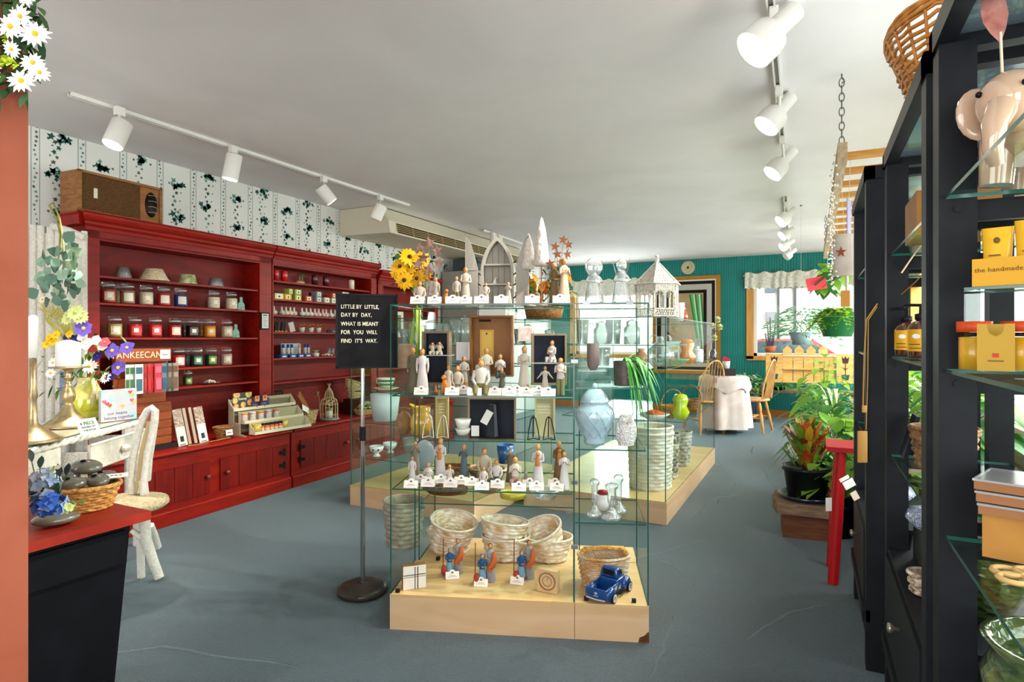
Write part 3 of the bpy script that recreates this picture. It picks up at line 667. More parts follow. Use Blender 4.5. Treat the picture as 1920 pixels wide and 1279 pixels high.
def basket(label, loc, r0, r1, h, mat, sx=1, sy=1, rows=8, posts=20, group=None, rz=0, handle=None, tilt=None, rr=.006, sq=0, name='wicker_basket', rim=None):
    t = thing(name, label, 'basket', loc, rz, group)
    if tilt: t.rotation_euler = (tilt[0], tilt[1], rz)
    mb = MB(); weave(mb, r0, r1, h, mat, sx, sy, rows, posts, rim, rr, sq); mb.build('woven_body', t)
    if handle:
        mb = MB(); R_ = r1 * sx; mb.tube([(R_ * math.cos(a), 0, h + handle * math.sin(a)) for a in [PI * i / 14 for i in range(15)]], .006, rim or mat, 6); mb.build('handle', t)
    return t
CARD = M('#f3efe8', .6); INK = M('#3a3a44', .6)
b = basket('small brown wicker basket with a white price card on the red counter', CP(418, .09, ZC), .05, .078, .095, WKB, 1, .8, rows=7, posts=14, rz=PI / 2 + CRZ)
mb = MB(); mb.box((-.0, -.069, .055), (.06, .003, .042), CARD, R=Matrix.Rotation(-.15, 3, 'X')); mb.bb(-.02, .02, -.0715, -.071, .052, .058, INK); mb.build('price_card', b)
mb = MB(); q = [CP(352, .02, ZC + .008), CP(366, .01, ZC + .006), CP(392, .03, ZC + .009), CP(432, .03, ZC + .012)]; mb.tube(q, [.012, .006, .005, .006], M('#b07a4c', .5), 8, flat=.6)
mb.build('wooden_spoon', None, None, 0, ('long wooden spoon lying on the red counter', 'spoon'))
# three-step cardboard counter display
KR = M('#b6a98c', .7, name='kraft_board'); KRE = M('#ded2b4', .7)
ds0, ds1 = CAB(430, 700, .16)[0], CAB(552, 700, .10)[0]
dp = thing('stepped_display', 'beige three-step cardboard display of jars and tins on the red counter', 'display stand', CW(CAB(428, 700, .20)[0], .20, ZC + .001), CRZ - .10)
Ld = CAB(548, 700, .12)[0] - CAB(428, 700, .20)[0]
for i, (x0, x1, zz) in enumerate([(0.0, .07, .20), (.07, .15, .10), (.15, .225, .012)]):
    mb = MB(); y0, y1 = .04 * i, Ld + .02 * i
    mb.bb(x0 - .0, x1, y0, y1, zz - .006, zz, KRE); mb.bb(x1 - .004, x1, y0, y1, zz, zz + .018, KRE); mb.bb(x0, x0 + .004, y0, y1, zz, zz + .085, KR)
    for yy in (y0, y1 - .004):
        vs = [(x0, yy, zz), (x1, yy, zz), (x1, yy, zz + .018), (x0, yy, zz + .09)]; vs += [(a, b_ + .004, c) for a, b_, c in vs]
        mb.add(vs, [(0, 1, 2, 3), (7, 6, 5, 4), (0, 3, 7, 4), (1, 5, 6, 2), (2, 6, 7, 3)], KRE)
    mb.build('tray', dp)
mb = MB(); vs = [(0, 0, 0), (.225, 0, 0), (.225, 0, .01), (.15, 0, .02), (.15, 0, .1), (.07, 0, .11), (.07, 0, .2), (0, 0, .26)]; n = len(vs); vs += [(a, .004, c) for a, b_, c in vs]
mb.add(vs, [tuple(range(n)), tuple(range(n, 2 * n))[::-1]] + [(i, (i + 1) % n, (i + 1) % n + n, i + n) for i in range(n)], KR); mb.bb(0, .004, 0, Ld, 0, .26, KR); mb.build('side_board', dp)
def DL(x, y, z): return dp.matrix_basis @ Vector((x, y, z))
bpy.context.view_layer.update()
hb = thing('picture_card', 'dark grey card printed with orange fruit slices and the word honey, top step', 'card', DL(.028, .02, .202), CRZ - .1)
mb = MB(); mb.bb(-.004, 0, 0, .175, 0, .135, M('#4a4740', .5)); mb.build('card', hb)
mb = MB()
for (y, z, r, c) in [(.035, .12, .03, '#c8783c'), (.145, .12, .03, '#a8a04a'), (.02, .075, .026, '#e0b858'), (.03, .025, .024, '#d0645a'), (.095, .035, .024, '#e0902c'), (.16, .05, .028, '#dd7a4a')]:
    pts = []
    for i in range(18):
        a = 2 * PI * i / 18; pts.append((.0015, min(.175, max(0, y + r * math.cos(a))), min(.135, max(0, z + r * math.sin(a)))))
    mb.add(pts, [tuple(range(18))], M(c, .5, noise=('#f0d090', 50)))
mb.build('fruit_print', hb)
text('honey', .03, M('#f4efe4', .5), 'card_lettering', hb, (.002, .09, .085), (PI / 2, 0, PI / 2), .0004, bold=.0006)
for i, y in enumerate((.215, .29)):
    t = thing('gift_bag', 'dark cellophane gift bag with an orange tag, %s of the two on the top step' % ('left', 'right')[i], 'gift bag', DL(.035, y, .203), CRZ - .1, 'dark cellophane bags')
    mb = MB(); mb.lathe([(0, 0), (.03, 0), (.036, .02), (.03, .045), (.014, .06), (.02, .09), (.012, .092)], M('#2a2030', .15, noise=('#5a4a70', 50), coat=.8), 10, flute=(5, .15)); mb.build('bag', t)
    mb = MB(); mb.bb(.036, .039, -.02, .02, .055, .1, M('#e8a074', .5)); mb.ball((.04, 0, .085), (.004, .012, .012), M('#c8562a', .5), 10, 6); mb.build('tag', t)
mb = MB(); mb.bb(-.01, .01, -.012, .012, 0, .075, M('#43307c', .3, coat=.5)); mb.build('purple_pouch', None, DL(.03, .345, .203), CRZ - .1, ('small purple pouch at the right end of the top step', 'pouch'))
HON = ['#c9342a', '#b83a2e', '#c4402c', '#b5322c', '#c23a2c']
for i in range(5):
    t = thing('preserve_jar', 'small red preserve jar with a white label, middle step, %s from the left' % ('first', 'second', 'third', 'fourth', 'fifth')[i], 'jar', DL(.115, .065 + i * .076, .103), CRZ - .1, 'red preserve jars on the middle step'); r = .026
    mb = MB(); mb.lathe([(0, 0), (r, 0), (r, .058), (r * .86, .064), (0, .064)], M(HON[i], .2, coat=.8, noise=('#e8dccb', 40)), 14); mb.build('jar', t)
    mb = MB(); mb.lathe([(0, .063), (r * .95, .063), (r * .95, .078), (0, .079)], M(('#d8a060', '#d8d4cc', '#d89a5a', '#c9c2b8', '#e08a50')[i], .3), 14); mb.build('lid', t)
    mb = MB(); mb.lathe([(r * 1.01, .014), (r * 1.01, .045)], M('#f0ece4', .5, noise=('#8a8078', 130)), 14); mb.build('wrap_label', t)
for i in range(2):
    t = thing('honey_tin', 'yellow honey tin with a grey base at the %s of the bottom step' % ('left', 'right')[i], 'tin', DL(.19, (.125, .395)[i], .015), CRZ - .1, 'yellow tins')
    mb = MB(); r = .034 - i * .004; mb.lathe([(0, 0), (r, 0), (r, .022)], M('#8f8f86', .5), 18); mb.build('base_band', t)
    mb = MB(); mb.lathe([(r, .022), (r * 1.0, .068), (r * .9, .074), (0, .075)], M('#c9a520', .15, coat=1), 18); mb.build('body', t)
for i in range(5):
    t = thing('spice_jar', 'small orange jar with a black lid, bottom step, %s from the left' % ('first', 'second', 'third', 'fourth', 'fifth')[i], 'jar', DL(.19 + (.0 if i else -.01), .18 + i * .043, .015), CRZ - .1, 'orange jars with black lids'); r = .019
    mb = MB(); mb.lathe([(0, 0), (r, 0), (r, .056), (0, .056)], M('#c9682a', .2, coat=.6), 12); mb.build('jar', t)
    mb = MB(); mb.lathe([(r * 1.02, .008), (r * 1.02, .035)], M('#efe6d8', .5, noise=('#d07838', 120)), 12); mb.build('wrap_label', t)
    mb = MB(); mb.lathe([(0, .056), (r * 1.03, .056), (r * 1.03, .07), (0, .07)], M('#1c1a1a', .4), 12); mb.build('lid', t)
# wire basket vase, bowl, glass votives behind
t = thing('wire_vase', 'dark brown wire cage vase on the counter at the back', 'vase', CP(520, .33, ZC), 0)
mb = MB()
for i in range(18):
    a = 2 * PI * i / 18; mb.tube([((r * math.cos(a)), r * math.sin(a), z) for r, z in ((.035, .0), (.06, .08), (.055, .17), (.04, .22), (.052, .3))], .002, M('#3a2320', .5), 4)
mb.tube([(.052 * math.cos(2 * PI * i / 20), .052 * math.sin(2 * PI * i / 20), .3) for i in range(20)], .0035, M('#3a2320', .5), 5, closed=True); mb.build('cage', t)
t = basket('square wicker basket holding a wooden paddle and cards on the red counter', CP(577, .10, ZC), .055, .078, .12, WKT, 1, .8, rows=7, posts=16, rz=PI / 2 + CRZ, sq=.3)
t = thing('wooden_paddle', 'orange wooden paddle board standing in the square wicker basket', 'paddle', CP(582, .09, ZC + .02), 0); t.rotation_euler = (0, 0, PI / 2 + CRZ)
mb = MB(); R_ = Matrix.Rotation(-.62, 3, 'Y'); mb.box((-.065, .0, .15), (.045, .01, .30), M('#b0642c', .45, wood=('#94501f', 5, (6, 6, 1))), R=R_); mb.build('board', t)
mb = MB(); mb.box((-.155, -.008, .262), (.008, .008, .008), M('#5a3018', .5), R=R_); mb.build('nail_hole', t)
mb = MB(); mb.box((0, 0, 0), (.09, .002, .06), CARD, R=Matrix.Rotation(.5, 3, 'Y') @ Matrix.Rotation(-.5, 3, 'X')); mb.build('blank_card', None, CP(573, .045, ZC + .145), PI / 2 + CRZ, ('white card leaning in the square wicker basket', 'card'))
for i, (px, c) in enumerate(((558, '#8a6a44'), (566, '#a57a4a'))):
    mb = MB(); [mb.ball((rnd.uniform(-.02, .02), rnd.uniform(-.02, .02), .012 + k * .012), .014, M(c, .7), 8, 6) for k in range(5)]
    mb.build('brown_soap', None, CP(px, .2, ZC), 0, ('small heap of brown soaps behind the square basket, %s one' % ('left', 'right')[i], 'soap', 'brown soaps'))
# birdcage
GV = M('#c9b78c', .5, .2, name='cream_wire')
cg = thing('birdcage', 'cream wire birdcage with flowers and a candle inside on the red counter', 'birdcage', CP(617, .10, ZC + .001), 0)
mb = MB(); mb.lathe([(0, 0), (.095, 0), (.1, .008), (.09, .016), (0, .016)], M('#8f918a', .5, .3), 24); mb.build('base_plate', cg)
mb = MB(); 
for i in range(16):
    a = 2 * PI * i / 16; P = [(.082, .014), (.082, .15), (.07, .19), (.045, .21), (.04, .235), (.03, .27), (.012, .30), (.0, .32)]
    mb.tube([(r * math.cos(a), r * math.sin(a), z) for r, z in P], .0022, GV, 4)
for r, z in ((.082, .05), (.082, .15), (.045, .21)): mb.tube([(r * math.cos(2 * PI * i / 24), r * math.sin(2 * PI * i / 24), z) for i in range(24)], .0025, GV, 4, closed=True)
mb.build('wire_cage', cg)
mb = MB(); mb.ball((0, 0, .325), .01, GV); mb.tube([(-.02, 0, .345), (-.01, 0, .335), (0, 0, .345), (.01, 0, .335), (.02, 0, .345)], .004, GV, 5); mb.build('bow_finial', cg)
mb = MB(); mb.lathe([(0, .017), (.032, .017), (.034, .085), (0, .086)], M('#d6d6cc', .5, noise=('#bdbcae', 40)), 16); mb.build('candle_tin', None, cg.location, 0, ('grey white candle pot inside the wire birdcage', 'candle'))
mb = MB()
for i in range(34):
    a = rnd.uniform(0, 6.3); z = rnd.uniform(.09, .2); q = rnd.uniform(.01, .055); mb.ball((q * math.cos(a), q * math.sin(a), z), (.009, .009, .006), M(rnd.choice(('#d9a88a', '#e4c9b0', '#d8c49a')), .6), 6, 4); 
    if i % 2: mb.leaf((0, 0, .085), (math.cos(a), math.sin(a), 1.2), .07, .02, M('#7a9a4a', .6), .3)
mb.build('silk_flowers', None, cg.location, 0, ('peach silk flowers inside the wire birdcage', 'flowers'))
mb = MB()
mb.tube([(0, 0, .0), (-.03, .0, .10), (-.05, -.02, .21), (-.085, -.03, .26)], .003, GV, 5)
for d, L in (((-1, -.1, .4), .05), ((-.4, 0, 1), .06), ((-.7, .1, -.2), .04), ((.3, 0, 1), .05)): mb.leaf((-.07, -.025, .24), d, L, .022, M('#cdb888', .5, .2), .2)
mb.build('metal_branch', None, CP(603, .2, ZC), PI / 2, ('small cream metal leaf branch left of the birdcage', 'ornament'))
mb = MB(); mb.lathe([(0, .0), (.026, 0), (.028, .06), (.026, .061), (.024, .01), (0, .01)], Mglass('amber', '#f3d47a', 1, .05, .3, '#d9a83a'), 14); mb.build('votive_glass', None, CP(570, .33, ZC + .13), 0, ('amber glass votive behind the paddle on the low shelf', 'votive'))
mb = MB(); mb.lathe([(0, .0), (.03, 0), (.034, .06), (.032, .06), (.028, .006), (0, .006)], Mglass('smoke', '#b9a7a0', 1, .05, .3, '#6f6062'), 14); mb.build('votive_glass', None, CP(548, .33, ZC + .11), 0, ('smoky glass votive on the low shelf behind the display', 'votive'))
# stacked splint baskets and basket of pale flowers
for i, (px, z, tl) in enumerate([(664, 0, (0, .0)), (662, .05, (.1, .18)), (658, .10, (.14, .28))]):
    basket('oval splint basket, %s of the leaning stack beside the birdcage' % ('bottom', 'middle', 'top')[i], CP(px, .20, ZC + .16 + z), .07, .1, .085, WKT, 1, .7, rows=4, posts=12, group='stacked splint baskets', rz=PI / 2 + CRZ, tilt=tl)
mb = MB(); s0_ = CAB(640, 600, .33)[0]; mb.bb(-.0, .2, 0, .42, .0, .15, M('#3c1210', .5)); mb.build('riser_box', None, CW(s0_, .30, ZC), CRZ, ('dark red riser box under the leaning splint baskets', 'riser'))
t = basket('long shallow wicker basket of pale green silk hydrangeas', CP(688, .06, ZC), .13, .16, .05, WKH, 1.1, .55, rows=4, posts=24, rz=PI / 2 + CRZ)
mb = MB()
for i in range(150):
    a = rnd.uniform(0, 6.3); q = rnd.uniform(0, 1) ** .5; x, y = q * .16 * math.cos(a), q * .075 * math.sin(a); z = .05 + .06 * (1 - q * q) + rnd.uniform(-.01, .01)
    for k in range(3): mb.leaf((x, y, z), (rnd.uniform(-1, 1), rnd.uniform(-1, 1), .7), .024, .018, M(rnd.choice(('#dfe2a6', '#c8d488', '#eeeecb', '#b5c46a')), .7), .3)
mb.build('silk_hydrangeas', None, CP(688, .06, ZC), PI / 2 + CRZ, ('pale green silk hydrangeas heaped in the long shallow basket', 'flowers'))['kind'] = 'stuff'

# ---------------------------------------------------------------- contents of the second hutch
TS = .27
def sq_tower(px, col, lb):
    t = thing('pillar_candle', lb, 'candle', CP(px, TS, U2[0]), JZ, 'pillar candles on the upper shelf'); h = .105
    mb = MB(); mb.lathe([(0, 0), (.03, 0), (.03, h * .86), (.026, h * .92), (.0, h)], M(col, .25, coat=.5), 12); mb.build('wax', t)
    mb = MB(); mb.tube([(0, 0, h - .002), (.001, 0, h + .008)], .0015, M('#333333'), 4); mb.build('wick', t)
for px, c, lb in ((517, '#b81a1e', 'bright red pillar candle at the left end, partly hidden by the stile'), (533, '#c4141c', 'bright red faceted pillar candle on the upper shelf'), (590, '#4a0c12', 'dark burgundy pillar candle, left of the pair'), (611, '#4f0d14', 'dark burgundy pillar candle, right of the pair'), (659, '#e8ddc4', 'cream pillar candle at the right of the upper shelf')): sq_tower(px, c, lb)
t = thing('palm_figurine', 'small palm tree figurine between red and burgundy candles', 'figurine', CP(563, TS, U2[0]), JZ)
mb = MB(); mb.ball((0, 0, .01), (.045, .025, .014), M('#cdb588', .7)); mb.build('sand_base', t)
for sx_ in (-.004, .022):
    mb = MB(); mb.tube([(sx_, 0, .015), (sx_ - .004, 0, .05), (sx_ + .002, 0, .085)], .005, M('#a07a52', .7), 6); mb.build('trunk', t)
mb = MB()
for i in range(26): a = i * 2.4; mb.leaf((.008, 0, .085), (math.cos(a), math.sin(a), .35), .045, .022, M('#4c8a3c', .6), .7)
mb.build('fronds', t)
bx = [(519, '#d8d890', .1, 0), (536, '#d8a830', .08, 0), (555, '#b7b84a', .075, 0), (555, '#a8b050', .075, .052), (541, '#b0ba48', .045, .052), (575, '#c8502c', .08, 0), (594, '#8f9a9c', .07, 0), (594, '#7f8c90', .07, .052), (609, '#d0c8b8', .07, 0), (622, '#cdd0bc', .06, 0), (622, '#c24a2c', .05, .052), (641, '#d8cc98', .08, 0)]
for i, (px, c, w_, z) in enumerate(bx):
    t = thing('tealight_box', 'small %s candle box, %s row, %s' % ({'#d8d890': 'pale lime', '#d8a830': 'yellow', '#b7b84a': 'lime', '#a8b050': 'leaf green', '#b0ba48': 'narrow green', '#c8502c': 'orange', '#8f9a9c': 'grey', '#7f8c90': 'slate', '#d0c8b8': 'cream', '#cdd0bc': 'pale grey green', '#c24a2c': 'red orange', '#d8cc98': 'straw'}[c], 'upper' if z else 'lower', 'second shelf of the gift hutch'), 'box', CP(px, TS, U2[1] + z), CRZ + PI / 2, 'tealight boxes on the second shelf')
    mb = MB(); mb.bb(-w_ / 2, w_ / 2, -.03, .03, 0, .05, M(c, .5)); mb.build('carton', t)
    mb = MB(); mb.bb(-w_ * .28, w_ * .28, -.0312, -.0301, .010, .040, M('#f2eedc', .5)); mb.ball((0, -.031, .023), (w_ * .16, .001, .010), M('#5a6a3a' if i % 2 else '#8a3a2a', .5), 8, 5); mb.build('printed_front', t)
mb = MB(); mb.ball((0, 0, .05), (.014, .014, .05), M('#1c1618', .4)); mb.build('dark_egg', None, CP(581, TS + .05, U2[1]), 0, ('black egg-shaped ornament behind the orange box', 'ornament'))
mb = MB(); mb.bb(-.05, .05, -.002, .002, 0, .07, M('#e9e2d4', .6)); mb.build('price_sheet', None, CP(648, TS - .02, U2[1] + .052), CRZ + PI / 2, ('white sheet standing on the box near the letter board', 'card'))
# bird ornaments
def bird(px, c, lb, sc=1.0):
    t = thing('bird_ornament', lb, 'ornament', CP(px, TS, U2[2]), JZ, 'small ceramic birds on the third shelf')
    mb = MB(); mb.ball((0, 0, .018 * sc), (.026 * sc, .018 * sc, .018 * sc), M(c, .4, noise=('#e8e4d8', 60), coat=.4), 10, 7); mb.build('body', t)
    mb = MB(); mb.lathe([(.010 * sc, .0), (.006 * sc, .028 * sc), (.008 * sc, .032 * sc), (0, .036 * sc)], M('#d8d4c8', .4), 8, c=(-.004, 0, .028 * sc)); mb.build('stopper', t)
for i, (px, c, nm) in enumerate([(514, '#d0b8a0', 'beige'), (529, '#5a5a7a', 'blue grey'), (537, '#d4a828', 'yellow'), (545, '#d0b040', 'gold'), (552, '#8a8a80', 'grey'), (567, '#9aa294', 'grey green'), (575, '#a8aea0', 'silver grey'), (583, '#b4baae', 'white grey'), (591, '#b02c38', 'crimson'), (598, '#c04450', 'rose'), (606, '#a8243a', 'dark rose'), (612, '#c83c48', 'red'), (621, '#a8b0a0', 'pale green'), (629, '#5a7a6a', 'green')]):
    bird(px, c, '%s ceramic perfume bird on the third shelf of the gift hutch' % nm, 1.25)
# sunflower pots, watches
for i, px in enumerate((566, 583, 597)):
    t = thing('sunflower_pot', 'tiny sunflower in a white pot, %s of three on the fourth shelf' % ('left', 'middle', 'right')[i], 'potted flower', CP(px, TS, U2[3]), JZ, 'tiny sunflower pots')
    mb = MB(); mb.lathe([(0, 0), (.02, 0), (.028, .045), (.025, .045), (.02, .04), (0, .04)], M('#ddd8ce', .6, noise=('#b8b4ac', 60)), 14); mb.build('pot', t)
    mb = MB()
    for j, (dx, dz) in enumerate(((-.012, .055), (.018, .06))):
        for k in range(12): a = 2 * PI * k / 12; mb.leaf((dx, -.015, dz), (math.cos(a), -.2, math.sin(a)), .021, .010, M('#f0a818', .6), .1)
        mb.ball((dx, -.017, dz), (.009, .004, .009), M('#5a3414', .8), 8, 6)
    mb.build('blooms', t)
for i, (px, c) in enumerate(((516, '#1c2026'), (522, '#272c34'), (528, '#14161a'), (535, '#30343c'))):
    mb = MB(); mb.box((0, 0, .045), (.018, .02, .085), M(c, .5), R=Matrix.Rotation(.15, 3, 'Y')); mb.box((0, -.012, .005), (.02, .02, .01), M('#c89038', .4)); mb.build('key_fob', None, CP(px, TS, U2[3] + .002), JZ, ('dark leather key fob with brass foot, %s of four on the fourth shelf' % ('first', 'second', 'third', 'fourth')[i], 'key fob', 'leather key fobs'))
mb = MB(); mb.box((0, 0, .045), (.05, .004, .09), M('#cfc8bc', .6), R=Matrix.Rotation(-.25, 3, 'Y')); mb.build('leaning_booklet', None, CP(547, TS, U2[3] + .003), JZ, ('grey booklet leaning beside the sunflower pots', 'booklet'))
mb = MB(); mb.lathe([(0, .0), (.05, 0), (.055, .02), (.04, .032), (0, .034)], M('#1d1a1c', .3, noise=('#8a8a88', 60)), 16, sx=1.1); mb.build('trinket_tray', None, CP(623, TS, U2[3]), 0, ('black studded trinket tray beside the letter board', 'tray'))
# blue trays of roller bottles
for i, px in enumerate((528, 545, 560, 573)):
    t = thing('bottle_tray', 'blue tray of roller bottles, %s on the fifth shelf' % ('leftmost', 'second', 'third', 'rightmost')[i], 'display tray', CP(px, TS, U2[4]), CRZ + PI / 2, 'blue bottle trays')
    mb = MB(); mb.bb(-.038, .038, -.035, .03, 0, .03, M('#1c4f86', .45)); mb.bb(-.022, .022, -.0365, -.035, .008, .02, M('#cfdbe6', .5)); mb.build('tray', t)
for i, px in enumerate((531, 540, 547, 561, 572, 578)):
    t = thing('roller_bottle', 'white roller bottle with a blue cap, %s on the fifth shelf' % ('first', 'second', 'third', 'fourth', 'fifth', 'sixth')[i], 'bottle', CP(px, TS + .0, U2[4] + .031), 0, 'roller bottles with blue caps')
    mb = MB(); mb.lathe([(0, 0), (.014, 0), (.014, .06), (.0, .062)], M('#e4e0d8', .4, noise=('#9a8c94', 80)), 12); mb.build('bottle', t)
    mb = MB(); mb.lathe([(0, .06), (.014, .06), (.013, .092), (0, .094)], M('#1f4a80' if i != 3 else '#c8a860', .3), 12); mb.build('cap', t)
mb = MB(); mb.bb(-.12, .12, -.002, .002, 0, .13, M('#b9bccb', .5)); mb.build('backing_card', None, CP(545, .36, U2[4]), CRZ + PI / 2, ('pale lilac backing card behind the blue bottle trays', 'card'))
mb = MB()
for i in range(30): a = i * 2.4; mb.leaf((0, 0, .02), (math.cos(a), math.sin(a), 1.6), .07, .016, M('#b8c4b0', .5, noise=('#7f9484', 40)), .2)
mb.lathe([(0, 0), (.03, 0), (.034, .035), (0, .035)], M('#c9ccc0', .4), 12); mb.build('leafy_dish', None, CP(592, TS, U2[4]), 0, ('pale green leaf-edged glass dish on the fifth shelf', 'dish'))
mb = MB()
for i in range(30): a = rnd.uniform(0, 6.3); q = rnd.uniform(0, .05); mb.ball((q * math.cos(a), q * math.sin(a), .008 + .014 * (1 - q / .05)), .008, M('#e2d6c4', .6), 6, 5)
mb.build('white_shells', None, CP(614, TS, U2[4]), 0, ('small heap of white shells on the fifth shelf', 'shells'))['kind'] = 'stuff'
for i, px in enumerate((617, 624)):
    mb = MB(); mb.lathe([(0, .0), (.014, 0), (.02, .08), (.018, .08), (.012, .004)], CRYS, 12); mb.build('shot_glass', None, CP(px, TS + .04, U2[4]), 0, ('clear shot glass beside the letter board, %s one' % ('left', 'right')[i], 'glass', 'clear shot glasses'))
# framed notice on the stile
t = thing('framed_notice', 'small black-framed notice hung on the stiles between the red hutches', 'frame', CP(495.5, TF - .003, CAB(495, 602, TF)[1]), CRZ + PI / 2)
w_ = .095; h_ = .15
mb = MB(); mb.bb(-w_ / 2, w_ / 2, -.012, 0, -h_ / 2, h_ / 2, M('#1d1a18', .4)); mb.build('frame', t)
mb = MB(); mb.bb(-w_ / 2 + .012, w_ / 2 - .012, -.013, -.012, -h_ / 2 + .012, h_ / 2 - .012, M('#d5d8d4', .5)); 
for i in range(7): mb.bb(-.025, .02 - (i % 3) * .008, -.0135, -.013, .045 - i * .015, .048 - i * .015 + (.006 if i == 0 else 0), INK)
mb.build('notice', t)
# things in the third hutch: white-framed print and trailing grass
t = thing('framed_print', 'white-framed green print inside the farthest red hutch', 'picture', CW(S3L + .18, .3, 1.31), CRZ + PI / 2 - .2)
mb = MB(); mb.bb(-.1, .32, -.012, 0, 0, .30, M('#e8e2d6', .5)); mb.build('frame', t)
mb = MB(); mb.bb(-.06, .28, -.014, -.012, .04, .26, M('#3c4a34', .5, noise=('#8a8a5a', 20))); mb.build('print', t)
mb = MB()
for i in range(70): a = rnd.uniform(0, 6.3); mb.leaf((0, 0, .05), (math.cos(a) * .7, math.sin(a) * .7, 1.4), rnd.uniform(.12, .26), .008, M(rnd.choice(('#6a7a3a', '#8a9a4a')), .7), .9)
mb.lathe([(0, 0), (.04, 0), (.05, .06), (0, .06)], M('#c8c2b4', .6), 12); mb.build('grass_pot', None, CW(S3L + .32, .22, 1.31), 0, ('small pot of fine green grass in the farthest hutch', 'plant'))
# ---------------------------------------------------------------- left foreground
GRNS = ['#3f6a2c', '#557f36', '#2f5528', '#6f9440']
def daisy(mb, c, n, r, pet='#f2f0ea', core='#d8a21c', k=14, w_=.28, droop=.25):
    c = Vector(c); n = Vector(n).normalized(); a = n.orthogonal().normalized(); b = n.cross(a); m = M(pet, .6)
    for i in range(k):
        t = 2 * PI * i / k + rnd.uniform(-.1, .1); mb.leaf(c, a * math.cos(t) + b * math.sin(t) + n * .2, r * rnd.uniform(.85, 1.05), r * w_, m, droop, up=n, shape=.8, n=3)
    mb.ball(c + n * r * .06, (r * .2,) * 3, M(core, .8), 8, 5)
RTOP = M('#8c2014', .45, noise=('#a8341f', 3)); BLK = M('#090a0e', .6, name='black_paint', noise=('#0e1016', 8))
tb = thing('red_topped_table', 'black table with a red top in the left foreground', 'table', (0, 0, 0))
mb = MB(); mb.bb(-2.6, -1.88, .655, 1.185, .722, .75, RTOP); mb.build('tabletop', tb)
mb = MB(); vs = []
for z, e in ((0, .06), (.722, 0)): vs += [(-2.55, .68, z), (-1.93 - e * .3, .68, z), (-1.93 - e * .3, 1.15 - e, z), (-2.55, 1.15 - e, z)]
mb.add(vs, [(0, 1, 5, 4), (1, 2, 6, 5), (2, 3, 7, 6), (3, 0, 4, 7), (0, 3, 2, 1)], BLK); mb.build('body', tb)
mb = MB(); mb.bb(-1.929, -1.915, .70, 1.13, .60, .70, BLK); mb.build('apron', tb)
# basket of stone oil lamps
bc = G(168, 958, .75); bc.x -= .05; bc.y -= .0
basket('honey wicker basket full of stone oil lamps on the red-topped table', bc, .08, .105, .075, WKH, 1.05, .85, rows=8, posts=26, rz=.6, rr=.009)
ST = [M('#5a5c50', .25, noise=('#6f6a58', 9), coat=.8), M('#4c5148', .25, noise=('#747260', 7), coat=.8), M('#6a5c50', .25, noise=('#57564a', 8), coat=.8)]
STL = ['grey stone oil lamp lying at the very top of the basket', 'broad olive stone oil lamp at the left of the basket', 'stone oil lamp with dark hole at the front left of the basket', 'stone oil lamp with dark hole at the front middle of the basket', 'brownish stone oil lamp at the right of the basket', 'stone oil lamp at the back of the basket']
for i, (x, y, z, a, rx) in enumerate([(-.01, .03, .128, .3, .052), (-.055, -.005, .10, .1, .052), (-.05, -.055, .083, -.2, .042), (.02, -.052, .092, .2, .048), (.068, -.005, .095, -.1, .042), (.03, .055, .09, .5, .045)]):
    t = thing('stone_oil_lamp', STL[i], 'oil lamp', bc + Matrix.Rotation(.6 - .3, 3, 'Z') @ Vector((x, y, z)), a, 'stone oil lamps'); t.rotation_euler = (.12, .1 * (-1) ** i, a)
    mb = MB(); mb.ball((0, 0, 0), (rx, rx * .75, rx * .42), ST[i % 3], 16, 9); mb.build('stone', t)
    mb = MB(); mb.lathe([(.009, 0), (.006, .004), (0, .001)], M('#0c0b0a', .4), 10, c=(0, -.01, rx * .41)); mb.build('wick_hole', t)
t = thing('price_card', 'white card on a thin stick over the stone basket', 'card', G(215, 893, .85), 1.0)
mb = MB(); mb.box((0, 0, 0), (.075, .03, .002), CARD, R=Matrix.Rotation(.25, 3, 'X')); mb.build('card', t)
mb = MB(); [mb.box((-.02 + i * .012, 0, .0015), (.008, .004, .0006), INK, R=Matrix.Rotation(.25, 3, 'X')) for i in range(4)]; mb.build('handwriting', t)
p = G(105, 985, .75); t = thing('flat_stone', 'flat grey polished stone on the corner of the red top', 'stone', p + Vector((0, 0, .019)), 1.2)
mb = MB(); mb.ball((0, 0, 0), (.06, .045, .019), ST[0], 20, 10); mb.build('stone', t)
def cluster(name, label, cat, c, R, cols, n, petal=.018, leafc=None, base=None, kind=None, up=.3):
    t = thing(name, label, cat, c); mb = MB()
    for i in range(n):
        d = Vector((rnd.gauss(0, 1), rnd.gauss(0, 1), rnd.gauss(0, 1) + up)).normalized(); q = rnd.uniform(.55, 1)
        pnt = Vector((d.x * R[0] * q, d.y * R[1] * q, d.z * R[2] * q)); m = M(rnd.choice(cols), .65)
        a = d.orthogonal().normalized(); b = d.cross(a)
        for k in range(4): th = k * PI / 2 + i; mb.leaf(pnt, a * math.cos(th) + b * math.sin(th) + d * .4, petal * rnd.uniform(.8, 1.2), petal * .85, m, .2, up=d, n=2, shape=.6)
    mb.build('blossoms', t)
    if leafc:
        mb = MB()
        for i in range(14): d = Vector((rnd.uniform(-1, 1), rnd.uniform(-1, 1), rnd.uniform(-.2, .8))).normalized(); mb.leaf(Vector((0, 0, -R[2] * .3)), d, R[0] * 1.2, R[0] * .4, M(rnd.choice(leafc), .5), .3)
        mb.build('leaves', t)
    return t
hp_ = G(95, 985, .75)
cluster('silk_hydrangea', 'grey blue silk hydrangea in the left foreground, upper cluster', 'flowers', D(84, 910, 1.66), (.05, .045, .045), ['#8fa6bd', '#a9b8c6', '#7c93b0', '#c5cfd6'], 60, .018, ['#2c4a30', '#3c6038'])
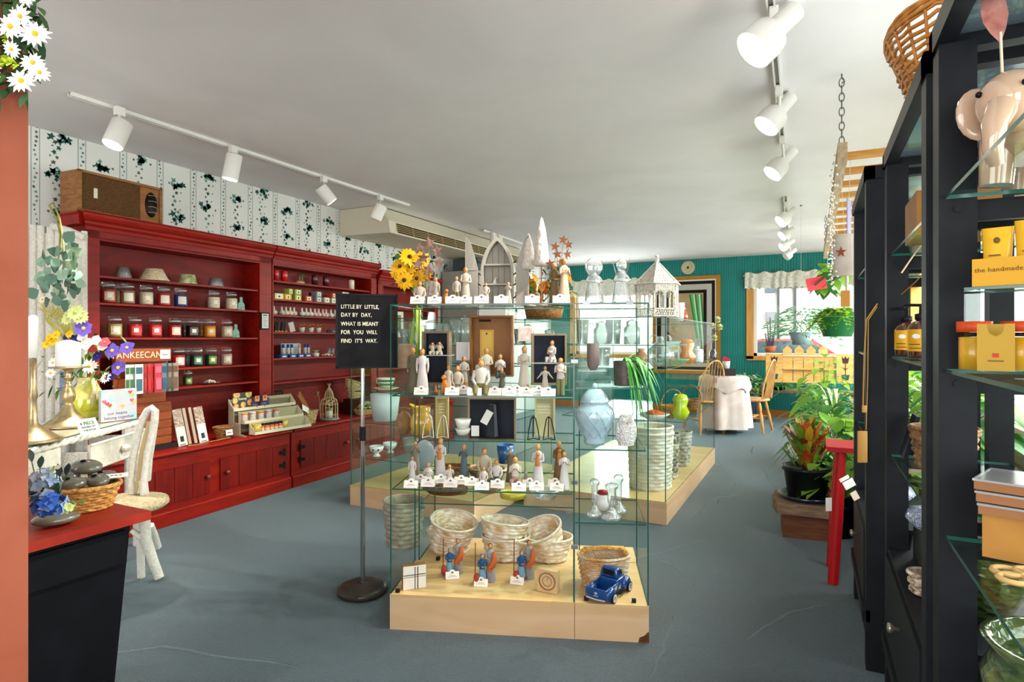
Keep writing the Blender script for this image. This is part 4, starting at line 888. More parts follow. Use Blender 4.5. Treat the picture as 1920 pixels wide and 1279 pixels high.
cluster('silk_hydrangea', 'vivid blue silk hydrangea in the left foreground, lower cluster', 'flowers', D(92, 948, 1.62), (.05, .04, .03), ['#2c56b4', '#4a74c8', '#3b66b8', '#7ea0d6'], 50, .018)
cluster('silk_hydrangea', 'tiny pale green bloom beside the vivid blue hydrangea', 'flowers', D(128, 952, 1.63), (.014, .014, .012), ['#d5dd9a', '#c2d07a'], 12, .014)
for sel, lb in ((lambda x: x > 92, 'dark leaf sprigs and buds right of the foreground hydrangeas'), (lambda x: x <= 92, 'dark leaf sprigs at the left of the foreground hydrangeas')):
    mb = MB()
    for px, py, dx, dz, L, c in ((140, 925, .9, .25, .045, '#2e8a3a'), (60, 850, -.3, 1, .05, '#26342c'), (75, 862, .2, 1, .05, '#1f3a2c'), (98, 870, .2, 1, .03, '#c9cf98'), (106, 866, .5, 1, .03, '#dcdcb4'), (124, 875, .3, 1, .05, '#20262a'), (112, 878, -.2, 1, .05, '#20262a')):
        if sel(px): b_ = D(px, py + 18, 1.66); mb.leaf(b_, Vector((dx, 0, dz)), L, .018, M(c, .6), .2); mb.tube([D(110 if px > 92 else 75, 930, 1.67), b_], .0015, M('#35502c', .6), 4)
    mb.build('foliage_sprig', None, None, 0, (lb, 'foliage'))

# daisies on the coral column
t = thing('daisy_garland', 'white silk daisy garland hanging on the coral column, top left', 'flowers', (0, 0, 0)); Yd = 1.1
mb = MB()
for i in range(330):
    py = rnd.uniform(-30, 178); wr = 84 - max(0, py - 95) * .30; px = rnd.uniform(-90, wr - 6); p = D(px, py, Yd - rnd.uniform(0, .09))
    d = Vector((rnd.uniform(-.6, 1), rnd.uniform(-1, .2), rnd.uniform(-.8, .7))); mb.leaf(p, d, rnd.uniform(.02, .045), .012, M(rnd.choice(['#2c4a24', '#1f3a20', '#44662c', '#3a5a36']), .6), .4)
mb.build('leaves', t)['kind'] = 'stuff'
mb = MB()
for i in range(6): mb.tube([D(-60 + i * 20, -30, Yd - .03), D(-50 + i * 20, 60, Yd - .05), D(-40 + i * 18, 150, Yd - .03)], .002, M('#35502c', .6), 4)
mb.build('stems', t)
for px, py, r, dx in ((20, 50, .026, .1), (38, 30, .022, .2), (66, 64, .028, .5), (22, 92, .018, 0), (62, 118, .024, .4), (74, 136, .020, .8), (40, 152, .026, .3), (-30, 60, .026, -.2), (-20, 130, .025, .1), (45, -10, .022, 0)):
    mb = MB(); c = D(px, py, Yd - .11); daisy(mb, c, room(dx * .8, -1) + (rnd.uniform(-.4, .3),), r * .86); mb.build('daisy_bloom', t)
for px, py in ((16, 72), (14, 110), (22, 118), (32, 120), (10, 118)):
    mb = MB(); q = D(px, py, Yd - .1)
    for k in range(5): mb.leaf(q, (rnd.uniform(-1, 1), -.6, rnd.uniform(-1, 1)), .012, .01, M('#b9cc3a', .6), .2)
    mb.build('yellow_green_floret', t)

# white wicker shelf unit behind the desk
WW = M('#ded9cd', .75, name='white_wicker', noise=('#cfc9bd', 40), bump=('wave', (3, 3, 120), .8, .006)); WWB = M('#e2ded4', .7, name='white_wicker_wrap', noise=('#d0cabf', 70), bump=('noise', 120, .8, .006))
t = thing('wicker_etagere', 'tall white wicker shelf tower against the left wall beside the coral column', 'shelf', (0, 0, 0))
Ye = 3.75
for px in (64, 78, 96, 158):
    mb = MB(); a = D(px, 422 + (px - 60) * .12, Ye); mb.tube([(a.x, a.y, 0.0), (a.x, a.y, a.z)], .024 if px < 100 else .018, WWB, 10); mb.build('post', t)
for a_, b_ in ((64, 96), (96, 158)):
    mb = MB(); p, q = D(a_, 430, Ye), D(b_, 440, Ye); vs = [(p.x, p.y, .3), (q.x, q.y, .3), (q.x, q.y, q.z), (p.x, p.y, p.z)]; mb.add(vs + [(x, y + .012, z) for x, y, z in vs], [(0, 1, 2, 3), (7, 6, 5, 4)], WW); mb.build('woven_panel', t)
mb = MB(); p, q = D(98, 424, Ye - .02), D(160, 446, Ye - .02); mb.tube([p, p.lerp(q, .5) + Vector((0, 0, .008)), q], .022, WWB, 8); mb.build('top_rail', t)
EU = ['#5a7a68', '#6f8f7c', '#86a08a', '#4c6a58', '#98ad90']
t = thing('eucalyptus_bunch', 'grey green eucalyptus bunch hanging from twine on the white wicker tower', 'foliage', (0, 0, 0)); Y_ = 3.4
mb = MB()
for i in range(60):
    px = rnd.gauss(116, 20); py = rnd.gauss(505, 30); px = min(158, max(68, px)); py = min(562, max(455, py)); p = D(px, py, Y_ + rnd.uniform(-.08, .05)); r = rnd.uniform(.04, .06)
    mb.leaf(p, Vector((rnd.uniform(-1, 1), rnd.uniform(-.5, .2), rnd.uniform(-1, .4))), r * 1.5, r * 1.25, M(rnd.choice(EU), .6), .15, up=(rnd.uniform(-.3, .3) + .5, -1, rnd.uniform(-.4, .4)), shape=.45)
mb.build('leaves', t)
mb = MB(); mb.tube([D(108, 500, Y_), D(113, 440, Y_), D(106, 410, Y_), D(92, 385, Y_), D(100, 380, Y_), D(112, 410, Y_), D(118, 450, Y_), D(122, 500, Y_)], .005, M('#8f8a4a', .8), 6); mb.build('twine', t)

# wicker desk
A = G(56, 836, .80); B = G(267, 782, .80); dx = (B - A).normalized(); dy = Vector((-dx.y, dx.x, 0)); Ld_ = (B - A).length
dk = thing('wicker_desk', 'white wicker desk with a glass top and an open drawer', 'desk', (A.x, A.y, 0), math.atan2(dx.y, dx.x)); Dd = .46
mb = MB(); mb.bb(-.25, Ld_, 0, Dd, .765, .79, WWB); mb.build('top_board', dk)
mb = MB(); mb.bb(-.25, Ld_ - .005, .005, Dd, .7905, .7975, M('#b9b5a0', .12, noise=('#a39f8c', 6)), edge=GEDGE); mb.build('glass_top', dk)
mb = MB(); n = 40
for k in range(2): mb.tube([(-.25 + (Ld_ + .25) * i / n, -.012 + .007 * math.sin(i * 1.5 + k * PI), .775 + .008 * math.cos(i * 1.5 + k * PI)) for i in range(n + 1)], .011, WWB, 6)
mb.build('braided_edge', dk)
mb = MB(); mb.bb(-.25, .22, .0, .02, .60, .765, WW); mb.build('woven_apron', dk)
mb = MB(); mb.bb(Ld_ - .2, Ld_, .0, .02, .60, .765, WW); mb.build('woven_apron', dk)
mb = MB(); mb.bb(.24, Ld_ - .2, -.13, -.115, .63, .755, WW); mb.bb(.24, .25, -.12, .2, .63, .72, WWB); mb.bb(Ld_ - .21, Ld_ - .2, -.12, .2, .63, .72, WWB); mb.bb(.24, Ld_ - .2, -.12, .2, .625, .635, WWB)
mb.tube([(.24, -.13, .755), (Ld_ - .2, -.13, .755)], .008, WWB, 6); mb.tube([(.24, -.13, .63), (Ld_ - .2, -.13, .63)], .008, WWB, 6); d_ = mb.build('drawer', dk)
mb = MB(); mb.ball((.24 + (Ld_ - .44) / 2, -.15, .69), (.026, .022, .022), WWB, 12, 8); mb.build('knob', d_)
mb = MB(); mb.bb(.22, Ld_ - .2, .02, Dd, .58, .60, M('#d5d1c8', .6)); mb.build('drawer_runner', dk)
for x in (-.23, Ld_ - .03):
    for y in (.02, Dd - .03): mb = MB(); mb.tube([(x, y, 0), (x, y, .77)], .02, WWB, 10); mb.build('leg', dk)
mb = MB()
for k in range(7):
    z0 = .15 + k * .08; mb.tube([(Ld_ - .14, .02, z0), (Ld_ - .03, .02, z0 + .1)], .003, WWB, 4); mb.tube([(Ld_ - .03, .02, z0), (Ld_ - .14, .02, z0 + .1)], .003, WWB, 4)
mb.tube([(Ld_ - .14, .02, .1), (Ld_ - .15, .02, .6)], .012, WWB, 8); mb.build('lattice_side', dk)
ZD = .799
BR = M('#9c8660', .36, .8, name='brushed_brass', noise=('#b8a47c', 30))
def pedestal(px, py, label, candle=True):
    p = G(px, py, ZD); t = thing('brass_pedestal', label, 'candle holder', p); k = 1.0
    mb = MB(); mb.lathe([(0, 0), (.125, .0), (.128, .01), (.115, .018), (.07, .05), (.035, .095), (.028, .12), (.018, .13), (.03, .145), (.036, .17), (.03, .2), (.016, .225), (.022, .235), (.014, .245), (.014, .27), (.024, .275), (.018, .283), (.016, .31), (.03, .325), (.09, .33), (.092, .338), (0, .338)], BR, 32); mb.build('stand', t)
    return t, p
t, p = pedestal(128, 800, 'tall brass pedestal holding a thick white candle on the glass desk top')
t = thing('pillar_candle', 'thick white pillar candle on the brass pedestal', 'candle', p + Vector((0, 0, .339)))
mb = MB(); mb.lathe([(0, 0), (.058, 0), (.06, .005), (.06, .125), (.056, .135), (.015, .15), (0, .148)], M('#e8e6e2', .35, coat=.4), 28); mb.build('wax', t)
mb = MB(); mb.tube([(0, 0, .146), (.002, 0, .158)], .0015, M('#3a3632'), 4); mb.build('wick', t)
p = G(50, 832, ZD); t = thing('brass_candlestick', 'second brass candlestick base at the left edge of the glass desk top', 'candle holder', p + Vector((-.03, .04, 0)))
mb = MB(); mb.lathe([(0, 0), (.12, 0), (.122, .01), (.1, .02), (.05, .06), (.02, .09), (.014, .2), (.02, .22), (.014, .26), (.014, .40), (0, .405)], BR, 28); mb.build('stand', t)
mb = MB(); mb.lathe([(0, .405), (.02, .405), (.02, .6), (.012, .61), (0, .61)], M('#eceae6', .4), 14); mb.build('taper', t)
# price sign in acrylic holder
p = G(168, 838, ZD + .0); p = D(165, 822, dist(G(165, 812, ZD)) - .04); t = thing('price_sign', 'small white price sign in a clear holder leaning on the desk edge', 'sign', (p.x, p.y, ZD), math.atan2(dx.y, dx.x) - .25)
Rt = Matrix.Rotation(-.45, 3, 'X')
mb = MB(); mb.box((0, 0, .04), (.125, .003, .085), CARD, R=Rt); mb.build('card', t)
mb = MB(); mb.box((0, -.004, .038), (.14, .002, .1), GLASS, R=Rt); mb.build('clear_holder', t)
for s_, z, sz in (('4 PIECE', .056, .026), ('WISHING SET', .036, .014), ('FOR $72.00', .018, .014)):
    mm = Rt @ Vector((0, -.003, z - .04)); text(s_, sz, INK, 'handwriting', t, (mm.x, mm.y, mm.z + .04), (PI / 2 - .45, 0, 0), .0003)
# pitcher with flowers, blue vase, art sign
YG = M('#b7bd1e', .15, name='chartreuse_glaze', noise=('#c9c23a', 6), coat=1)
p = G(150, 790, ZD) + Vector((-.02, .05, 0)); t = thing('glazed_pitcher', 'chartreuse glazed pitcher holding the mixed silk flowers on the desk', 'pitcher', p, -.2)
mb = MB(); mb.lathe([(0, 0), (.055, 0), (.085, .04), (.095, .09), (.09, .13)], YG, 28); mb.lathe([(.09, .13), (.08, .17), (.06, .21), (.05, .235), (.055, .26), (.05, .26), (.045, .235)], M('#c9bd8c', .2, noise=('#b9b83a', 12), coat=1), 28); mb.build('body', t)
mb = MB(); mb.tube([(.055, 0, .24), (.10, 0, .25), (.125, 0, .2), (.12, 0, .14), (.088, 0, .09)], [.01, .012, .012, .01, .008], M('#c9bd8c', .2, coat=1), 8); mb.build('handle', t)
pp = p
t = thing('textured_vase', 'pale blue bubbly textured cylinder vase behind the brass pedestal', 'vase', G(112, 785, ZD) + Vector((-.02, .06, 0)))
mb = MB(); mb.lathe([(0, 0), (.045, 0), (.048, .2), (.044, .29), (.04, .29), (.04, .01)], M('#a8bccd', .3, bump=('voronoi', 130, 1, .01), noise=('#8aa0ba', 50)), 24); mb.build('body', t)
fl = thing('silk_bouquet', 'mixed silk bouquet of yellow, white and purple flowers in the chartreuse pitcher', 'flowers', (0, 0, 0)); Yf = dist(pp) - .04
mb = MB()
for i in range(110):
    px, py = rnd.gauss(150, 36), rnd.gauss(690, 34); px = min(232, max(80, px)); py = min(752, max(630, py)); mb.leaf(D(px, py, Yf + rnd.uniform(0, .16)), (rnd.uniform(-1, 1), rnd.uniform(-.8, .3), rnd.uniform(-.7, .8)), rnd.uniform(.04, .08), .022, M(rnd.choice(GRNS), .6), .4)
for i in range(34): mb.tube([D(135 + rnd.uniform(-14, 10), 650, Yf + .08), D(110 + rnd.uniform(-28, 22), 600, Yf + .08), D(100 + rnd.uniform(-34, 30), rnd.uniform(560, 590), Yf + .08)], .002, M('#b9b04a', .7), 3)
for q in ((150, 700), (130, 690), (185, 700), (205, 690), (165, 660)): mb.tube([pp + Vector((0, 0, .2)), D(q[0], q[1], Yf + .02)], .003, M('#3f6a2c'), 4)
mb.build('foliage', fl)
def bloom(nm, px, py, r, pet, core, k=6, w_=.8, Y_=0, droop=.2):
    mb = MB(); daisy(mb, D(px, py, Yf - .03 + Y_), room(rnd.uniform(-.2, .4), -1) + (.35,), r, pet, core, k, w_, droop); mb.build(nm, fl)
for q in ((157, 616, .055), (211, 658, .052), (238, 652, .045), (222, 690, .05)): bloom('purple_pansy', q[0], q[1], q[2], '#6a52b8', '#e8d24a', 6, .9)
for q in ((139, 637, .035), (123, 633, .02), (206, 707, .03), (183, 668, .035)): bloom('indigo_bloom', q[0], q[1], q[2], '#2b2570', '#3a3088', 7, .8)
for q in ((99, 640, .035), (88, 645, .03), (113, 645, .03), (105, 628, .03), (130, 626, .03), (92, 632, .025)): bloom('yellow_bloom', q[0], q[1], q[2], '#e8bf1e', '#d8981c', 8, .7)
for q in ((168, 687, .05, '#f0efe8'), (198, 708, .04, '#e9e6dc'), (100, 680, .04, '#efeee6'), (95, 700, .035, '#efeee6'), (80, 562, .028, '#efe6c8')): bloom('white_daisy', q[0], q[1], q[2], q[3], '#dca424', 14, .3)
for q in ((162, 645, .04), (180, 638, .035), (152, 632, .028), (192, 650, .032)): bloom('white_tulip', q[0], q[1], q[2], '#f1ece4', '#e8e0d0', 5, 1)
bloom('pink_tulip', 196, 642, .035, '#e2566a', '#e88a4a', 5, 1)
for q in ((142, 586, .06), (152, 595, .05), (128, 596, .05)): bloom('green_mum', q[0], q[1], q[2], '#cbd68c', '#b9c46a', 12, .4)
p = G(215, 790, ZD); t = thing('art_sign', 'small pink and blue floral sign lettered in blue on the desk', 'sign', p + Vector((-.0, .02, 0)), math.atan2(dx.y, dx.x) - .55)
mb = MB(); mb.bb(-.105, .105, -.012, .012, .002, .19, M('#d9b9bb', .5, noise=('#9fc4cc', 16))); mb.build('panel', t)
mb = MB()
for i in range(9): mb.lathe([(0, 0)], CARD, 3); x, z = rnd.uniform(-.09, .09), rnd.uniform(.07, .17); mb.add([(x, -.0128, z - .012), (x + .014, -.0128, z + .004), (x + .007, -.0128, z + .012), (x, -.0128, z + .006), (x - .007, -.0128, z + .012), (x - .014, -.0128, z + .004)], [(0, 1, 2, 3, 4, 5)], M(rnd.choice(('#cf4650', '#e0607a', '#e89a8a', '#d8b84a')), .5))
mb.build('painted_hearts', t)
text('our hearts', .026, M('#244a8c', .5), 'painted_lettering', t, (-.01, -.0125, .048), (PI / 2, 0, 0), .0004); text('belong together', .026, M('#244a8c', .5), 'painted_lettering', t, (0, -.0125, .022), (PI / 2, 0, 0), .0004)
# wicker chair
ch = thing('wicker_chair', 'white wicker chair pulled up to the wicker desk', 'chair', (0, 0, 0)); Yc = 3.2
def pt(l, Y=Yc): return [D(a, b, Y if len(q) == 0 else q[0]) for a, b, *q in l]
mb = MB(); mb.tube(pt([(249, 940), (246, 905), (249, 860), (258, 815), (268, 785), (277, 770), (285, 765), (291, 770), (290, 790), (284, 830, 3.22), (279, 860, 3.25), (276, 900, 3.28)]), .019, WWB, 10); mb.build('back_hoop', ch)
mb = MB(); mb.tube(pt([(268, 945, 3.18), (270, 900, 3.18), (276, 850, 3.2), (286, 810, 3.2), (288, 790, 3.2)]), .017, WWB, 10); mb.build('back_post', ch)
mb = MB(); mb.tube(pt([(268, 900), (272, 935), (272, 965), (274, 1010), (286, 1050), (299, 1084)]), [.022, .022, .024, .026, .026, .024], WWB, 10); mb.build('leg', ch)
mb = MB(); mb.tube(pt([(282, 985, 3.45), (290, 1005, 3.5), (296, 1026, 3.55)]), .02, WWB, 10); mb.build('leg', ch)
sc = D(232, 945, 3.05)
mb = MB(); q_ = []
mb.lathe([(0, .0), (.19, .0), (.205, .015), (.2, .035), (0, .04)], M('#cfc2a4', .8, noise=('#a8946c', 60), bump=('voronoi', 90, .9, .006)), 24, c=(sc.x, sc.y, .43)); mb.build('woven_seat', ch)
for a_ in (2.2, 3.6, -.9): mb = MB(); mb.tube([(sc.x + .17 * math.cos(a_), sc.y + .17 * math.sin(a_), .43), (sc.x + .2 * math.cos(a_), sc.y + .2 * math.sin(a_), 0.0)], .02, WWB, 10); mb.build('leg', ch)
mb = MB(); mb.tube(pt([(247, 995), (260, 1005), (274, 1012)]), .014, WWB, 8); mb.build('stretcher', ch)
mb = MB()
for k in range(9): mb.tube(pt([(254 + k * 1.2, 930 - k * 4), (262 + k * 1.5, 850), (282 - (8 - k) * .6, 790)]), .004, M('#cdb98c', .8), 4)
mb.build('cane_back', ch)
# ---------------------------------------------------------------- front glass showcase
MAPLE = M('#cfa980', .45, name='maple_laminate', wood=('#dcbb94', 1.3, (1, 1, 7)), coat=.1); MAPT = M('#cda66f', .4, name='maple_top', wood=('#d6b482', 1.5, (1, 5, 1)), coat=.15)
FO = G(731, 1180); FX = Vector((.9365, .3506, 0)); FY = Vector((-.3506, .9365, 0)); FRZ = math.atan2(FX.y, FX.x)
FW_, FM_, FD1, FD2, ZB = 1.135, .820, .41, .78, .157
ZT, ZM, ZL_, ZR1, ZR2 = 1.452, 1.045, .627, .775, .45
def FL(x, y, z=0): p = FO + FX * x + FY * y; return Vector((p.x, p.y, z))
def FP(px, y, z):                                  # the point of the plane y, column px, height z
    r = ray(px, 600); n = FY; k = (FO.dot(n) + y) / (r[0] * n.x + r[1] * n.y); return Vector((r[0] * k, r[1] * k, z))
def FH(px, py, y): r = ray(px, py); n = FY; k = (FO.dot(n) + y) / (r[0] * n.x + r[1] * n.y); return H + r[2] * k
CLIP = M('#8d9092', .3, .7); BCL = M('#2a211c', .5)
sc_ = thing('glass_showcase', 'front glass display case of figurines on a pale maple base', 'display case', FL(0, 0), FRZ)
for a, b, c, d in ((0, FM_ - .001, 0, FD1 - .001), (FM_ + .001, FW_, 0, .72), (0.02, FM_ - .001, FD1 + .001, FD2)):
    mb = MB(); mb.bb(a, b, c, d, 0, ZB - .012, MAPLE); mb.bb(a, b, c, d, ZB - .012, ZB, MAPT); mb.build('maple_base', sc_)
mb = MB(); mb.add([(FW_ + .001, -.001, .0), (FW_ - .045, -.0012, .0), (FW_ - .04, -.0012, .022), (FW_ - .02, -.0012, .03), (FW_ - .006, -.0012, .045), (FW_ + .001, -.001, .048)], [(0, 5, 4, 3, 2, 1)], M('#6e4520', .8, noise=('#4a2c14', 60))); mb.build('chipped_corner', sc_)
def pane(nm, x0, x1, y0, y1, z0, z1, par=sc_):
    """glass sheet with green cut edges"""
    mb = MB(); d = (abs(x1 - x0), abs(y1 - y0), z1 - z0); k = d.index(min(d)); F_ = [((0, 2, 3, 1), 2), ((4, 5, 7, 6), 2), ((0, 1, 5, 4), 1), ((2, 6, 7, 3), 1), ((0, 4, 6, 2), 0), ((1, 3, 7, 5), 0)]
    vs = [(x, y, z) for z in (z0, z1) for y in (y0, y1) for x in (x0, x1)]
    mb.add(vs, [f for f, a in F_ if a == k], GLASS); mb.add(vs, [f for f, a in F_ if a != k], GEDGE); return mb.build(nm, par)
g = .006
pane('glass_top', 0, FM_, -.0, FD1, ZT - g, ZT); pane('glass_top', FM_ + .002, FW_, -.0, .50, ZT - g, ZT)
for z in (ZM, ZL_): pane('glass_shelf', .008, FM_ - .008, .006, FD1 - .012, z - g, z)
for z in (ZR1, ZR2, 1.16): pane('glass_shelf', .03, FM_ - .008, FD1 + .012, FD2 - .05, z - g, z)
for x in (.0, FM_ - g): pane('glass_side', x, x + g, .004, FD1, ZB, ZT - g)
pane('glass_side', .02, .026, FD1 + .004, FD2 - .02, ZB, ZT - g); pane('glass_side', FM_ + .02, FM_ + .026, .50, .506, ZB, ZT - g)
pane('glass_side', FW_ - g, FW_, .004, .49, ZB, ZT - g); pane('glass_back', FM_ + .03, FW_ - .01, .495, .50, ZB, ZT - g)
for z in (1.086, .82, .503): pane('glass_shelf', FM_ + .004, FW_ - .012, .01, .40, z - g, z)
for (x, y, z) in ((.03, FD1 + .03, .42), (FM_ - .03, FD1 + .03, .42), (FM_ + .0, -.01, 1.2), (FM_, -.01, .40), (FM_ + .05, 0, ZT), (FW_ - .08, 0, ZT), (FM_, .2, ZL_)):
    mb = MB(); mb.box((x, y + .004, z), (.03, .012, .016), CLIP); mb.build('metal_clip', sc_)
for x, y in ((.03, .02), (.12, FD1 + .01), (FM_ + .05, .03), (FW_ - .06, .03), (.68, FD1 + .02), (.12, .43)):
    mb = MB(); mb.box((x, y, ZB + .008), (.018, .012, .016), BCL); mb.build('rubber_clip', sc_)

# ---------------------------------------------------------------- carved figures
SK = '#c08a58'; WDR = '#c4b6a6'
def dim(c, k=.87): c = c.lstrip('#'); return '#' + ''.join('%02x' % int(int(c[i:i + 2], 16) * k) for i in (0, 2, 4))
def person(label, loc, h, rz=FACE, dress=WDR, hair='#6f4a28', pose='down', seated=False, top=None, legs=None, skin=SK, bun=False, group='carved people figurines', extra=None, sleeves=None, wide=1.0, name='figurine'):
    t = thing(name, label, 'figurine', loc, rz, group); hs = h / (.66 if seated else 1.0)
    Z = lambda f: f * hs - (.34 * hs if seated else 0)
    top = top and dim(top); dress = dim(dress); sleeves = sleeves and dim(sleeves)
    DR, SKM, HM = M(dress, .7, bump=('noise', 140, .4, .003)), M(skin, .6), M(hair, .75, bump=('noise', 160, .6, .003)); TP = M(top, .7, bump=('noise', 140, .4, .003)) if top else DR; SL = M(sleeves, .7) if sleeves else TP
    mb = MB(); W = hs * wide
    if seated:
        mb.loft([(0, 0, 0, .13 * W, .11 * W), (0, 0, .05 * hs, .14 * W, .13 * W), (0, 0, Z(.50), .11 * W, .10 * W), (0, 0, Z(.56), .085 * W, .065 * W)], DR, 12)
        for s_ in (-1, 1): mb.tube([(s_ * .06 * W, 0, Z(.44)), (s_ * .09 * W, -.17 * W, Z(.47)), (s_ * .08 * W, -.19 * W, .02 * hs), (s_ * .085 * W, -.23 * W, .012 * hs)], [.06 * W, .058 * W, .042 * W, .028 * W], M(legs, .7) if legs else DR, 10)
        mb.loft([(0, 0, Z(.50), .095 * W, .075 * W), (0, 0, Z(.62), .085 * W, .06 * W), (0, -.004, Z(.76), .115 * W, .065 * W), (0, 0, Z(.83), .085 * W, .05 * W), (0, 0, Z(.855), .03 * W, .03 * W)], TP, 12)
    else:
        if legs:
            for s_ in (-1, 1): mb.tube([(s_ * .05 * W, 0, 0), (s_ * .05 * W, 0, .2 * hs), (s_ * .045 * W, 0, .48 * hs)], [.045 * W, .045 * W, .058 * W], M(legs, .7), 10)
        else: mb.loft([(0, 0, 0, .15 * W, .13 * W), (.0, 0, .05 * hs, .142 * W, .12 * W), (0, 0, .3 * hs, .118 * W, .095 * W), (0, 0, .5 * hs, .095 * W, .07 * W)], DR, 14)
        mb.loft([(0, 0, .44 * hs, .10 * W, .075 * W), (0, 0, .52 * hs, .092 * W, .068 * W), (0, 0, .62 * hs, .078 * W, .056 * W), (0, -.003, .76 * hs, .108 * W, .062 * W), (0, 0, .82 * hs, .085 * W, .05 * W), (0, 0, .85 * hs, .03 * W, .03 * W)], TP, 14)
    mb.build('body', t)
    mb = MB(); mb.tube([(0, 0, Z(.84)), (0, 0, Z(.88))], .026 * W, SKM, 8); mb.ball((0, -.008 * hs, Z(.925)), (.052 * W, .058 * W, .07 * hs), SKM, 12, 9); mb.tube([(0, -.06 * hs, Z(.93)), (0, -.068 * hs, Z(.915))], [.004 * hs, .009 * hs], SKM, 6); mb.build('head', t)
    mb = MB(); mb.ball((0, .014 * hs, Z(.937)), (.060 * W, .058 * W, .072 * hs), HM, 12, 9)
    if bun: mb.ball((0, .07 * hs, Z(.93)), .03 * hs, HM, 8, 6)
    elif not (legs or top == 'x'): mb.ball((0, .03 * hs, Z(.88)), (.05 * W, .035 * W, .06 * hs), HM, 10, 6)
    mb.build('hair', t)
    A = {'down': [(1, 0), (1.25, 0, .63), (1.2, -.25, .48), None], 'chest': [(1, 0), (1.35, -.2, .64), (.35, -.95, .72), None], 'cross': [(1, 0), (1.3, -.3, .62), (-.35, -.95, .68), None], 'hold': [(1, 0), (1.35, -.3, .62), (.25, -1.1, .60), None],
         'open': [(1, 0), (1.9, -.1, .66), (2.8, -.2, .56), None], 'lap': [(1, 0), (1.35, -.35, .62), (.7, -1.3, .50), None], 'face': [(1, 0), (1.2, -.7, .66), (.35, -1.0, .84), None], 'up': [(1, 0), (1.5, -.2, .7), (.9, -.7, .88), None]}[pose]
    for s_ in (-1, 1):
        P = [(s_ * .10 * W, 0, Z(.79))] + [(s_ * .10 * W * a[0], .10 * W * a[1] - .0, Z(a[2])) for a in A[1:3]]
        mb = MB(); mb.tube([P[0], Vector(P[0]).lerp(Vector(P[1]), .5), P[1], Vector(P[1]).lerp(Vector(P[2]), .85)], [.034 * W, .032 * W, .027 * W, .02 * W], SL, 8)
        e = Vector(P[2]); d = (e - Vector(P[1])).normalized(); mb.tube([e - d * .02 * hs, e + d * .01 * hs], [.016 * W, .018 * W], SKM, 7)
        for k in range(4): mb.tube([e + d * .006 * hs + Vector((0, 0, (k - 1.5) * .009 * hs)), e + d * (.03 + .006 * (k in (1, 2))) * hs + Vector((0, 0, (k - 1.5) * .009 * hs))], .0052 * hs, SKM, 4)
        mb.tube([e, e + d * .014 * hs + Vector((0, -.012 * hs, .018 * hs))], .006 * hs, SKM, 4); mb.build('arm', t)
    if extra == 'baby':
        mb = MB(); mb.ball((.02 * hs, -.105 * hs, Z(.66)), (.07 * hs, .04 * hs, .035 * hs), M('#e2d8c8', .7), 10, 7); mb.ball((-.055 * hs, -.11 * hs, Z(.685)), .032 * hs, SKM, 9, 7); mb.build('bundled_baby', t)
    if extra == 'child':
        mb = MB(); mb.loft([(.0, -.10 * hs, Z(.50), .05 * hs, .04 * hs), (0, -.10 * hs, Z(.66), .055 * hs, .04 * hs), (0, -.1 * hs, Z(.74), .03 * hs, .03 * hs)], M('#b5723a', .7), 10); mb.ball((.01 * hs, -.11 * hs, Z(.79)), .045 * hs, M('#c0803c', .7), 10, 7); mb.build('held_child', t)
    if extra == 'cat': mb = MB(); mb.ball((0, -.12 * hs, Z(.60)), (.09 * hs, .05 * hs, .045 * hs), M('#b86a2c', .6), 10, 7); mb.ball((.08 * hs, -.13 * hs, Z(.65)), .035 * hs, M('#b86a2c', .6), 8, 6); mb.build('held_pet', t)
    return t
def animal(label, loc, h, rz, col, kind='sit', cat='figurine', group=None):
    t = thing('animal_figurine', label, cat, loc, rz, group); m = M(col, .55, coat=.15); mb = MB()
    if kind == 'sit':
        mb.loft([(0, .12 * h, 0, .22 * h, .26 * h), (0, .1 * h, .2 * h, .22 * h, .25 * h), (0, .0, .5 * h, .15 * h, .17 * h), (0, -.05 * h, .7 * h, .1 * h, .1 * h)], m, 12)
        for s_ in (-1, 1): mb.tube([(s_ * .09 * h, -.08 * h, .5 * h), (s_ * .09 * h, -.16 * h, 0.02 * h)], [.07 * h, .05 * h], m, 8)
        mb.tube([(.1 * h, .3 * h, .04 * h), (.25 * h, .2 * h, .04 * h)], [.05 * h, .02 * h], m, 6); hz, hy = .82, -.1
    else:
        mb.tube([(0, .42 * h, .55 * h), (0, .3 * h, .6 * h), (0, -.2 * h, .6 * h), (0, -.4 * h, .75 * h)], [.14 * h, .24 * h, .24 * h, .12 * h], m, 12)
        for s_ in (-1, 1):
            for y in (-.22, .3): mb.tube([(s_ * .12 * h, y * h, .5 * h), (s_ * .12 * h, y * h, 0)], [.08 * h, .05 * h], m, 7)
        hz, hy = .88, -.5
    mb.build('body', t)
    mb = MB(); mb.ball((0, hy * h, hz * h), (.13 * h, .15 * h, .13 * h), m, 10, 8); mb.ball((0, (hy - .15) * h, (hz - .04) * h), (.06 * h, .08 * h, .055 * h), m, 8, 6)
    for s_ in (-1, 1): mb.leaf((s_ * .1 * h, hy * h, (hz + .07) * h), (s_ * .5, 0, -1 if kind == 'sit' else .8), .15 * h, .1 * h, m, .1, n=2)
    mb.build('head', t); return t
CRD = M('#ebe3da', .6, name='card_stock'); INK2 = M('#7b7680', .6); LOGO = M('#5c5566', .6)
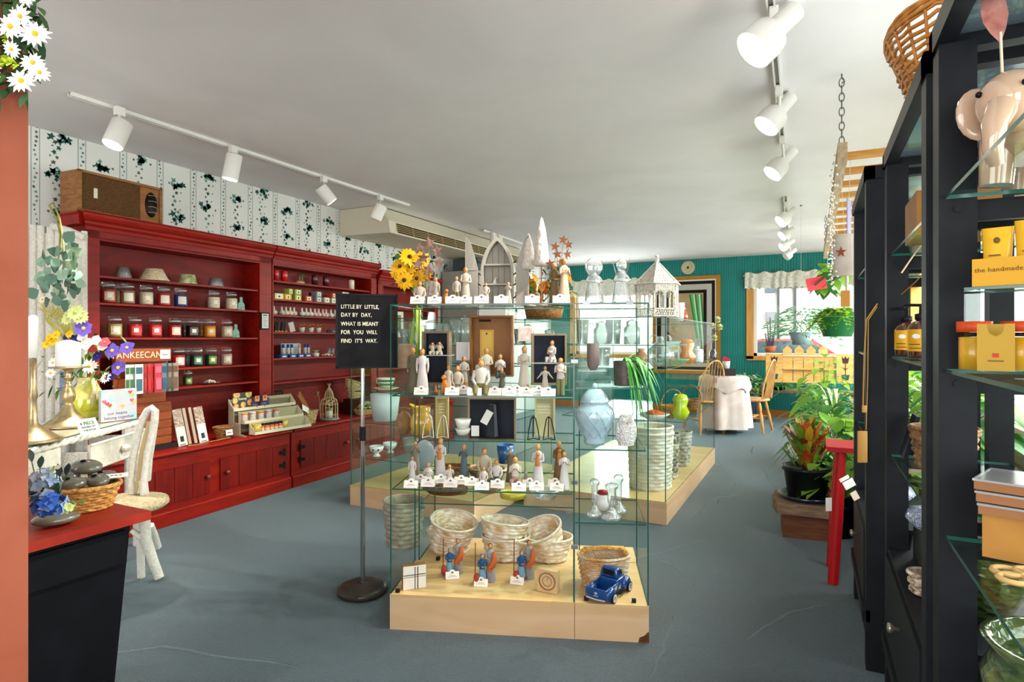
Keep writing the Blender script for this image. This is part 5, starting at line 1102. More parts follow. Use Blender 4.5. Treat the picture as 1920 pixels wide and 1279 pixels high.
# one tent card, copied
def tent(loc, rz, label, group, w_=.064, h_=.034):
    t = thing('tent_card', label, 'price card', loc, rz, group); R1 = Matrix.Rotation(-.35, 3, 'X')
    sh = [(-.5, 0), (.5, 0), (.5, 1), (.22, 1), (.17, 1.14), (.08, 1.24), (-.08, 1.24), (-.17, 1.14), (-.22, 1), (-.5, 1)]
    mb = MB(); vs = [R1 @ Vector((x * w_, 0, z * h_)) + Vector((0, -.012, 0)) for x, z in sh]; n = len(sh); vs2 = [v + Vector((0, .001, 0)) for v in vs]
    mb.add(vs + vs2, [tuple(range(n)), tuple(range(n, 2 * n))[::-1]] + [(i, i + n, (i + 1) % n + n, (i + 1) % n) for i in range(n)], CRD)
    mb.add([(-w_ / 2, .014, 0), (w_ / 2, .014, 0), (w_ / 2, -.001, h_ * .96), (-w_ / 2, -.001, h_ * .96)], [(0, 3, 2, 1)], CRD); mb.build('folded_card', t)
    mb = MB(); q = lambda x, z: tuple(R1 @ Vector((x * w_, -.0004, z * h_)) + Vector((0, -.0125, 0)))
    mb.add([q(-.34, .30), q(.34, .30), q(.34, .34), q(-.34, .34)], [(0, 1, 2, 3)], INK2); mb.add([q(-.22, .46), q(.22, .46), q(.22, .51), q(-.22, .51)], [(0, 1, 2, 3)], INK2)
    mb.add([q(-.12, .80), q(-.02, .78), q(0, .72), q(.02, .78), q(.12, .80), q(.07, .9), q(.0, 1.06), q(-.07, .9)], [tuple(range(8))], LOGO); mb.build('printed_name', t); return t
TC = tent(FP(783, .02, ZT), FRZ, 'white scalloped name card on the glass top, left end', 'name cards on the glass top')
ORD = ['first', 'second', 'third', 'fourth', 'fifth', 'sixth', 'seventh', 'eighth', 'ninth', 'tenth', 'eleventh', 'twelfth', 'thirteenth', 'fourteenth']
def cards(lst, z, where, group, skip0=False):
    for i, (px, y, r) in enumerate(lst):
        if skip0 and i == 0: continue
        dup(TC, FP(px, y, z), FRZ + r, 'white scalloped name card on the %s, %s from the left' % (where, ORD[i]), group)
cards([(783, .02, 0), (815, .03, 0), (849, .02, .05), (872, .05, 0), (903, .02, 0), (940, .02, 0), (998, .02, 0), (1050, .02, 0)], ZT, 'glass top', 'name cards on the glass top', True)
cards([(790, .03, 0), (848, .03, .05), (869, .09, 0), (890, .03, 0), (928, .04, -.1), (955, .035, .05), (970, .10, 0), (987, .03, 0), (1010, .09, 0), (1028, .03, 0)], ZM, 'upper glass shelf', 'name cards on the upper glass shelf')
cards([(771, .03, 0), (789, .12, -.2), (803, .06, 0), (827, .13, 0), (845, .06, 0), (865, .12, 0), (885, .10, 0), (904, .03, 0), (933, .07, 0), (973, .03, 0), (993, .10, .1), (1006, .05, .1), (1041, .11, -.2), (1045, .05, -.3)], ZL_, 'lower glass shelf', 'name cards on the lower glass shelf')
cards([(848, .20, .3), (902, .13, 0), (970, .17, -.2)], ZB, 'maple base', 'name cards on the maple base')
# clear risers
def riser(px, y, z, w_, h_, label, d=.1):
    t = thing('clear_riser', label, 'riser', FP(px, y, z + .0005), FRZ, 'clear acrylic risers'); k = .003
    mb = MB()
    mb.bb(-w_ / 2, w_ / 2, -d / 2, d / 2, h_ - k, h_, GLASS, edge=M('#e8f0ee', .2, alpha=.5)); mb.bb(-w_ / 2, -w_ / 2 + k, -d / 2, d / 2, 0, h_ - k, GLASS, edge=None); mb.bb(w_ / 2 - k, w_ / 2, -d / 2, d / 2, 0, h_ - k, GLASS); mb.build('acrylic', t)
riser(826, .30, ZM, .12, .17, 'clear riser under the two small angel heads, upper glass shelf'); riser(1031, .27, ZM, .19, .135, 'clear riser under the seated mother, upper glass shelf')
P = lambda px, y, z=ZT, d=0: FP(px, y, z + d + .0005)
DK_, LT, BRN, TAN = '#4f3a22', '#a9713a', '#7a5530', '#b98a52'; OLV = '#6f6a52'
F3 = FACE
FIG = [
 ('figurine of a seated dark-haired girl on the glass top, left end', P(787, .09), .108, F3 + .1, dict(hair=DK_, seated=True, pose='lap', wide=1.15)),
 ('figurine of a small child with back turned next to the amber dog, glass top', P(817, .10), .125, F3 - .3, dict(hair=LT, pose='down', wide=1.1)),
 ('figurine of a boy in olive trousers in front of the tall woman, glass top', P(856, .10), .128, F3, dict(hair=TAN, legs='#7b7548', top=WDR)),
 ('figurine of the tall woman hugging a boy, left of the grey arch', P(873, .14), .175, F3 + .3, dict(hair='#a56a30', pose='hold')),
 ('figurine of a child before the left door of the grey arch', P(911, .08), .095, F3 + .2, dict(hair=LT, pose='lap', wide=1.2)),
 ('figurine of a child with hands together before the right side of the arch', P(953, .08), .098, F3 - .4, dict(hair='#b87a3a', pose='face', wide=1.2)),
 ('figurine of a man in brown robe standing with a bride on the glass top', P(1040, .12), .185, F3 + .25, dict(hair=TAN, dress='#76623e', pose='hold')),
 ('figurine of a bride in long pale dress leaning on the brown-robed man', P(1058, .10), .205, F3 + .6, dict(hair='#9c6a38', dress='#d5b898', pose='chest')),
 ('small figurine of a seated brown pair behind the cards, beside the cones', P(1006, .16), .075, F3, dict(hair=BRN, dress='#9a6a4a', seated=True, pose='lap')),
 ('figurine of a woman in an olive dress, hand in hand with the white-dressed woman', P(775, .10, ZM), .212, F3 - .25, dict(hair='#6a3a1c', dress=OLV, pose='down')),
 ('figurine of a woman in a white dress with a dark brooch, upper shelf left', P(792, .08, ZM), .205, F3 + .05, dict(hair=BRN, dress='#ddd3cf', pose='down')),
 ('figurine bust of a dark-haired angel on the left riser', P(811, .30, ZM, .171), .06, F3, dict(hair=BRN, seated=True, pose='up', wide=1.3)),
 ('figurine bust of a golden-haired angel on the left riser', P(824, .30, ZM, .171), .062, F3, dict(hair='#c88a3a', seated=True, pose='up', wide=1.3)),
 ('figurine of a small child beside the sitting amber dog, upper shelf', P(841, .12, ZM), .125, F3, dict(hair=TAN, wide=1.05)),
 ('figurine of a seated woman in a brown skirt knitting, upper shelf', P(858, .14, ZM), .125, F3 + .1, dict(hair=BRN, dress='#7c6650', top=WDR, seated=True, pose='lap')),
 ('figurine of a woman bending behind the knitting woman, upper shelf', P(870, .22, ZM), .165, F3 + .4, dict(hair='#8a5a2c', pose='hold', dress='#cfc4b4')),
 ('figurine of a man sitting cross-legged in olive trousers, upper shelf centre', P(902, .08, ZM), .155, F3, dict(hair=BRN, dress='#6c6238', legs='#6f6640', top='#ddd6c8', seated=True, pose='lap', wide=1.15)),
 ('figurine of a boy leaning on the tall mother inside the brown shadow box', P(900, .28, ZM), .155, F3, dict(hair='#a5743c', pose='down', dress='#d8cdbd')),
 ('figurine of the tall mother inside the brown shadow box', P(912, .30, ZM), .205, F3 + .3, dict(hair='#b98a52', pose='hold', dress='#ddd2c2')),
 ('figurine of a seated boy praying at the right of the brown shadow box', P(938, .28, ZM, .06), .115, F3, dict(hair=BRN, dress='#54584a', legs='#54584a', top='#e2d8cc', seated=True, pose='chest')),
 ('figurine of a child in grey with red cheeks in front of the shadow box', P(941, .12, ZM), .115, F3, dict(hair='#9a6030', dress='#5a5a4c', pose='face')),
 ('figurine of a tall woman with crossed arms right of the shadow box', P(983, .16, ZM), .215, F3 - .2, dict(hair='#a8743c', dress='#d8cdbe', pose='cross')),
 ('figurine of a mother seated with a baby on the right riser', P(1035, .27, ZM, .136), .105, F3 - .6, dict(hair='#9a7040', dress='#d9c9c2', seated=True, pose='hold', extra='baby')),
 ('figurine of a girl with arms spread wide, upper shelf right', P(1022, .13, ZM), .125, F3, dict(hair='#7a4a28', dress='#d9c6b8', pose='open')),
 ('figurine of a father cradling a baby at the right end of the upper shelf', P(1051, .07, ZM), .165, F3 - .3, dict(hair='#9a6a3c', dress='#7b7a50', top='#ddd0c6', legs='#7b7a50', pose='cross', extra='baby', wide=1.15)),
 ('figurine of a dark-haired girl in a white dress, lower shelf left end', P(773, .10, ZL_), .125, F3 + .1, dict(hair=BRN, dress='#e2d7d4', pose='down')),
 ('figurine of a praying red-haired girl behind, lower shelf left end', P(779, .26, ZL_), .17, F3, dict(hair='#7a3a28', dress='#9a8c7c', pose='face')),
 ('figurine of a kneeling girl with golden hair, lower shelf left', P(803, .13, ZL_), .09, F3 - .2, dict(hair='#c8944a', dress='#e0d2cc', seated=True, pose='cross', wide=1.1)),
 ('figurine of a tall woman lifting a child, lower shelf left of the blue one', P(826, .19, ZL_), .195, F3 - .2, dict(hair='#c08a48', dress='#ded2d0', pose='hold', extra='child')),
 ('figurine of a child curled on the knees beside the tall lifting woman', P(843, .13, ZL_), .085, F3 + .4, dict(hair=BRN, dress='#d8ccc4', seated=True, pose='face', wide=1.1)),
 ('figurine of a woman in a patterned blue dress, lower shelf', P(870, .22, ZL_), .165, F3 - .3, dict(hair='#a07a34', dress='#5c6d76', pose='face')),
 ('figurine of a man seated holding a toddler, lower shelf centre back', P(908, .25, ZL_), .14, F3, dict(hair='#8f6030', dress='#b8a892', top='#cbbda6', legs='#8a8464', seated=True, pose='lap', wide=1.1)),
 ('figurine of a small girl with two buns in front of the seated man', P(907, .10, ZL_), .085, F3, dict(hair='#9a5a2c', dress='#dcc8c0', seated=True, pose='lap', bun=True)),
 ('figurine of a man reading in grey trousers, lower shelf centre', P(931, .14, ZL_), .11, F3 - .1, dict(hair='#7a5632', dress='#4a4c48', legs='#4a4c48', top='#dcd0c8', seated=True, pose='lap', wide=1.15)),
 ('figurine of a couple member in olive with a raised baby, lower shelf', P(957, .18, ZL_), .15, F3, dict(hair='#a87848', dress='#746650', pose='up', extra=None)),
 ('figurine of a child on the knee beside the olive parent, lower shelf', P(966, .13, ZL_), .125, F3, dict(hair='#c8963c', dress='#b08a78', top='#e0d6ca', seated=True, pose='chest')),
 ('figurine of a tall woman in white lifting a child, lower shelf right', P(1009, .11, ZL_), .19, F3 - .2, dict(hair='#b88a50', dress='#ded4d4', pose='hold', extra='child')),
 ('figurine of a person in a long brown robe hugging, lower shelf right end', P(1048, .20, ZL_), .19, F3, dict(hair='#c89a5c', dress='#7a5a30', pose='hold', extra='child')),
 ('figurine of a woman in a white gown with hands at heart, lower shelf right end', P(1058, .08, ZL_), .165, F3, dict(hair='#8a6640', dress='#e2dada', pose='chest')),
]
for lb, loc, h_, r_, kw in FIG: person(lb, loc, h_, r_, **kw)
for lb, px, y, z, h_, r_, c, k in [('amber dog figurine sitting beside the small child on the glass top', 836, .10, ZT, .075, F3 + .4, '#b8742c', 'sit'), ('amber dog figurine sitting on the upper shelf beside the small child', 834, .09, ZM, .09, F3 - .3, '#bb702c', 'sit'),
  ('brown dog figurine lying behind the knitting woman, upper shelf', 873, .13, ZM, .06, F3, '#a9672c', 'sit'), ('white sheep figurine standing on the upper shelf', 952, .11, ZM, .042, F3 + 1.4, '#dccfc6', 'stand'), ('tiny brown fox figurine on the upper shelf right of centre', 990, .12, ZM, .045, F3, '#9c6a32', 'sit'),
  ('orange hen figurine low on the upper shelf left of the dog', 817, .14, ZM, .035, F3, '#c87a48', 'sit'), ('grey and white dog figurine on the lower shelf right of centre', 986, .16, ZL_, .06, F3, '#8a7c74', 'sit')]:
    animal(lb, P(px, y, z), h_, r_, c, k)
# holy pairs
for i, (px, y, h_) in enumerate(((850, .25, .165), (911, .17, .175), (984, .22, .18))):
    q = P(px, y, ZB); w3 = ('left', 'middle', 'right')[i]
    a = thing('robed_couple', 'painted robed couple in blue and orange on the maple base, %s of three' % w3, 'figurine', q, F3 + .1, 'robed couples on the base')
    for o_ in (person('x', (0.022, .015, 0), h_, 0, dress='#9a9298', hair='#6a4630', pose='hold', top='#a8a0a0'), person('x', (-.018, -.012, 0), h_ * .78, .2, dress='#7fa8c4', hair='#2f6a86', pose='hold', top='#24588e', sleeves='#24588e', wide=1.1)):
        for k_ in ('label', 'category', 'group'): del o_[k_]
        for ch_ in list(o_.children):
            mw = o_.matrix_basis.copy(); ch_.parent = a; ch_.matrix_basis = mw @ ch_.matrix_basis
        bpy.data.objects.remove(o_)
    mb = MB(); mb.tube([(.038, .0, h_ * .80), (.04, -.008, h_ * .6), (.03, -.014, h_ * .46), (.012, -.016, h_ * .40), (.028, -.012, h_ * .33)], [.010, .016, .022, .016, .010], M('#b4562a', .7), 8, flat=.5); mb.build('orange_sash', a)
    mb = MB(); mb.ball((-.025, -.005, .012), (.035, .03, .018), M('#6a4a38', .8), 10, 6); mb.ball((-.045, -.03, .035), (.014, .012, .022), M('#a03a2c', .7), 8, 6); mb.build('rocky_base', a)
    mb = MB(); mb.tube([(-.05, .02, 0), (-.048, .02, h_ * 1.02)], .0022, M('#6a4020', .6), 5); mb.build('staff', a)
# square keepsake blocks
t = thing('keepsake_box', 'square white keepsake box with painted ribbon lines, left front of the maple base', 'box', FP(776, .08, ZB), FRZ + .45)
mb = MB(); mb.bb(-.052, .052, -.017, .02, 0, .105, M('#94633a', .5)); mb.build('wood_box', t)
mb = MB(); mb.bb(-.052, .052, -.019, -.017, 0, .105, M('#e2dacf', .5)); 
for a_ in ((-.05, .05, .062, .066), (.0, .004, 0, .1), (.012, .017, .0, .1), (-.05, .05, .054, .056)): mb.bb(a_[0], a_[1], -.0196, -.019, a_[2], a_[3], M('#4a4640', .6))
mb.build('painted_face', t)
t = thing('wreath_block', 'square cream block with a painted twig circle, right front of the maple base', 'plaque', FP(1028, .10, ZB), FRZ - .35)
mb = MB(); mb.bb(-.048, .048, -.014, .02, 0, .1, M('#c9a67c', .5)); mb.build('block', t)
mb = MB()
for r in (.040, .036, .022): mb.tube([(r * math.cos(2 * PI * i / 24), -.0148, .05 + r * math.sin(2 * PI * i / 24) * (.98 + .04 * math.sin(i * 3))) for i in range(24)], .0012, M('#6a4a30', .7), 4, closed=True)
mb.leaf((0, -.015, .05), (.2, 0, 1), .02, .006, M('#2c2824', .6), 0); mb.build('painted_wreath', t)
# whitewashed round baskets
WR_ = M('#d9d2c8', .6, noise=('#c5b49a', 30))
BK = [(844, .56, 0, (0, 0), 'bottom basket of the left pair of round baskets on the maple base'), (848, .54, .07, (.28, .16), 'tilted top basket of the left pair of round baskets'), (948, .49, 0, (0, 0), 'bottom basket of the middle pair of round baskets'), (943, .50, .075, (-.05, .1), 'tilted top basket of the middle pair of round baskets'), (1028, .50, 0, (0, 0), 'bottom basket of the right pair of round baskets'), (1022, .50, .06, (.35, -.35), 'tilted top basket of the right pair of round baskets')]
b0 = None
for px, y, dz, tl, lb in BK:
    if b0 is None: b0 = basket(lb, FP(px, y, ZB + dz), .095, .125, .115, WKW, 1, .8, rows=6, posts=16, group='round splint baskets on the base', rim=WR_, rr=.006); b0.rotation_euler = (0, 0, FRZ)
    else: c = dup(b0, FP(px, y, ZB + dz + .002), 0, lb); c.rotation_euler = (tl[0], tl[1], FRZ)
# right module: rectangular picnic basket and blue truck
t = basket('rectangular wicker basket with centre handle behind the blue truck', FL(FM_ + .135, .22, ZB), .10, .12, .135, M('#b98648', .7, noise=('#d8ccb8', 8), bump=('voronoi', 90, .8, .006)), 1.0, .72, rows=13, posts=22, rz=FRZ + .15, sq=.95, rr=.007)
mb = MB(); mb.tube([(-.11, 0, .13), (-.09, 0, .16), (0, 0, .165), (.09, 0, .16), (.11, 0, .13)], .012, WKH, 8); mb.build('handle', t)
tk = thing('toy_truck', 'glossy dark blue ceramic pickup truck on the right end of the maple base', 'toy truck', FP(1141, .10, ZB + .0), FRZ + 1.05)
BL = M('#123e7a', .12, name='blue_glaze', coat=1); BLK2 = M('#1a1a1c', .4); CHR = M('#c9ccd0', .25, .5)
# local: x forward, length .24
def box_s(mb, x0, x1, w_, z0, z1, t_, m): # tapered body section
    vs = [(x0, -w_, z0), (x1, -w_, z0), (x1, w_, z0), (x0, w_, z0), (x0 + t_[0], -w_ * t_[2], z1), (x1 - t_[1], -w_ * t_[2], z1), (x1 - t_[1], w_ * t_[2], z1), (x0 + t_[0], w_ * t_[2], z1)]
    mb.add(vs, [(0, 3, 2, 1), (4, 5, 6, 7), (0, 1, 5, 4), (1, 2, 6, 5), (2, 3, 7, 6), (3, 0, 4, 7)], m)
def bev(o, w_=.006, s_=3):
    m = o.modifiers.new('b', 'BEVEL'); m.width = w_; m.segments = s_; m.limit_method = 'ANGLE'
    for p_ in o.data.polygons: p_.use_smooth = True
    return o
mb = MB(); box_s(mb, -.115, .0, .045, .022, .03, (0, 0, 1), BL); mb.bb(-.115, 0, -.05, -.043, .022, .065, BL); mb.bb(-.115, 0, .043, .05, .022, .065, BL); mb.bb(-.12, -.113, -.05, .05, .02, .065, BL); bev(mb.build('cargo_bed', tk), .002, 2)
mb = MB(); box_s(mb, -.005, .062, .048, .022, .075, (0, 0, .98), BL); box_s(mb, 0, .058, .047, .075, .118, (.006, .02, .78), BL); bev(mb.build('cab', tk), .008, 4)
mb = MB(); box_s(mb, .055, .122, .032, .022, .078, (0, .012, .7), BL); bev(mb.build('hood', tk), .008, 4)
mb = MB(); mb.box((.0, 0, .098), (.004, .05, .022), BLK2); mb.bb(.018, .042, -.0435, -.040, .084, .108, BLK2); mb.bb(.018, .042, .040, .0435, .084, .108, BLK2); mb.build('windows', tk)
for x in (-.07, .085):
    for s_ in (-1, 1):
        mb = MB(); mb.ball((x, s_ * .045, .032), (.035, .018, .034), BL, 14, 8); mb.build('fender', tk)
        mb = MB(); mb.tube([(x, s_ * .048, .022), (x, s_ * .066, .022)], .0225, BLK2, 18); w_o = mb.build('wheel', tk)
        mb = MB(); mb.tube([(x, s_ * .0665, .022), (x, s_ * .0672, .022)], .017, CHR, 16); mb.tube([(x, s_ * .0675, .022), (x, s_ * .0682, .022)], .010, BL, 12); mb.build('whitewall', w_o)
mb = MB(); mb.tube([(-.122, -.045, .022), (-.124, 0, .02), (-.122, .045, .022)], .004, CHR, 6); mb.build('rear_bumper', tk)
mb = MB(); mb.ball((-.1212, .0, .045), (.001, .008, .006), CHR, 8, 5); mb.bb(-.1216, -.1206, -.012, .012, .032, .036, CHR); mb.build('tailgate_emblem', tk)
mb = MB(); mb.bb(.0, .05, -.060, -.048, .012, .018, BLK2); mb.bb(.0, .05, .048, .060, .012, .018, BLK2); mb.build('running_board', tk)
# crystal candlesticks
for i, (px, y, h_, r) in enumerate([(1115, .10, .165, .035), (1147, .07, .155, .045), (1160, .17, .17, .04)]):
    t = thing('crystal_candlestick', 'crystal candlestick on the lowest small glass shelf, %s of three' % ('left', 'front middle', 'right')[i], 'candlestick', FP(px, y, .504), .4 * i, 'crystal candlesticks')
    mb = MB(); mb.lathe([(0, 0), (r, 0), (r, .012), (r * .35, .04), (r * .28, .06), (r * .42, .075), (r * .42, h_ * .82), (r * .6, h_ * .86), (r * .65, h_ * .95), (r * .4, h_), (0, h_ * .97)], CRYS, 6); mb.build('crystal', t)
mb = MB(); mb.lathe([(0, 0), (.035, 0), (.03, .02), (.04, .07), (.038, .07), (0, .06)], M('#e6e2de', .3, coat=.6), 16); mb.lathe([(0, .071), (.03, .072), (.02, .085), (0, .088)], M('#8a1420', .5), 12); mb.build('footed_cup', None, FP(1130, .22, .504), 0, ('white cup with dark red top behind the crystal candlesticks', 'cup'))
# ginger jar, owl
GJ = M('#a3bdc8', .15, name='pale_blue_glaze', coat=1)
t = thing('ginger_jar', 'pale blue lidded ginger jar with swirled ribs on the small glass shelf', 'jar', FP(1115, .14, .82), 0); mb = MB()
mb.lathe([(0, 0), (.045, 0), (.05, .01), (.045, .02), (.07, .07), (.088, .12), (.082, .16), (.055, .185), (.055, .19)], GJ, 30)
for k in range(10):
    for s_ in (-1, 1): mb.tube([(r * math.cos(a), r * math.sin(a), z) for r, z, a in [(R_ + .001, Z_, k * PI / 5 + s_ * j * .28) for j, (R_, Z_) in enumerate([(.05, .03), (.064, .055), (.078, .085), (.088, .12), (.084, .15), (.06, .18)])]], .0022, GJ, 4)
mb.build('body', t)
mb = MB(); mb.lathe([(.064, .188), (.066, .195), (.05, .225), (.03, .245), (.012, .25), (.014, .262), (.008, .272), (0, .275)], GJ, 30); mb.build('lid', t)
t = thing('owl_ornament', 'white ceramic owl on the small glass shelf beside the ginger jar', 'ornament', FP(1174, .12, .82), F3); OW = M('#e9e6e2', .4, bump=('voronoi', 130, 1, .01), coat=.4)
mb = MB(); mb.loft([(0, 0, 0, .035, .03), (0, 0, .04, .042, .036), (0, 0, .075, .04, .034), (0, 0, .1, .036, .03), (0, 0, .125, .034, .028), (0, 0, .138, .015, .012)], OW, 16)
for s_ in (-1, 1): mb.leaf((s_ * .022, -.01, .125), (s_ * .4, 0, 1), .03, .02, OW, 0, n=3); mb.ball((s_ * .014, -.028, .112), (.011, .005, .011), M('#c9c4bc', .4), 10, 6)
mb.tube([(0, -.032, .104), (0, -.038, .094)], [.005, .001], M('#a89c8c', .4), 5); mb.build('body', t)
for s_ in (-1, 1): mb = MB(); mb.ball((s_ * .038, .004, .06), (.01, .024, .045), OW, 10, 8); mb.build('wing', t)
# pewter planter and metal shaker on upper small shelf, spider plant
t = thing('metal_planter', 'dark grey riveted metal planter of spider plant on the small glass shelf', 'planter', FP(1172, .13, 1.086), FRZ - .2); PW = M('#4b4745', .5, .3, noise=('#5e5854', 30))
mb = MB(); vs = []
mb.loft([(0, 0, 0, .05, .05), (0, 0, .11, .052, .052)], PW, 8, cap=False); mb.build('pot', t)
mb = MB()
for z in (.04, .09): mb.ball((.02, -.048, z), .004, CHR, 6, 5)
mb.build('rivets', t)
mb = MB()
for i in range(46):
    a = rnd.uniform(-1.2, 1.3); mb.leaf((rnd.uniform(-.02, .03), rnd.uniform(-.02, .02), .10), (math.cos(a), math.sin(a) * .8, rnd.uniform(.6, 1.6)), rnd.uniform(.16, .26), .010, M(rnd.choice(('#3f8a3c', '#5aa84a', '#2f6f38', '#8cc46a')), .5), rnd.uniform(1.0, 2.4), n=8)
mb.build('spider_plant', None, t.location, t.rotation_euler.z, ('arching spider plant spilling from the dark metal planter', 'plant'))
t = thing('metal_scoop_pot', 'mauve grey metal pocket vase on the small glass shelf', 'vase', FP(1112, .12, 1.155), 0)
mb = MB(); mb.loft([(0, 0, 0, .012, .02), (0, 0, .02, .026, .028), (0, 0, .12, .028, .03)], M('#7a6a66', .45, .2), 14); mb.build('body', t)
riser(1110, .12, 1.086, .13, .068, 'clear riser under the mauve pocket vase')
# ---------------------------------------------------------------- on the glass top: arch, cones, stars
GWD = M('#8f8a80', .7, name='grey_washed_wood', wood=('#a09a90', 3, (9, 9, .8)))
GWL = M('#a29c90', .7)
ar = thing('arch_cabinet', 'grey washed wooden gothic arch shelf with open doors on the glass top', 'shelf', FP(932, .30, ZT), FRZ)
ha = FH(932, 444, .30) - ZT; wa = .082
def arch(w_, h_, n=10, base=0, off=0):
    hs = h_ * .48; out = [(-w_, base), (-w_, hs)]
    for i in range(1, n + 1): t = PI - i / n * PI / 3; out.append((w_ + 2 * w_ * math.cos(t), hs + (h_ - hs) * math.sin(t) / math.sin(PI / 3)))
    return out + [(-x, z) for x, z in out[::-1][1:]]
def extr(mb, pts, y0, y1, mat):
    n = len(pts); vs = [(x, y0, z) for x, z in pts] + [(x, y1, z) for x, z in pts]
    mb.add(vs, [tuple(range(n)), tuple(range(n, 2 * n))[::-1]] + [(i, i + n, (i + 1) % n + n, (i + 1) % n) for i in range(n)], mat)
O_, I_ = arch(wa, ha), arch(wa - .012, ha - .02)
mb = MB(); extr(mb, O_, .055, .06, GWD)
for k in (-.03, 0, .03): mb.bb(k - .001, k + .001, .053, .055, 0, ha * .85, M('#6f6a60', .8))
mb.build('back_board', ar)
mb = MB(); n = len(O_); vs = [(x, 0, z) for x, z in O_] + [(x, 0, z) for x, z in I_] + [(x, .055, z) for x, z in O_] + [(x, .055, z) for x, z in I_]
fs = []
for i in range(n - 1): fs += [(i, i + 1, i + 1 + n, i + n), (i, i + 2 * n, i + 1 + 2 * n, i + 1), (i + n, i + n + 1, i + 1 + 3 * n, i + 3 * n)]
mb.add(vs, fs, GWL); mb.build('arch_frame', ar)
for z in (ha * .59, ha * .31): mb = MB(); mb.bb(-wa + .008, wa - .008, .002, .055, z, z + .008, GWL); mb.build('shelf', ar)
for s_ in (-1, 1):
    mb = MB(); pts = [(0, 0), (.062, 0), (.062, ha)] + [(.062 * (1 - t / 8), ha * .55 + ha * .45 * math.cos(PI / 2 * min(1, t / 8))) for t in range(1, 9)]
    pts = [(s_ * (wa + .012 + x), z) for x, z in pts]
    if s_ > 0: pts = pts[::-1]
    extr(mb, pts, -.012, -.004, GWD); d_ = mb.build('side_door', ar)
    mb = MB(); mb.bb(s_ * (wa + .014), s_ * (wa + .072), -.015, -.012, ha * .52, ha * .54, GWL); mb.build('door_rail', d_)
    for z in (.12, .3, .45, .62): mb = MB(); mb.tube([(s_ * (wa - .002), -.004, ha * z), (s_ * (wa + .012), -.006, ha * (z + .03))], .003, IRON, 5); mb.build('hinge', ar)
animal('small white reclining figurine on the lower shelf of the grey arch', FP(928, .33, ZT + ha * .31 + .009), .034, FRZ + 1.2, '#d8d4cc', 'sit')
CON = M('#bdb5a8', .95, name='frosted_cone', noise=('#d5cfc6', 50), bump=('voronoi', (60, 60, 40), .8, .006))
for px, yt, yb, w_, y, lb in ((991, 438, 506, .033, .30, 'smaller frosted cone tree on a thin stem beside the grey arch'), (1015, 407, 500, .037, .26, 'taller frosted cone tree on a thin stem above the cards')):
    p = FP(px, y, ZT); zt, zb = FH(px, yt, y) - ZT, FH(px, yb, y) - ZT; t = thing('cone_tree', lb, 'ornament', p)
    mb = MB(); mb.tube([(0, 0, 0), (0, 0, zb)], .003, M('#8a4a34', .5), 6); mb.lathe([(0, 0), (.028, 0), (.026, .004), (0, .005)], M('#8a4a34', .5), 12); mb.build('stem', t)
    mb = MB(); mb.lathe([(0, zb), (w_ * .9, zb + .002), (w_, zb + .02), (w_ * .85, zb + (zt - zb) * .4), (w_ * .55, zb + (zt - zb) * .75), (w_ * .22, zb + (zt - zb) * .95), (0, zt)], CON, 18); mb.build('cone', t)
def stars(px0, y, lst, col, lb, base_y=567):
    p = FP(px0, y, ZT); t = thing('star_stand', lb, 'ornament', p); m = M(col, .7, .2, noise=('#5a3420', 25)); d = dist(p)
    mb = MB(); mb.lathe([(0, 0), (.03, 0), (.03, .004), (0, .005)], m, 14); mb.build('base', t)
    for px, py, r in lst:
        q = D(px, py, d) - p; mb = MB(); R_ = r * d / F; a0 = rnd.uniform(-.2, .2); pts = []
        for i in range(10): a = PI / 2 + a0 + i * PI / 5; k = R_ * (1 if i % 2 == 0 else .42); pts.append((k * math.cos(a), k * math.sin(a)))
        vs = []
        for yy in (-.001, .001): vs += [q + Vector((x * cy, x * sy, 0)) + Vector((-sy * yy, cy * yy, 0)) + Vector((0, 0, z)) for x, z in pts]
        mb.add(vs, [tuple(range(10)), tuple(range(10, 20))[::-1]] + [(i, i + 10, (i + 1) % 10 + 10, (i + 1) % 10) for i in range(10)], m); mb.build('star', t)
        mb = MB(); mb.tube([(0, 0, .004), (q.x * .6, q.y * .6, max(.02, q.z * .5)), (q.x, q.y, q.z - R_ * .5)], .0012, m, 4); mb.build('wire', t)
stars(804, .22, [(804, 456, 14), (787, 466, 13), (820, 470, 12), (794, 484, 13), (783, 497, 13), (805, 505, 14), (823, 494, 13)], '#a08078', 'rusty pink metal stars on wires, left on the glass top')
stars(1041, .18, [(1056, 450, 10), (1041, 463, 10), (1066, 459, 9), (1045, 477, 10), (1064, 477, 9), (1031, 495, 10), (1051, 491, 7)], '#7a4a28', 'brown metal stars on wires above the couple on the glass top')
# crystal angels on the small glass top
for i, (px, y, yt) in enumerate(((1113, .10, 488), (1165, .12, 484))):
    p = FP(px, y, ZT); h_ = FH(px, yt, y) - ZT; t = thing('glass_angel', 'tall clear glass angel with %s on the right glass top' % ('round head, left of two', 'raised wing tips, right of two')[i], 'ornament', p, F3)
    mb = MB(); mb.lathe([(0, 0), (.045, 0), (.04, .02), (.03, h_ * .45), (.022, h_ * .62), (.016, h_ * .72), (0, h_ * .72)], CRYS, 10, flute=(5, .12)); mb.build('body', t)
    mb = MB(); mb.ball((0, -.005, h_ * .84), (.04 if not i else .024, .015, .042 if not i else .03), CRYS, 14, 9); mb.build('head', t)
    for s_ in (-1, 1): mb = MB(); mb.leaf((s_ * .015, .01, h_ * .55), (s_ * .35, .1, .9), h_ * .5, .045, CRYS, -.1, n=5); mb.tube([(s_ * .02, 0, h_ * .62), (s_ * .035, -.02, h_ * .5), (0, -.03, h_ * .5)], .007, CRYS, 6); mb.build('wing', t)

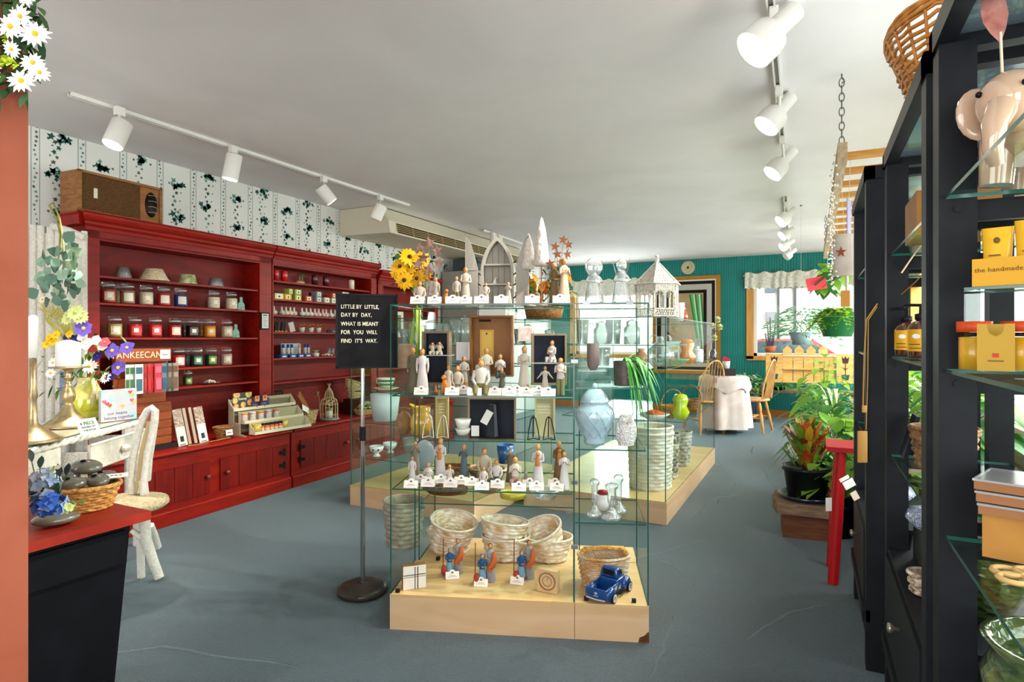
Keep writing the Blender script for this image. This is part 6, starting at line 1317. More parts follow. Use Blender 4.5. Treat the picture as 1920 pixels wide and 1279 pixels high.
# ---------------------------------------------------------------- letter board on stand
lb_ = thing('letter_board', 'black felt letter board on a chrome pole with a round base', 'sign stand', G(680, 1112), 0)
dl = dist(lb_.location); BB = M('#17161a', .45); 
mb = MB(); mb.lathe([(0, 0), (.112, 0), (.128, .012), (.126, .03), (.1, .048), (.03, .056), (.0, .058)], M('#2b2523', .35, noise=('#3c332f', 6), coat=.3), 36)
for r, z in ((.035, .0565), (.052, .0535), (.068, .051), (.084, .0485)): mb.lathe([(r - .003, z - .002), (r, z + .002), (r + .003, z - .002)], M('#4a3f3a', .3), 36)
mb.build('base', lb_)
zt_ = 1.3 - (700 - HY) / F * dl
mb = MB(); mb.tube([(0, 0, .05), (.0, 0, 1.3 - (855 - HY) / F * dl)], .012, M('#9aa0a4', .15, .9), 14); mb.build('lower_pole', lb_)
mb = MB(); mb.tube([(0, 0, 1.3 - (855 - HY) / F * dl), (0, 0, 1.28)], .009, M('#c2c6c8', .15, .9), 14); mb.build('upper_pole', lb_)
mb = MB(); mb.tube([(0, 0, 1.3 - (826 - HY) / F * dl), (0, 0, 1.3 - (800 - HY) / F * dl)], .016, BB, 14); mb.build('collar', lb_)
# board plane: left edge x=629 nearer wall, right edge x=744
Yl = dl - .01; pl, pr_ = D(629, 600, Yl * .985), D(744, 600, Yl * 1.02); bx_ = (pr_ - pl); bx_.z = 0; wb_ = bx_.length; ctr = (pl + pr_) / 2
zt1, zb1 = 1.3 + (634 - 552) / F * dl, 1.3 - (690 - 634) / F * dl
board = thing('x', 'x', 'x'); board.location = (0, 0, 0)
for k_ in ('label', 'category'): del board[k_]
bpy.data.objects.remove(board)
bm_ = Matrix.Translation(Vector((ctr.x, ctr.y, 0)) - lb_.location) @ Matrix.Rotation(math.atan2(bx_.y, bx_.x), 4, 'Z')
mb = MB(); mb.T = bm_; mb.bb(-wb_ / 2, wb_ / 2, -.022, -.012, zb1, zt1, BB)
n = 46
for i in range(n): z = zb1 + .012 + (zt1 - zb1 - .024) * i / n; mb.bb(-wb_ / 2 + .010, wb_ / 2 - .010, -.0245, -.022, z, z + (zt1 - zb1 - .024) / n * .6, M('#201d20', .9))
mb.build('felt_board', lb_)
mb = MB(); mb.T = bm_
for a in ((-wb_ / 2, -wb_ / 2 + .010, zb1, zt1), (wb_ / 2 - .010, wb_ / 2, zb1, zt1), (-wb_ / 2, wb_ / 2, zb1, zb1 + .01), (-wb_ / 2, wb_ / 2, zt1 - .01, zt1)): mb.bb(a[0], a[1], -.028, -.010, a[2], a[3], BB)
mb.build('frame', lb_)
LW = M('#efe6cc', .6)
for s_, py, x0, ww in (('LITTLE BY  LITTLE,', 576.5, 640, 0), ('DAY BY  DAY,', 591.5, 640, 0), ('WHAT IS MEANT', 608, 640, 0), ('FOR  YOU  WILL', 623.5, 640, 0), ("FIND  IT'S  WAY.", 639.5, 640, 0)):
    z = 1.3 + (634 - py) / F * dl; q = bm_ @ Vector((-wb_ / 2 + .024, -.0255, z))
    text(s_, .0275, LW, 'white_lettering', lb_, q, (PI / 2, 0, math.atan2(bx_.y, bx_.x)), .0008, 'LEFT', sx=.80 if len(s_) > 16 else .84, bold=.0003)

# ---------------------------------------------------------------- second glass island behind
def base_box(nm, lab, x0, x1, y0, y1, rz=0, joint=None):
    t = thing(nm, lab, 'display case', (x0, y0, 0)); mb = MB(); mb.bb(0, x1 - x0, 0, y1 - y0, 0, ZB - .012, MAPLE); mb.bb(0, x1 - x0, 0, y1 - y0, ZB - .012, ZB, MAPT); mb.build('maple_base', t); return t
cB = base_box('glass_display_case', 'long rear glass display case with large splint baskets at its near end', -2.0, -.9, 4.19, 6.5)
cC = base_box('glass_display_case', 'rear glass display case behind the letter board pole holding cups', -3.22, -2.1, 3.6, 5.0)
def glassbox(t, w_, l_, shelves, zt=1.45):
    for x in (.005, w_ - .011): pane('glass_side', x, x + g, .0, l_, ZB, zt - g, t)
    pane('glass_front', .012, w_ - .012, .002, .008, ZB, zt - g, t); pane('glass_top', 0, w_, 0, l_, zt - g, zt, t)
    for z, d0, d1 in shelves: pane('glass_shelf', .02, w_ - .02, d0, d1, z - g, z, t)
glassbox(cB, 1.1, 2.31, [(.62, .74, 2.28), (1.08, .1, 2.28), (1.25, .1, .9)]); glassbox(cC, 1.12, 1.4, [(.37, .03, 1.35), (.645, .03, 1.35), (.885, .03, 1.35), (1.25, .03, 1.35)])
# white splint baskets
WSB = M('#cdbfa8', .65, name='white_splint', noise=('#eae5dc', 14), bump=('noise', 60, .4, .01))
q = G(1238, 925, ZB); q.x -= .112; q.y += .16
bs = basket('big round whitewashed splint basket at the near end of the rear case, lower of two', q, .155, .172, .42, WSB, rows=16, posts=20, group='big splint baskets', rim=WSB, rr=.01)
basket('second big whitewashed splint basket nested on top with a lined inside', q + Vector((0, 0, .045)), .150, .168, .42, WSB, rows=15, posts=20, group='big splint baskets', rim=WSB, rr=.01)
q2 = Vector((-1.05, 4.95, ZB)); basket('tall dark and white checked basket behind the big splint baskets', q2, .07, .09, .36, M('#3a342c', .7, noise=('#cfc4ac', 24), bump=('voronoi', 40, .8, .01)), rows=14, posts=14)
basket('grey slatted basket at the far end of the rear case', Vector((-1.07, 5.5, ZB)), .09, .11, .30, M('#8f8378', .7, noise=('#cfc6b8', 30)), rows=10, posts=14, sq=.8)
# gazebo lantern
q = G(1229, 598, 1.45) if False else D(1232, 596, 4.35); q.z = 1.452
gz = thing('gazebo_lantern', 'white pierced metal gazebo lantern on the rear glass case', 'lantern', q, .62); WM = M('#e4ddd0', .5, name='white_metal', bump=('voronoi', 90, 1, .006)); R6 = .165; hw = .235
def hexp(r, k, z): return Vector((r * math.cos(k * PI / 3), r * math.sin(k * PI / 3), z))
for k in range(6):
    a, b = hexp(R6, k, 0), hexp(R6, k + 1, 0); mb = MB()
    def seg(u0, u1, z0, z1):
        p0, p1 = a.lerp(b, u0), a.lerp(b, u1); vs = [(p0.x, p0.y, z0), (p1.x, p1.y, z0), (p1.x, p1.y, z1), (p0.x, p0.y, z1)]; vs += [(x * .975, y * .975, z) for x, y, z in vs]
        mb.add(vs, [(0, 1, 2, 3), (7, 6, 5, 4), (0, 3, 7, 4), (1, 5, 6, 2), (3, 2, 6, 7), (0, 4, 5, 1)], WM)
    for u0, u1, z0, z1 in ((0, 1, 0, .01), (0, 1, .05, .06), (0, 1, hw - .055, hw), (0, .07, .01, hw), (.93, 1, .01, hw), (.47, .53, .06, hw - .05), (.25, .28, .06, hw - .05), (.72, .75, .06, hw - .05)): seg(u0, u1, z0, z1)
    for j in range(9):
        for r_ in range(2): seg((j + .25 + r_ * .4) / 9.5, (j + .75 + r_ * .4) / 9.5, .014 + r_ * .018, .026 + r_ * .018)
    for c0 in (.26, .74):
        for i in range(6):
            t0, t1 = i / 6 * PI, (i + 1) / 6 * PI; seg(c0 + .2 * math.cos(t1), c0 + .2 * math.cos(t0), hw - .10 + .05 * math.sin((t0 + t1) / 2), hw - .05)
    mb.build('lantern_wall', gz)
    mb = MB(); tip = Vector((0, 0, hw + .175)); e0, e1 = hexp(R6 * 1.08, k, hw), hexp(R6 * 1.08, k + 1, hw); n = 9
    for i in range(n):
        u0, u1 = i / n, (i + .72) / n; p0, p1, p2, p3 = e0.lerp(tip, u0), e1.lerp(tip, u0), e1.lerp(tip, u1), e0.lerp(tip, u1); mb.add([p0, p1, p2, p3], [(0, 1, 2, 3)], WM)
    for i in range(8):
        m0 = e0.lerp(e1, (i + .25) / 8); m1 = e0.lerp(e1, (i + .75) / 8); mb.add([m0, m1, m1.lerp(tip, .97), m0.lerp(tip, .97)], [(0, 1, 2, 3)], WM)
    mb.tube([e0, tip], .005, WM, 5); mb.tube([e0, e1], .006, WM, 5); mb.build('roof_panel', gz)
mb = MB(); mb.tube([(0, 0, hw + .165), (0, 0, hw + .19)], .016, WM, 8); mb.ball((0, 0, hw + .205), (.016, .016, .012), WM, 8, 6); mb.build('finial', gz)
# ---- goods of the islands: generic turned wares, one table row each
def S_(px, Y, z): q = D(px, 600, Y); return Vector((q.x, q.y, z + .0008))
def ware(nm, lb, cat, loc, prof, mat, seg=20, sx=1, sy=1, rz=0, flute=None, extra=None, group=None):
    mb = MB(); mb.lathe(prof, mat, seg, sx=sx, sy=sy, flute=flute)
    if extra: extra(mb)
    return mb.build(nm, None, loc, rz, (lb, cat, group))
POT = lambda r, h: [(0, 0), (r * .8, 0), (r, h), (r * .94, h), (r * .76, .01), (0, .01)]
VAS = lambda r, h: [(0, 0), (r * .6, 0), (r, h * .35), (r * .8, h * .65), (r * .42, h * .85), (r * .55, h), (r * .5, h), (r * .38, h * .85)]
BOT = lambda r, h: [(0, 0), (r, 0), (r, h * .55), (r * .35, h * .7), (r * .35, h), (0, h)]
TBL = [
 ('clay_vase', 'orange fluted glass vase on the rear case shelf left of the bottle', 'vase', S_(1202, 4.6, 1.08), VAS(.05, .14), M('#c8642c', .25, noise=('#b0522a', 20), coat=.6), dict(flute=(10, .06))),
 ('orange_vase', 'glossy orange double-gourd vase on the rear case', 'vase', S_(1288, 5.15, 1.08), [(0, 0), (.045, 0), (.075, .06), (.045, .11), (.065, .16), (.05, .2), (.03, .21)], M('#e8821a', .12, coat=1), {}),
 ('yellow_gourd_vase', 'glossy yellow green double-gourd vase low in the rear case', 'vase', S_(1276, 5.0, .62), [(0, 0), (.05, 0), (.075, .06), (.05, .11), (.065, .16), (.05, .2), (.03, .21)], M('#c3d414', .12, coat=1), {}),
 ('demijohn', 'clear ribbed glass bottle with two ring handles on the rear case shelf', 'bottle', S_(1238, 4.6, 1.08), [(0, 0), (.06, 0), (.11, .06), (.10, .13), (.05, .17), (.025, .19), (.025, .23)], CRYS, dict(flute=(14, .04), extra=lambda m_: [m_.tube([(s_ * .05 + .03 * math.cos(a), 0, .21 + .03 * math.sin(a)) for a in [i * PI / 6 for i in range(12)]], .006, CRYS, 6, closed=True) for s_ in (-1, 1)])),
 ('white_planter', 'plain white pot behind the letter board on the rear case', 'pot', S_(722, 4.75, .645), POT(.118, .21), M('#d9dbe0', .4, noise=('#d2d6dd', 3)), dict(extra=lambda m_: m_.lathe([(.079, -.0), (.086, .035), (.088, .035), (.082, 0)], M('#b5733e', .6), 20))),
 ('striped_cup', 'green and white striped teacup on the rear case', 'cup', S_(724, 4.75, .905), [(0, 0), (.03, 0), (.055, .03), (.07, .075), (.066, .075), (.05, .03)], M('#e5dcc6', .3, coat=.6), dict(extra=lambda m_: [m_.lathe([(r0, z0), (r1, z1)], M('#2c7a5c', .3, coat=.6), 20) for r0, z0, r1, z1 in ((.0515, .018, .060, .034), (.066, .048, .0705, .064))] + [m_.tube([(-.065, 0, .07), (-.1, 0, .07), (-.095, 0, .035), (-.06, 0, .02)], .006, M('#d8a88a', .3), 6)])),
 ('saucer', 'cream saucer beneath the striped teacup', 'saucer', S_(724, 4.75, .885), [(0, .004), (.05, .0), (.105, .018), (.1, .02), (0, .012)], M('#d8cdb0', .3), {}),
 ('footed_bowl', 'small white footed bowl with painted sprigs, left of its pair behind the pole', 'bowl', S_(706, 4.7, .37), [(0, 0), (.035, 0), (.018, .018), (.02, .025), (.05, .045), (.058, .08), (.054, .08), (.03, .04)], M('#e9e7e4', .25, coat=.7), dict(extra=lambda m_: [m_.ball((.052 * math.cos(a), .052 * math.sin(a), .055), .008, M('#4a4038', .5), 6, 4) for a in (-2.2, -1.4, -.6)])),
 ('footed_bowl', 'small white footed bowl with painted sprigs, right of its pair behind the pole', 'bowl', S_(731, 4.85, .37), [(0, 0), (.035, 0), (.018, .018), (.02, .025), (.05, .045), (.058, .08), (.054, .08), (.03, .04)], M('#e9e7e4', .25, coat=.7), {}),
 ('brown_gathered_vase', 'brown pouch-shaped vase behind the left wire stand', 'vase', FP(757, .62, ZR1), [(0, 0), (.03, .0), (.045, .05), (.035, .1), (.012, .12), (.03, .14)], M('#8a5a38', .5, noise=('#a87a50', 20)), dict(flute=(8, .06))),
 ('yellow_jug', 'glossy mustard jug in the rear bay of the front showcase', 'jug', FP(790, .60, ZR1), [(0, 0), (.05, 0), (.065, .05), (.06, .09), (.045, .115), (.05, .15), (.045, .15), (.04, .115)], M('#d29a1c', .15, noise=('#d6a23a', 20), coat=1), dict(extra=lambda m_: m_.leaf((-.04, 0, .14), (-1, 0, .6), .045, .04, M('#d2a41c', .2), 0))),
 ('yellow_bowl', 'yellow green glass bowl in the rear bay, lowest glass shelf', 'bowl', FP(962, .58, ZR2), [(0, 0), (.07, 0), (.072, .03), (.066, .03), (.06, .01)], M('#a99a1c', .2, coat=.6), {}),
 ('crystal_bowl', 'cut crystal bowl in the rear bay, lowest glass shelf', 'bowl', FP(1022, .58, ZR2), [(0, 0), (.05, 0), (.085, .05), (.08, .05), (.045, .008)], CRYS, dict(flute=(12, .06))),
 ('blue_pot', 'cobalt blue planter behind the lower figurines', 'pot', FP(948, .70, ZB + .45), POT(.05, .10), M('#1c5a92', .3, coat=.6), {}),
 ('cobalt_flask', 'cobalt blue flask behind the right chalkboard frame', 'vase', FP(1046, .68, 1.16), [(0, 0), (.045, 0), (.04, .025), (.015, .05), (.015, .07), (.02, .072)], Mglass('cobalt', '#2a3fd0', 1, .05, .6, '#1226a0'), {}),
 ('coffee_cup', 'white mug with a red bow painted, rear bay left of the big chalkboard', 'cup', FP(868, .60, ZR1 + .035), [(0, 0), (.03, 0), (.045, .05), (.042, .05)], M('#e9e6e2', .3, coat=.6), {}),
 ('coffee_cup', 'white saucer bowl stacked under the red bow mug', 'bowl', FP(868, .60, ZR1), [(0, 0), (.03, 0), (.042, .033), (.038, .033)], M('#e4e1dc', .3), {}),
 ('sunflower_vase', 'lime green vase holding the silk sunflowers', 'vase', FP(782, .60, ZT - .29 + .0), VAS(.045, .30), M('#a9c43a', .25, coat=.8), {}),
 ('leaning_plate', 'pale blue round plate leaning behind the lower left figurines', 'plate', FP(797, .40, ZL_ + .001), [(0, 0), (.025, 0), (.03, .004), (0, .005)], M('#9fb0b4', .2), dict(extra=lambda m_: m_.ball((0, 0, .075), (.062, .006, .075), M('#9fb2b6', .15, coat=.6), 24, 10))),
 ('pink_vase', 'copper glazed vase on the far top of the rear case', 'vase', S_(1281, 5.6, 1.45), VAS(.045, .13), M('#a84a28', .2, coat=.8), {}),
 ('white_cylinder', 'white cylinder pot beside the gazebo lantern', 'pot', S_(1272, 5.3, 1.45), POT(.055, .16), M('#e6e4e0', .5), {}),
 ('tall_blue_bottle', 'tall dark blue bottle holding white flowers beyond the rear case', 'bottle', S_(1337, 8.2, .88), BOT(.05, .40), M('#141c4c', .1, coat=1), {}),
 ('white_pot', 'small white pot with a pink packet on the clothed table', 'pot', S_(1362, 8.2, .88), POT(.05, .10), M('#d8dcd8', .4), dict(extra=lambda m_: m_.box((-.005, 0, .12), (.09, .01, .07), M('#d2344e', .5), R=Matrix.Rotation(.4, 3, 'Y')))),
 ('glass_dish', 'pale green glass dish on the rear case shelf below the bottle', 'dish', S_(1262, 4.75, 1.08), [(0, 0), (.06, 0), (.13, .05), (.125, .055), (.05, .01)], Mglass('mint', '#cfeedd', 1.4, .05, .25, '#a8d4bc'), {}),
]
for nm, lb, cat, loc, prof, mat, kw in TBL: ware(nm, lb, cat, loc, prof, mat, **kw)
# clear glass jars and tumblers hanging about the middle shelves
k = 0
for px, py, Y_, r, h_, kd in [(760, 622, 3.5, .035, .10, 0), (775, 606, 3.6, .04, .13, 1), (790, 612, 3.5, .035, .1, 0), (806, 604, 3.7, .045, .12, 1), (822, 610, 3.6, .04, .13, 0), (838, 614, 3.6, .05, .12, 1), (856, 640, 3.6, .045, .16, 0), (872, 636, 3.6, .04, .17, 1), (975, 600, 3.6, .04, .1, 0), (990, 604, 3.6, .04, .12, 1), (1012, 600, 3.7, .045, .1, 0), (1030, 598, 3.7, .04, .09, 1), (1092, 640, 3.6, .04, .16, 0), (1128, 640, 3.8, .05, .14, 1), (1150, 645, 4.2, .05, .16, 0), (1185, 640, 4.4, .05, .15, 1), (1300, 662, 5.2, .05, .18, 0), (770, 880, 3.5, .05, .09, 0), (1290, 640, 5.4, .05, .14, 1), (1130, 700, 3.8, .05, .12, 0)]:
    if px == 1012: continue
    zz = 1.25 if py < 650 and px < 1240 else (1.08 if px > 1100 else .37); p_ = S_(px, 5.4 if px > 1280 else (4.9 if py > 700 else 4.72), 1.08 if px > 1280 else zz); r *= 1.25; h_ *= 1.2; k += 1
    ware('glass_tumbler' if not kd else 'glass_jar', 'clear glass %s among the glassware behind the figurine shelves' % ('tumbler', 'jar')[kd], 'glassware', p_, POT(r, h_) if not kd else [(0, 0), (r, 0), (r, h_ * .7), (r * .7, h_ * .8), (r * .75, h_), (r * .3, h_ * 1.05), (0, h_ * 1.12)], CRYS, group='clear glass %ss behind the figurines' % ('tumbler', 'jar')[kd])
# wooden shadow box and chalkboard frames
def panel(nm, lb, cat, px0, px1, pt, pb, y, wood, inner, d=.02, lean=0, fw=.010, rz=0, deep=0, extra=None):
    a, b = FP(px0, y, 0), FP(px1, y, 0); zb, zt = FH(px0, pb, y), FH(px0, pt, y); w_ = (b - a).length; h_ = zt - zb
    t = thing(nm, lb, cat, (a.x, a.y, zb), FRZ + rz); R_ = Matrix.Rotation(lean, 4, 'X'); mb = MB(); mb.T = R_
    for q in ((0, fw, 0, h_), (w_ - fw, w_, 0, h_), (fw, w_ - fw, 0, fw), (fw, w_ - fw, h_ - fw, h_)): mb.bb(q[0], q[1], -d - deep, 0, q[2], q[3], wood)
    mb.build('frame', t); mb = MB(); mb.T = R_; mb.bb(fw, w_ - fw, -.006, -.001, fw, h_ - fw, inner)
    if extra: extra(mb, w_, h_)
    mb.build('inner_panel', t); return t
BW = M('#8a5a2c', .5, wood=('#74481f', 3, (1, 5, 1))); CH = M('#15171f', .4, noise=('#1d2130', 5)); GWF = M('#86745c', .6)
panel('shadow_box', 'brown wooden shadow box with a yellow certificate, centre of the upper glass shelves', 'box', 884, 964, 593, 705, .39, BW, BW, d=.06, extra=lambda m_, w_, h_: (m_.bb(.045, .115, -.008, -.006, .06, h_ - .07, M('#c99a3c', .5)), m_.bb(.055, .105, -.009, -.008, .07, h_ - .08, M('#d0ac52', .6)), m_.bb(.075, .083, -.0095, -.009, h_ - .095, h_ - .085, INK), m_.bb(.04, .1, -.0085, -.006, h_ - .03, h_ - .018, M('#2a1c12', .6))))
panel('chalkboard_frame', 'brown-framed chalkboard standing behind the left riser, upper shelf', 'frame', 797, 852, 622, 720, .40, GWF, CH, d=.035, rz=-.25)
panel('chalkboard_frame', 'brown-framed chalkboard standing behind the right riser, upper shelf', 'frame', 996, 1062, 626, 722, .40, GWF, CH, d=.03, rz=.2)
panel('chalkboard_frame', 'big black chalkboard in a thin grey frame, rear bay behind the lower figurines', 'frame', 878, 968, 745, 825, .66, GWF, CH, d=.02)
CRM2 = M('#b8b08a', .5, noise=('#c8c2a0', 4))
for i, (a_, b_, c_, lb) in enumerate(((818, 842, '#ad9a5e', 'tan upright board with faint writing, rear bay left of the chalkboard'), (1003, 1041, '#b9b48c', 'pale olive board with faint writing, rear bay right'))):
    panel('memo_board', lb, 'board', a_, b_, 744, 818, .62, M(c_, .5), M(c_, .5), extra=lambda m_, w_, h_: [m_.bb(.015, w_ - .02, -.007, -.006, h_ - .04 - j * .016, h_ - .037 - j * .016, M('#e0dcc8', .6)) for j in range(4)])
for i, (a_, b_, yt, yb, c1, c2, lb) in enumerate(((748, 778, 645, 690, '#c77b3a', '#b0a090', 'orange flower-printed gift box at the upper shelf left end'), (856, 880, 642, 676, '#d8dadc', '#e6e6e8', 'white sketch card behind the upper left chalkboard'), (972, 1000, 612, 640, '#c9a8a0', '#e2dcd6', 'pink and white greeting card behind the crossed-arm figurine'), (998, 1014, 650, 672, '#b4c2c6', '#c4d0d2', 'pale grey card leaning left of the right chalkboard'))):
    panel('greeting_card', lb, 'card', a_, b_, yt, yb, .43, M(c2, .5), M(c1, .6, noise=(c2, 30)), d=.005, fw=.006)
t = thing('obelisk_stand', 'dark slate tapered stand with a white tag before the big chalkboard', 'stand', FP(923, .56, ZR1)); mb = MB(); mb.box((0, 0, .085), (.05, .04, .17), M('#2a2c34', .5), taper=.62); mb.build('body', t)
mb = MB(); mb.T = Matrix.Rotation(F3, 4, 'Z'); mb.box((-.028, -.026, .105), (.04, .002, .075), CARD, R=Matrix.Rotation(.5, 3, 'Y')); mb.build('tag', t)
mb = MB(); mb.box((0, 0, .028), (.042, .003, .056), CARD, rz=F3); mb.build('blank_card', None, FP(891, .56, ZR1), 0, ('blank white card before the big chalkboard', 'card'))
for i, (px, c) in enumerate(((804, '#cfc9b4'), (831, '#cfc9b4'), (1000, '#1d1c1e'), (1029, '#1d1c1e'))):
    mb = MB(); m_ = M(c, .4, .3)
    for s_ in (-1, 1): mb.tube([(s_ * .03, -.03, .002), (s_ * .024, -.02, .05), (s_ * .012, 0, .105), (0, 0, .118)], .003, m_, 5)
    mb.tube([(0, 0, .118), (0, .05, .002)], .003, m_, 5); mb.tube([(-.03, -.03, .002), (.0, .0, .004), (.03, -.03, .002)], .003, m_, 5)
    mb.build('wire_easel', None, FP(px, .50, ZR1), F3, ('%s wire easel in the rear bay, %s of its pair' % (('white', 'black')[i // 2], ('left', 'right')[i % 2]), 'easel', ('white', 'black')[i // 2] + ' wire easels'))
# baskets seen behind the lower shelf
basket('square brown wicker hamper behind the lower left figurines', FP(850, .62, ZR2), .06, .075, .15, WKB, 1.2, .7, rows=8, posts=14, sq=.9, rz=FRZ)
basket('round brown basket with white hoop handles behind the seated man', FP(913, .66, ZR2), .05, .11, .13, WKB, 1, .7, rows=7, posts=16, rim=M('#c9b08a', .6), rr=.009)
basket('shallow dark wicker tray low in the rear bay', FP(835, .60, ZR2), .07, .11, .03, M('#5a3218', .7, noise=('#7a4a28', 60)), 1.1, .6, rows=3, posts=26, rz=FRZ)
basket('grey round basket standing in for a basket reflection in the left glass side', FP(757, .62, ZB), .09, .11, .25, M('#8f8778', .7, noise=('#a89f8c', 40)), rows=10, posts=14)  # solid stand-in for the baskets' reflection in the glass
# sunflowers at the left of the top
t = thing('sunflower_bunch', 'large yellow silk sunflowers in the lime green vase, left of the glass top', 'flowers', (0, 0, 0)); ds = dist(FP(782, .60, 1))
mb = MB()
for i in range(50): px, py = rnd.gauss(775, 18), rnd.gauss(512, 18); mb.leaf(D(px, py, ds + .02), (rnd.uniform(-1, 1), -.4, rnd.uniform(-1, 1)), .06, .035, M(rnd.choice(GRNS), .6), .3)
mb.tube([D(782, 590, ds), D(778, 500, ds)], .006, M('#3f5a24'), 5); mb.build('leaves', t)
for px, py, r, dz in ((768, 482, .062, .5), (750, 500, .055, .4), (790, 488, .055, .2), (758, 525, .06, -.2), (782, 522, .058, 0), (798, 512, .05, .1), (745, 512, .045, 0), (770, 500, .05, .2)):
    mb = MB(); daisy(mb, D(px, py, ds - .05), room(rnd.uniform(-.6, .5), -1) + (dz,), r, '#e8ae14', '#4a2c10', 15, .36, .3); mb.build('sunflower', t)
mb = MB(); mb.lathe([(0, 0), (.04, 0), (.042, .09), (.03, .11), (.033, .13), (0, .135)], CRYS, 16); mb.build('mason_jar', None, FP(807, .34, ZT), 0, ('clear glass mason jar behind the left metal stars', 'jar'))
# autumn garland beyond the glass top
t = thing('autumn_garland', 'orange and green autumn foliage seen behind the cone trees', 'foliage', (0, 0, 0)); mb = MB()
for i in range(130): px, py = rnd.uniform(975, 1068), rnd.gauss(538, 12); c = rnd.choice(('#d8841c', '#e0a02c', '#b8501c', '#3f7a2c', '#5a8a34', '#2c5a28')); mb.leaf(D(px, py, 4.7 + rnd.uniform(-.1, .2)), (rnd.uniform(-1, 1), -.3, rnd.uniform(-1, 1)), .09, .05, M(c, .6), .3)
mb.build('leaves', t); q0 = D(1020, 565, 4.8); mb = MB(); mb.lathe([(0, 0), (.14, 0), (.16, .10), (0, .10)], WKB, 16, c=(q0.x, q0.y, 1.451)); mb.build('basket', t)

# more goods of the rear island and beyond
basket('round wicker basket with a hoop handle on the low shelf of the rear case', S_(1262, 5.1, .62), .07, .10, .10, WKH, rows=5, posts=16, handle=.14)
basket('small wicker basket with a hoop handle at the far end of the rear case', S_(1296, 5.7, .62), .06, .09, .09, WKB, rows=5, posts=14, handle=.14)
t = thing('serving_bowl', 'pale bowl holding an orange cloth on the low shelf of the rear case', 'bowl', S_(1226, 4.95, .62)); mb = MB(); mb.lathe([(0, 0), (.05, 0), (.13, .05), (.125, .055), (.05, .01)], M('#c9d2d6', .3, coat=.5), 20); mb.build('bowl', t)
mb = MB(); mb.loft([(0, 0, .02, .06, .04), (.01, 0, .05, .08, .06), (0, .01, .075, .05, .03), (0, 0, .085, .01, .01)], M('#cf4a1c', .7, noise=('#e0763c', 20)), 9); mb.build('orange_napkin', None, t.location.copy(), .4, ('crumpled orange cloth in the pale bowl', 'cloth'))
t = thing('picture_postcard', 'standing card with a beach sunset picture in the rear case', 'card', S_(1258, 5.0, 1.08), YAW - .2); mb = MB(); mb.bb(-.07, .07, -.002, .002, 0, .19, M('#c9d6da', .5)); mb.build('card', t)
for z0, z1, c in ((.015, .07, '#b8607a'), (.07, .10, '#7a9ac0'), (.12, .145, '#d0b030')): mb = MB(); mb.bb(-.055, .055, -.004, -.002, z0, z1, M(c, .5)); mb.build('printed_band', t)
ware('patterned_candle_jar', 'blue and white patterned jar on the upper shelf of the rear case', 'jar', S_(1306, 5.3, 1.08), [(0, 0), (.055, 0), (.06, .02), (.06, .11), (.05, .12), (0, .12)], M('#8fa8b4', .3, noise=('#dfe6e8', 90), coat=.5))
t = thing('tall_grey_cabinet', 'tall plain grey cabinet beyond the red hutches against the left wall', 'cabinet', (-4.5, 6.85, 0)); mb = MB(); mb.bb(0, .55, 0, .8, 0, 2.2, M('#a09a94', .6)); mb.build('body', t); mb = MB(); mb.bb(.551, .565, .02, .78, .05, 2.15, M('#a8a29c', .6)); mb.build('door', t)
mb = MB(); mb.bb(.1, .5, .1, .55, 0, .17, M('#4a5058', .6)); mb.build('storage_bin', None, (-4.5, 6.85, 2.2), 0, ('dark grey storage bin on top of the tall grey cabinet', 'bin'))
# ---------------------------------------------------------------- back wall decor
def wallbox(mb, a, b, d0, d1, m): p, q = Vy(a[0], a[1], WB), Vy(b[0], b[1], WB); mb.bb(p.x, q.x, WB - d1, WB - d0, q.z, p.z, m)
fr_ = thing('painted_mirror', 'large gold-framed mirror with black and grey mats and a painted drape reflection', 'picture', (0, 0, 0))
for nm, m_, l, r, t_, b_, d in (('gold_frame', M('#a8782c', .35, .4), 1225, 1351.5, 521.5, 702, .05), ('cream_line', M('#e4dcc8', .5), 1231, 1343, 528, 696, .054), ('black_mat', M('#1b1718', .5), 1233, 1341.5, 530.5, 694, .057), ('grey_mat', M('#b9b3aa', .6), 1241, 1335.5, 536, 688, .060), ('inner_mat', M('#171313', .5), 1252, 1326, 546, 680, .063), ('painted_reflection', M('#b9a27a', .6, noise=('#a58a60', 3)), 1256, 1320, 551.5, 676, .066)):
    mb = MB(); wallbox(mb, (l, t_), (r, b_), .001, d, m_); mb.build(nm, fr_)  # innermost field is the mirror's reflected room, painted beige
mb = MB()  # drape reflected in the mirror, put in as coloured strips
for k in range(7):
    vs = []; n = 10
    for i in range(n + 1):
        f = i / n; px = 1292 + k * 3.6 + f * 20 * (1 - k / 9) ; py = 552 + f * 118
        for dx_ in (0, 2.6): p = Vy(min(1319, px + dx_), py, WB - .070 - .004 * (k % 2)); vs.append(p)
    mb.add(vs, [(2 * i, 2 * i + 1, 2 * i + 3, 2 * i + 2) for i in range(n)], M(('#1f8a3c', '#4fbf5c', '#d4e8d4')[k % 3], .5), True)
mb.build('painted_drape_reflection', fr_)
t = thing('round_wall_plaque', 'round cream woven plaque high on the green wall', 'plaque', Vy(1290, 502, WB - .004)); mb = MB(); r = .118
mb.tube([(0, 0, 0), (0, -.012, 0)], [r, r * .96], M('#d9cfae', .8, noise=('#c4b48c', 20)), 18)
mb.build('disc', t)
for k in (.8, .6, .4): mb = MB(); mb.tube([(r * k * math.cos(2 * PI * i / 20), -.013, r * k * math.sin(2 * PI * i / 20)) for i in range(20)], .004, M('#c9bd94', .8), 5, closed=True); mb.build('ring', t)
mb = MB(); mb.ball((0, -.014, 0), (.018, .006, .026), M('#3a2c1c', .6), 8, 6); mb.build('centre_motif', t)

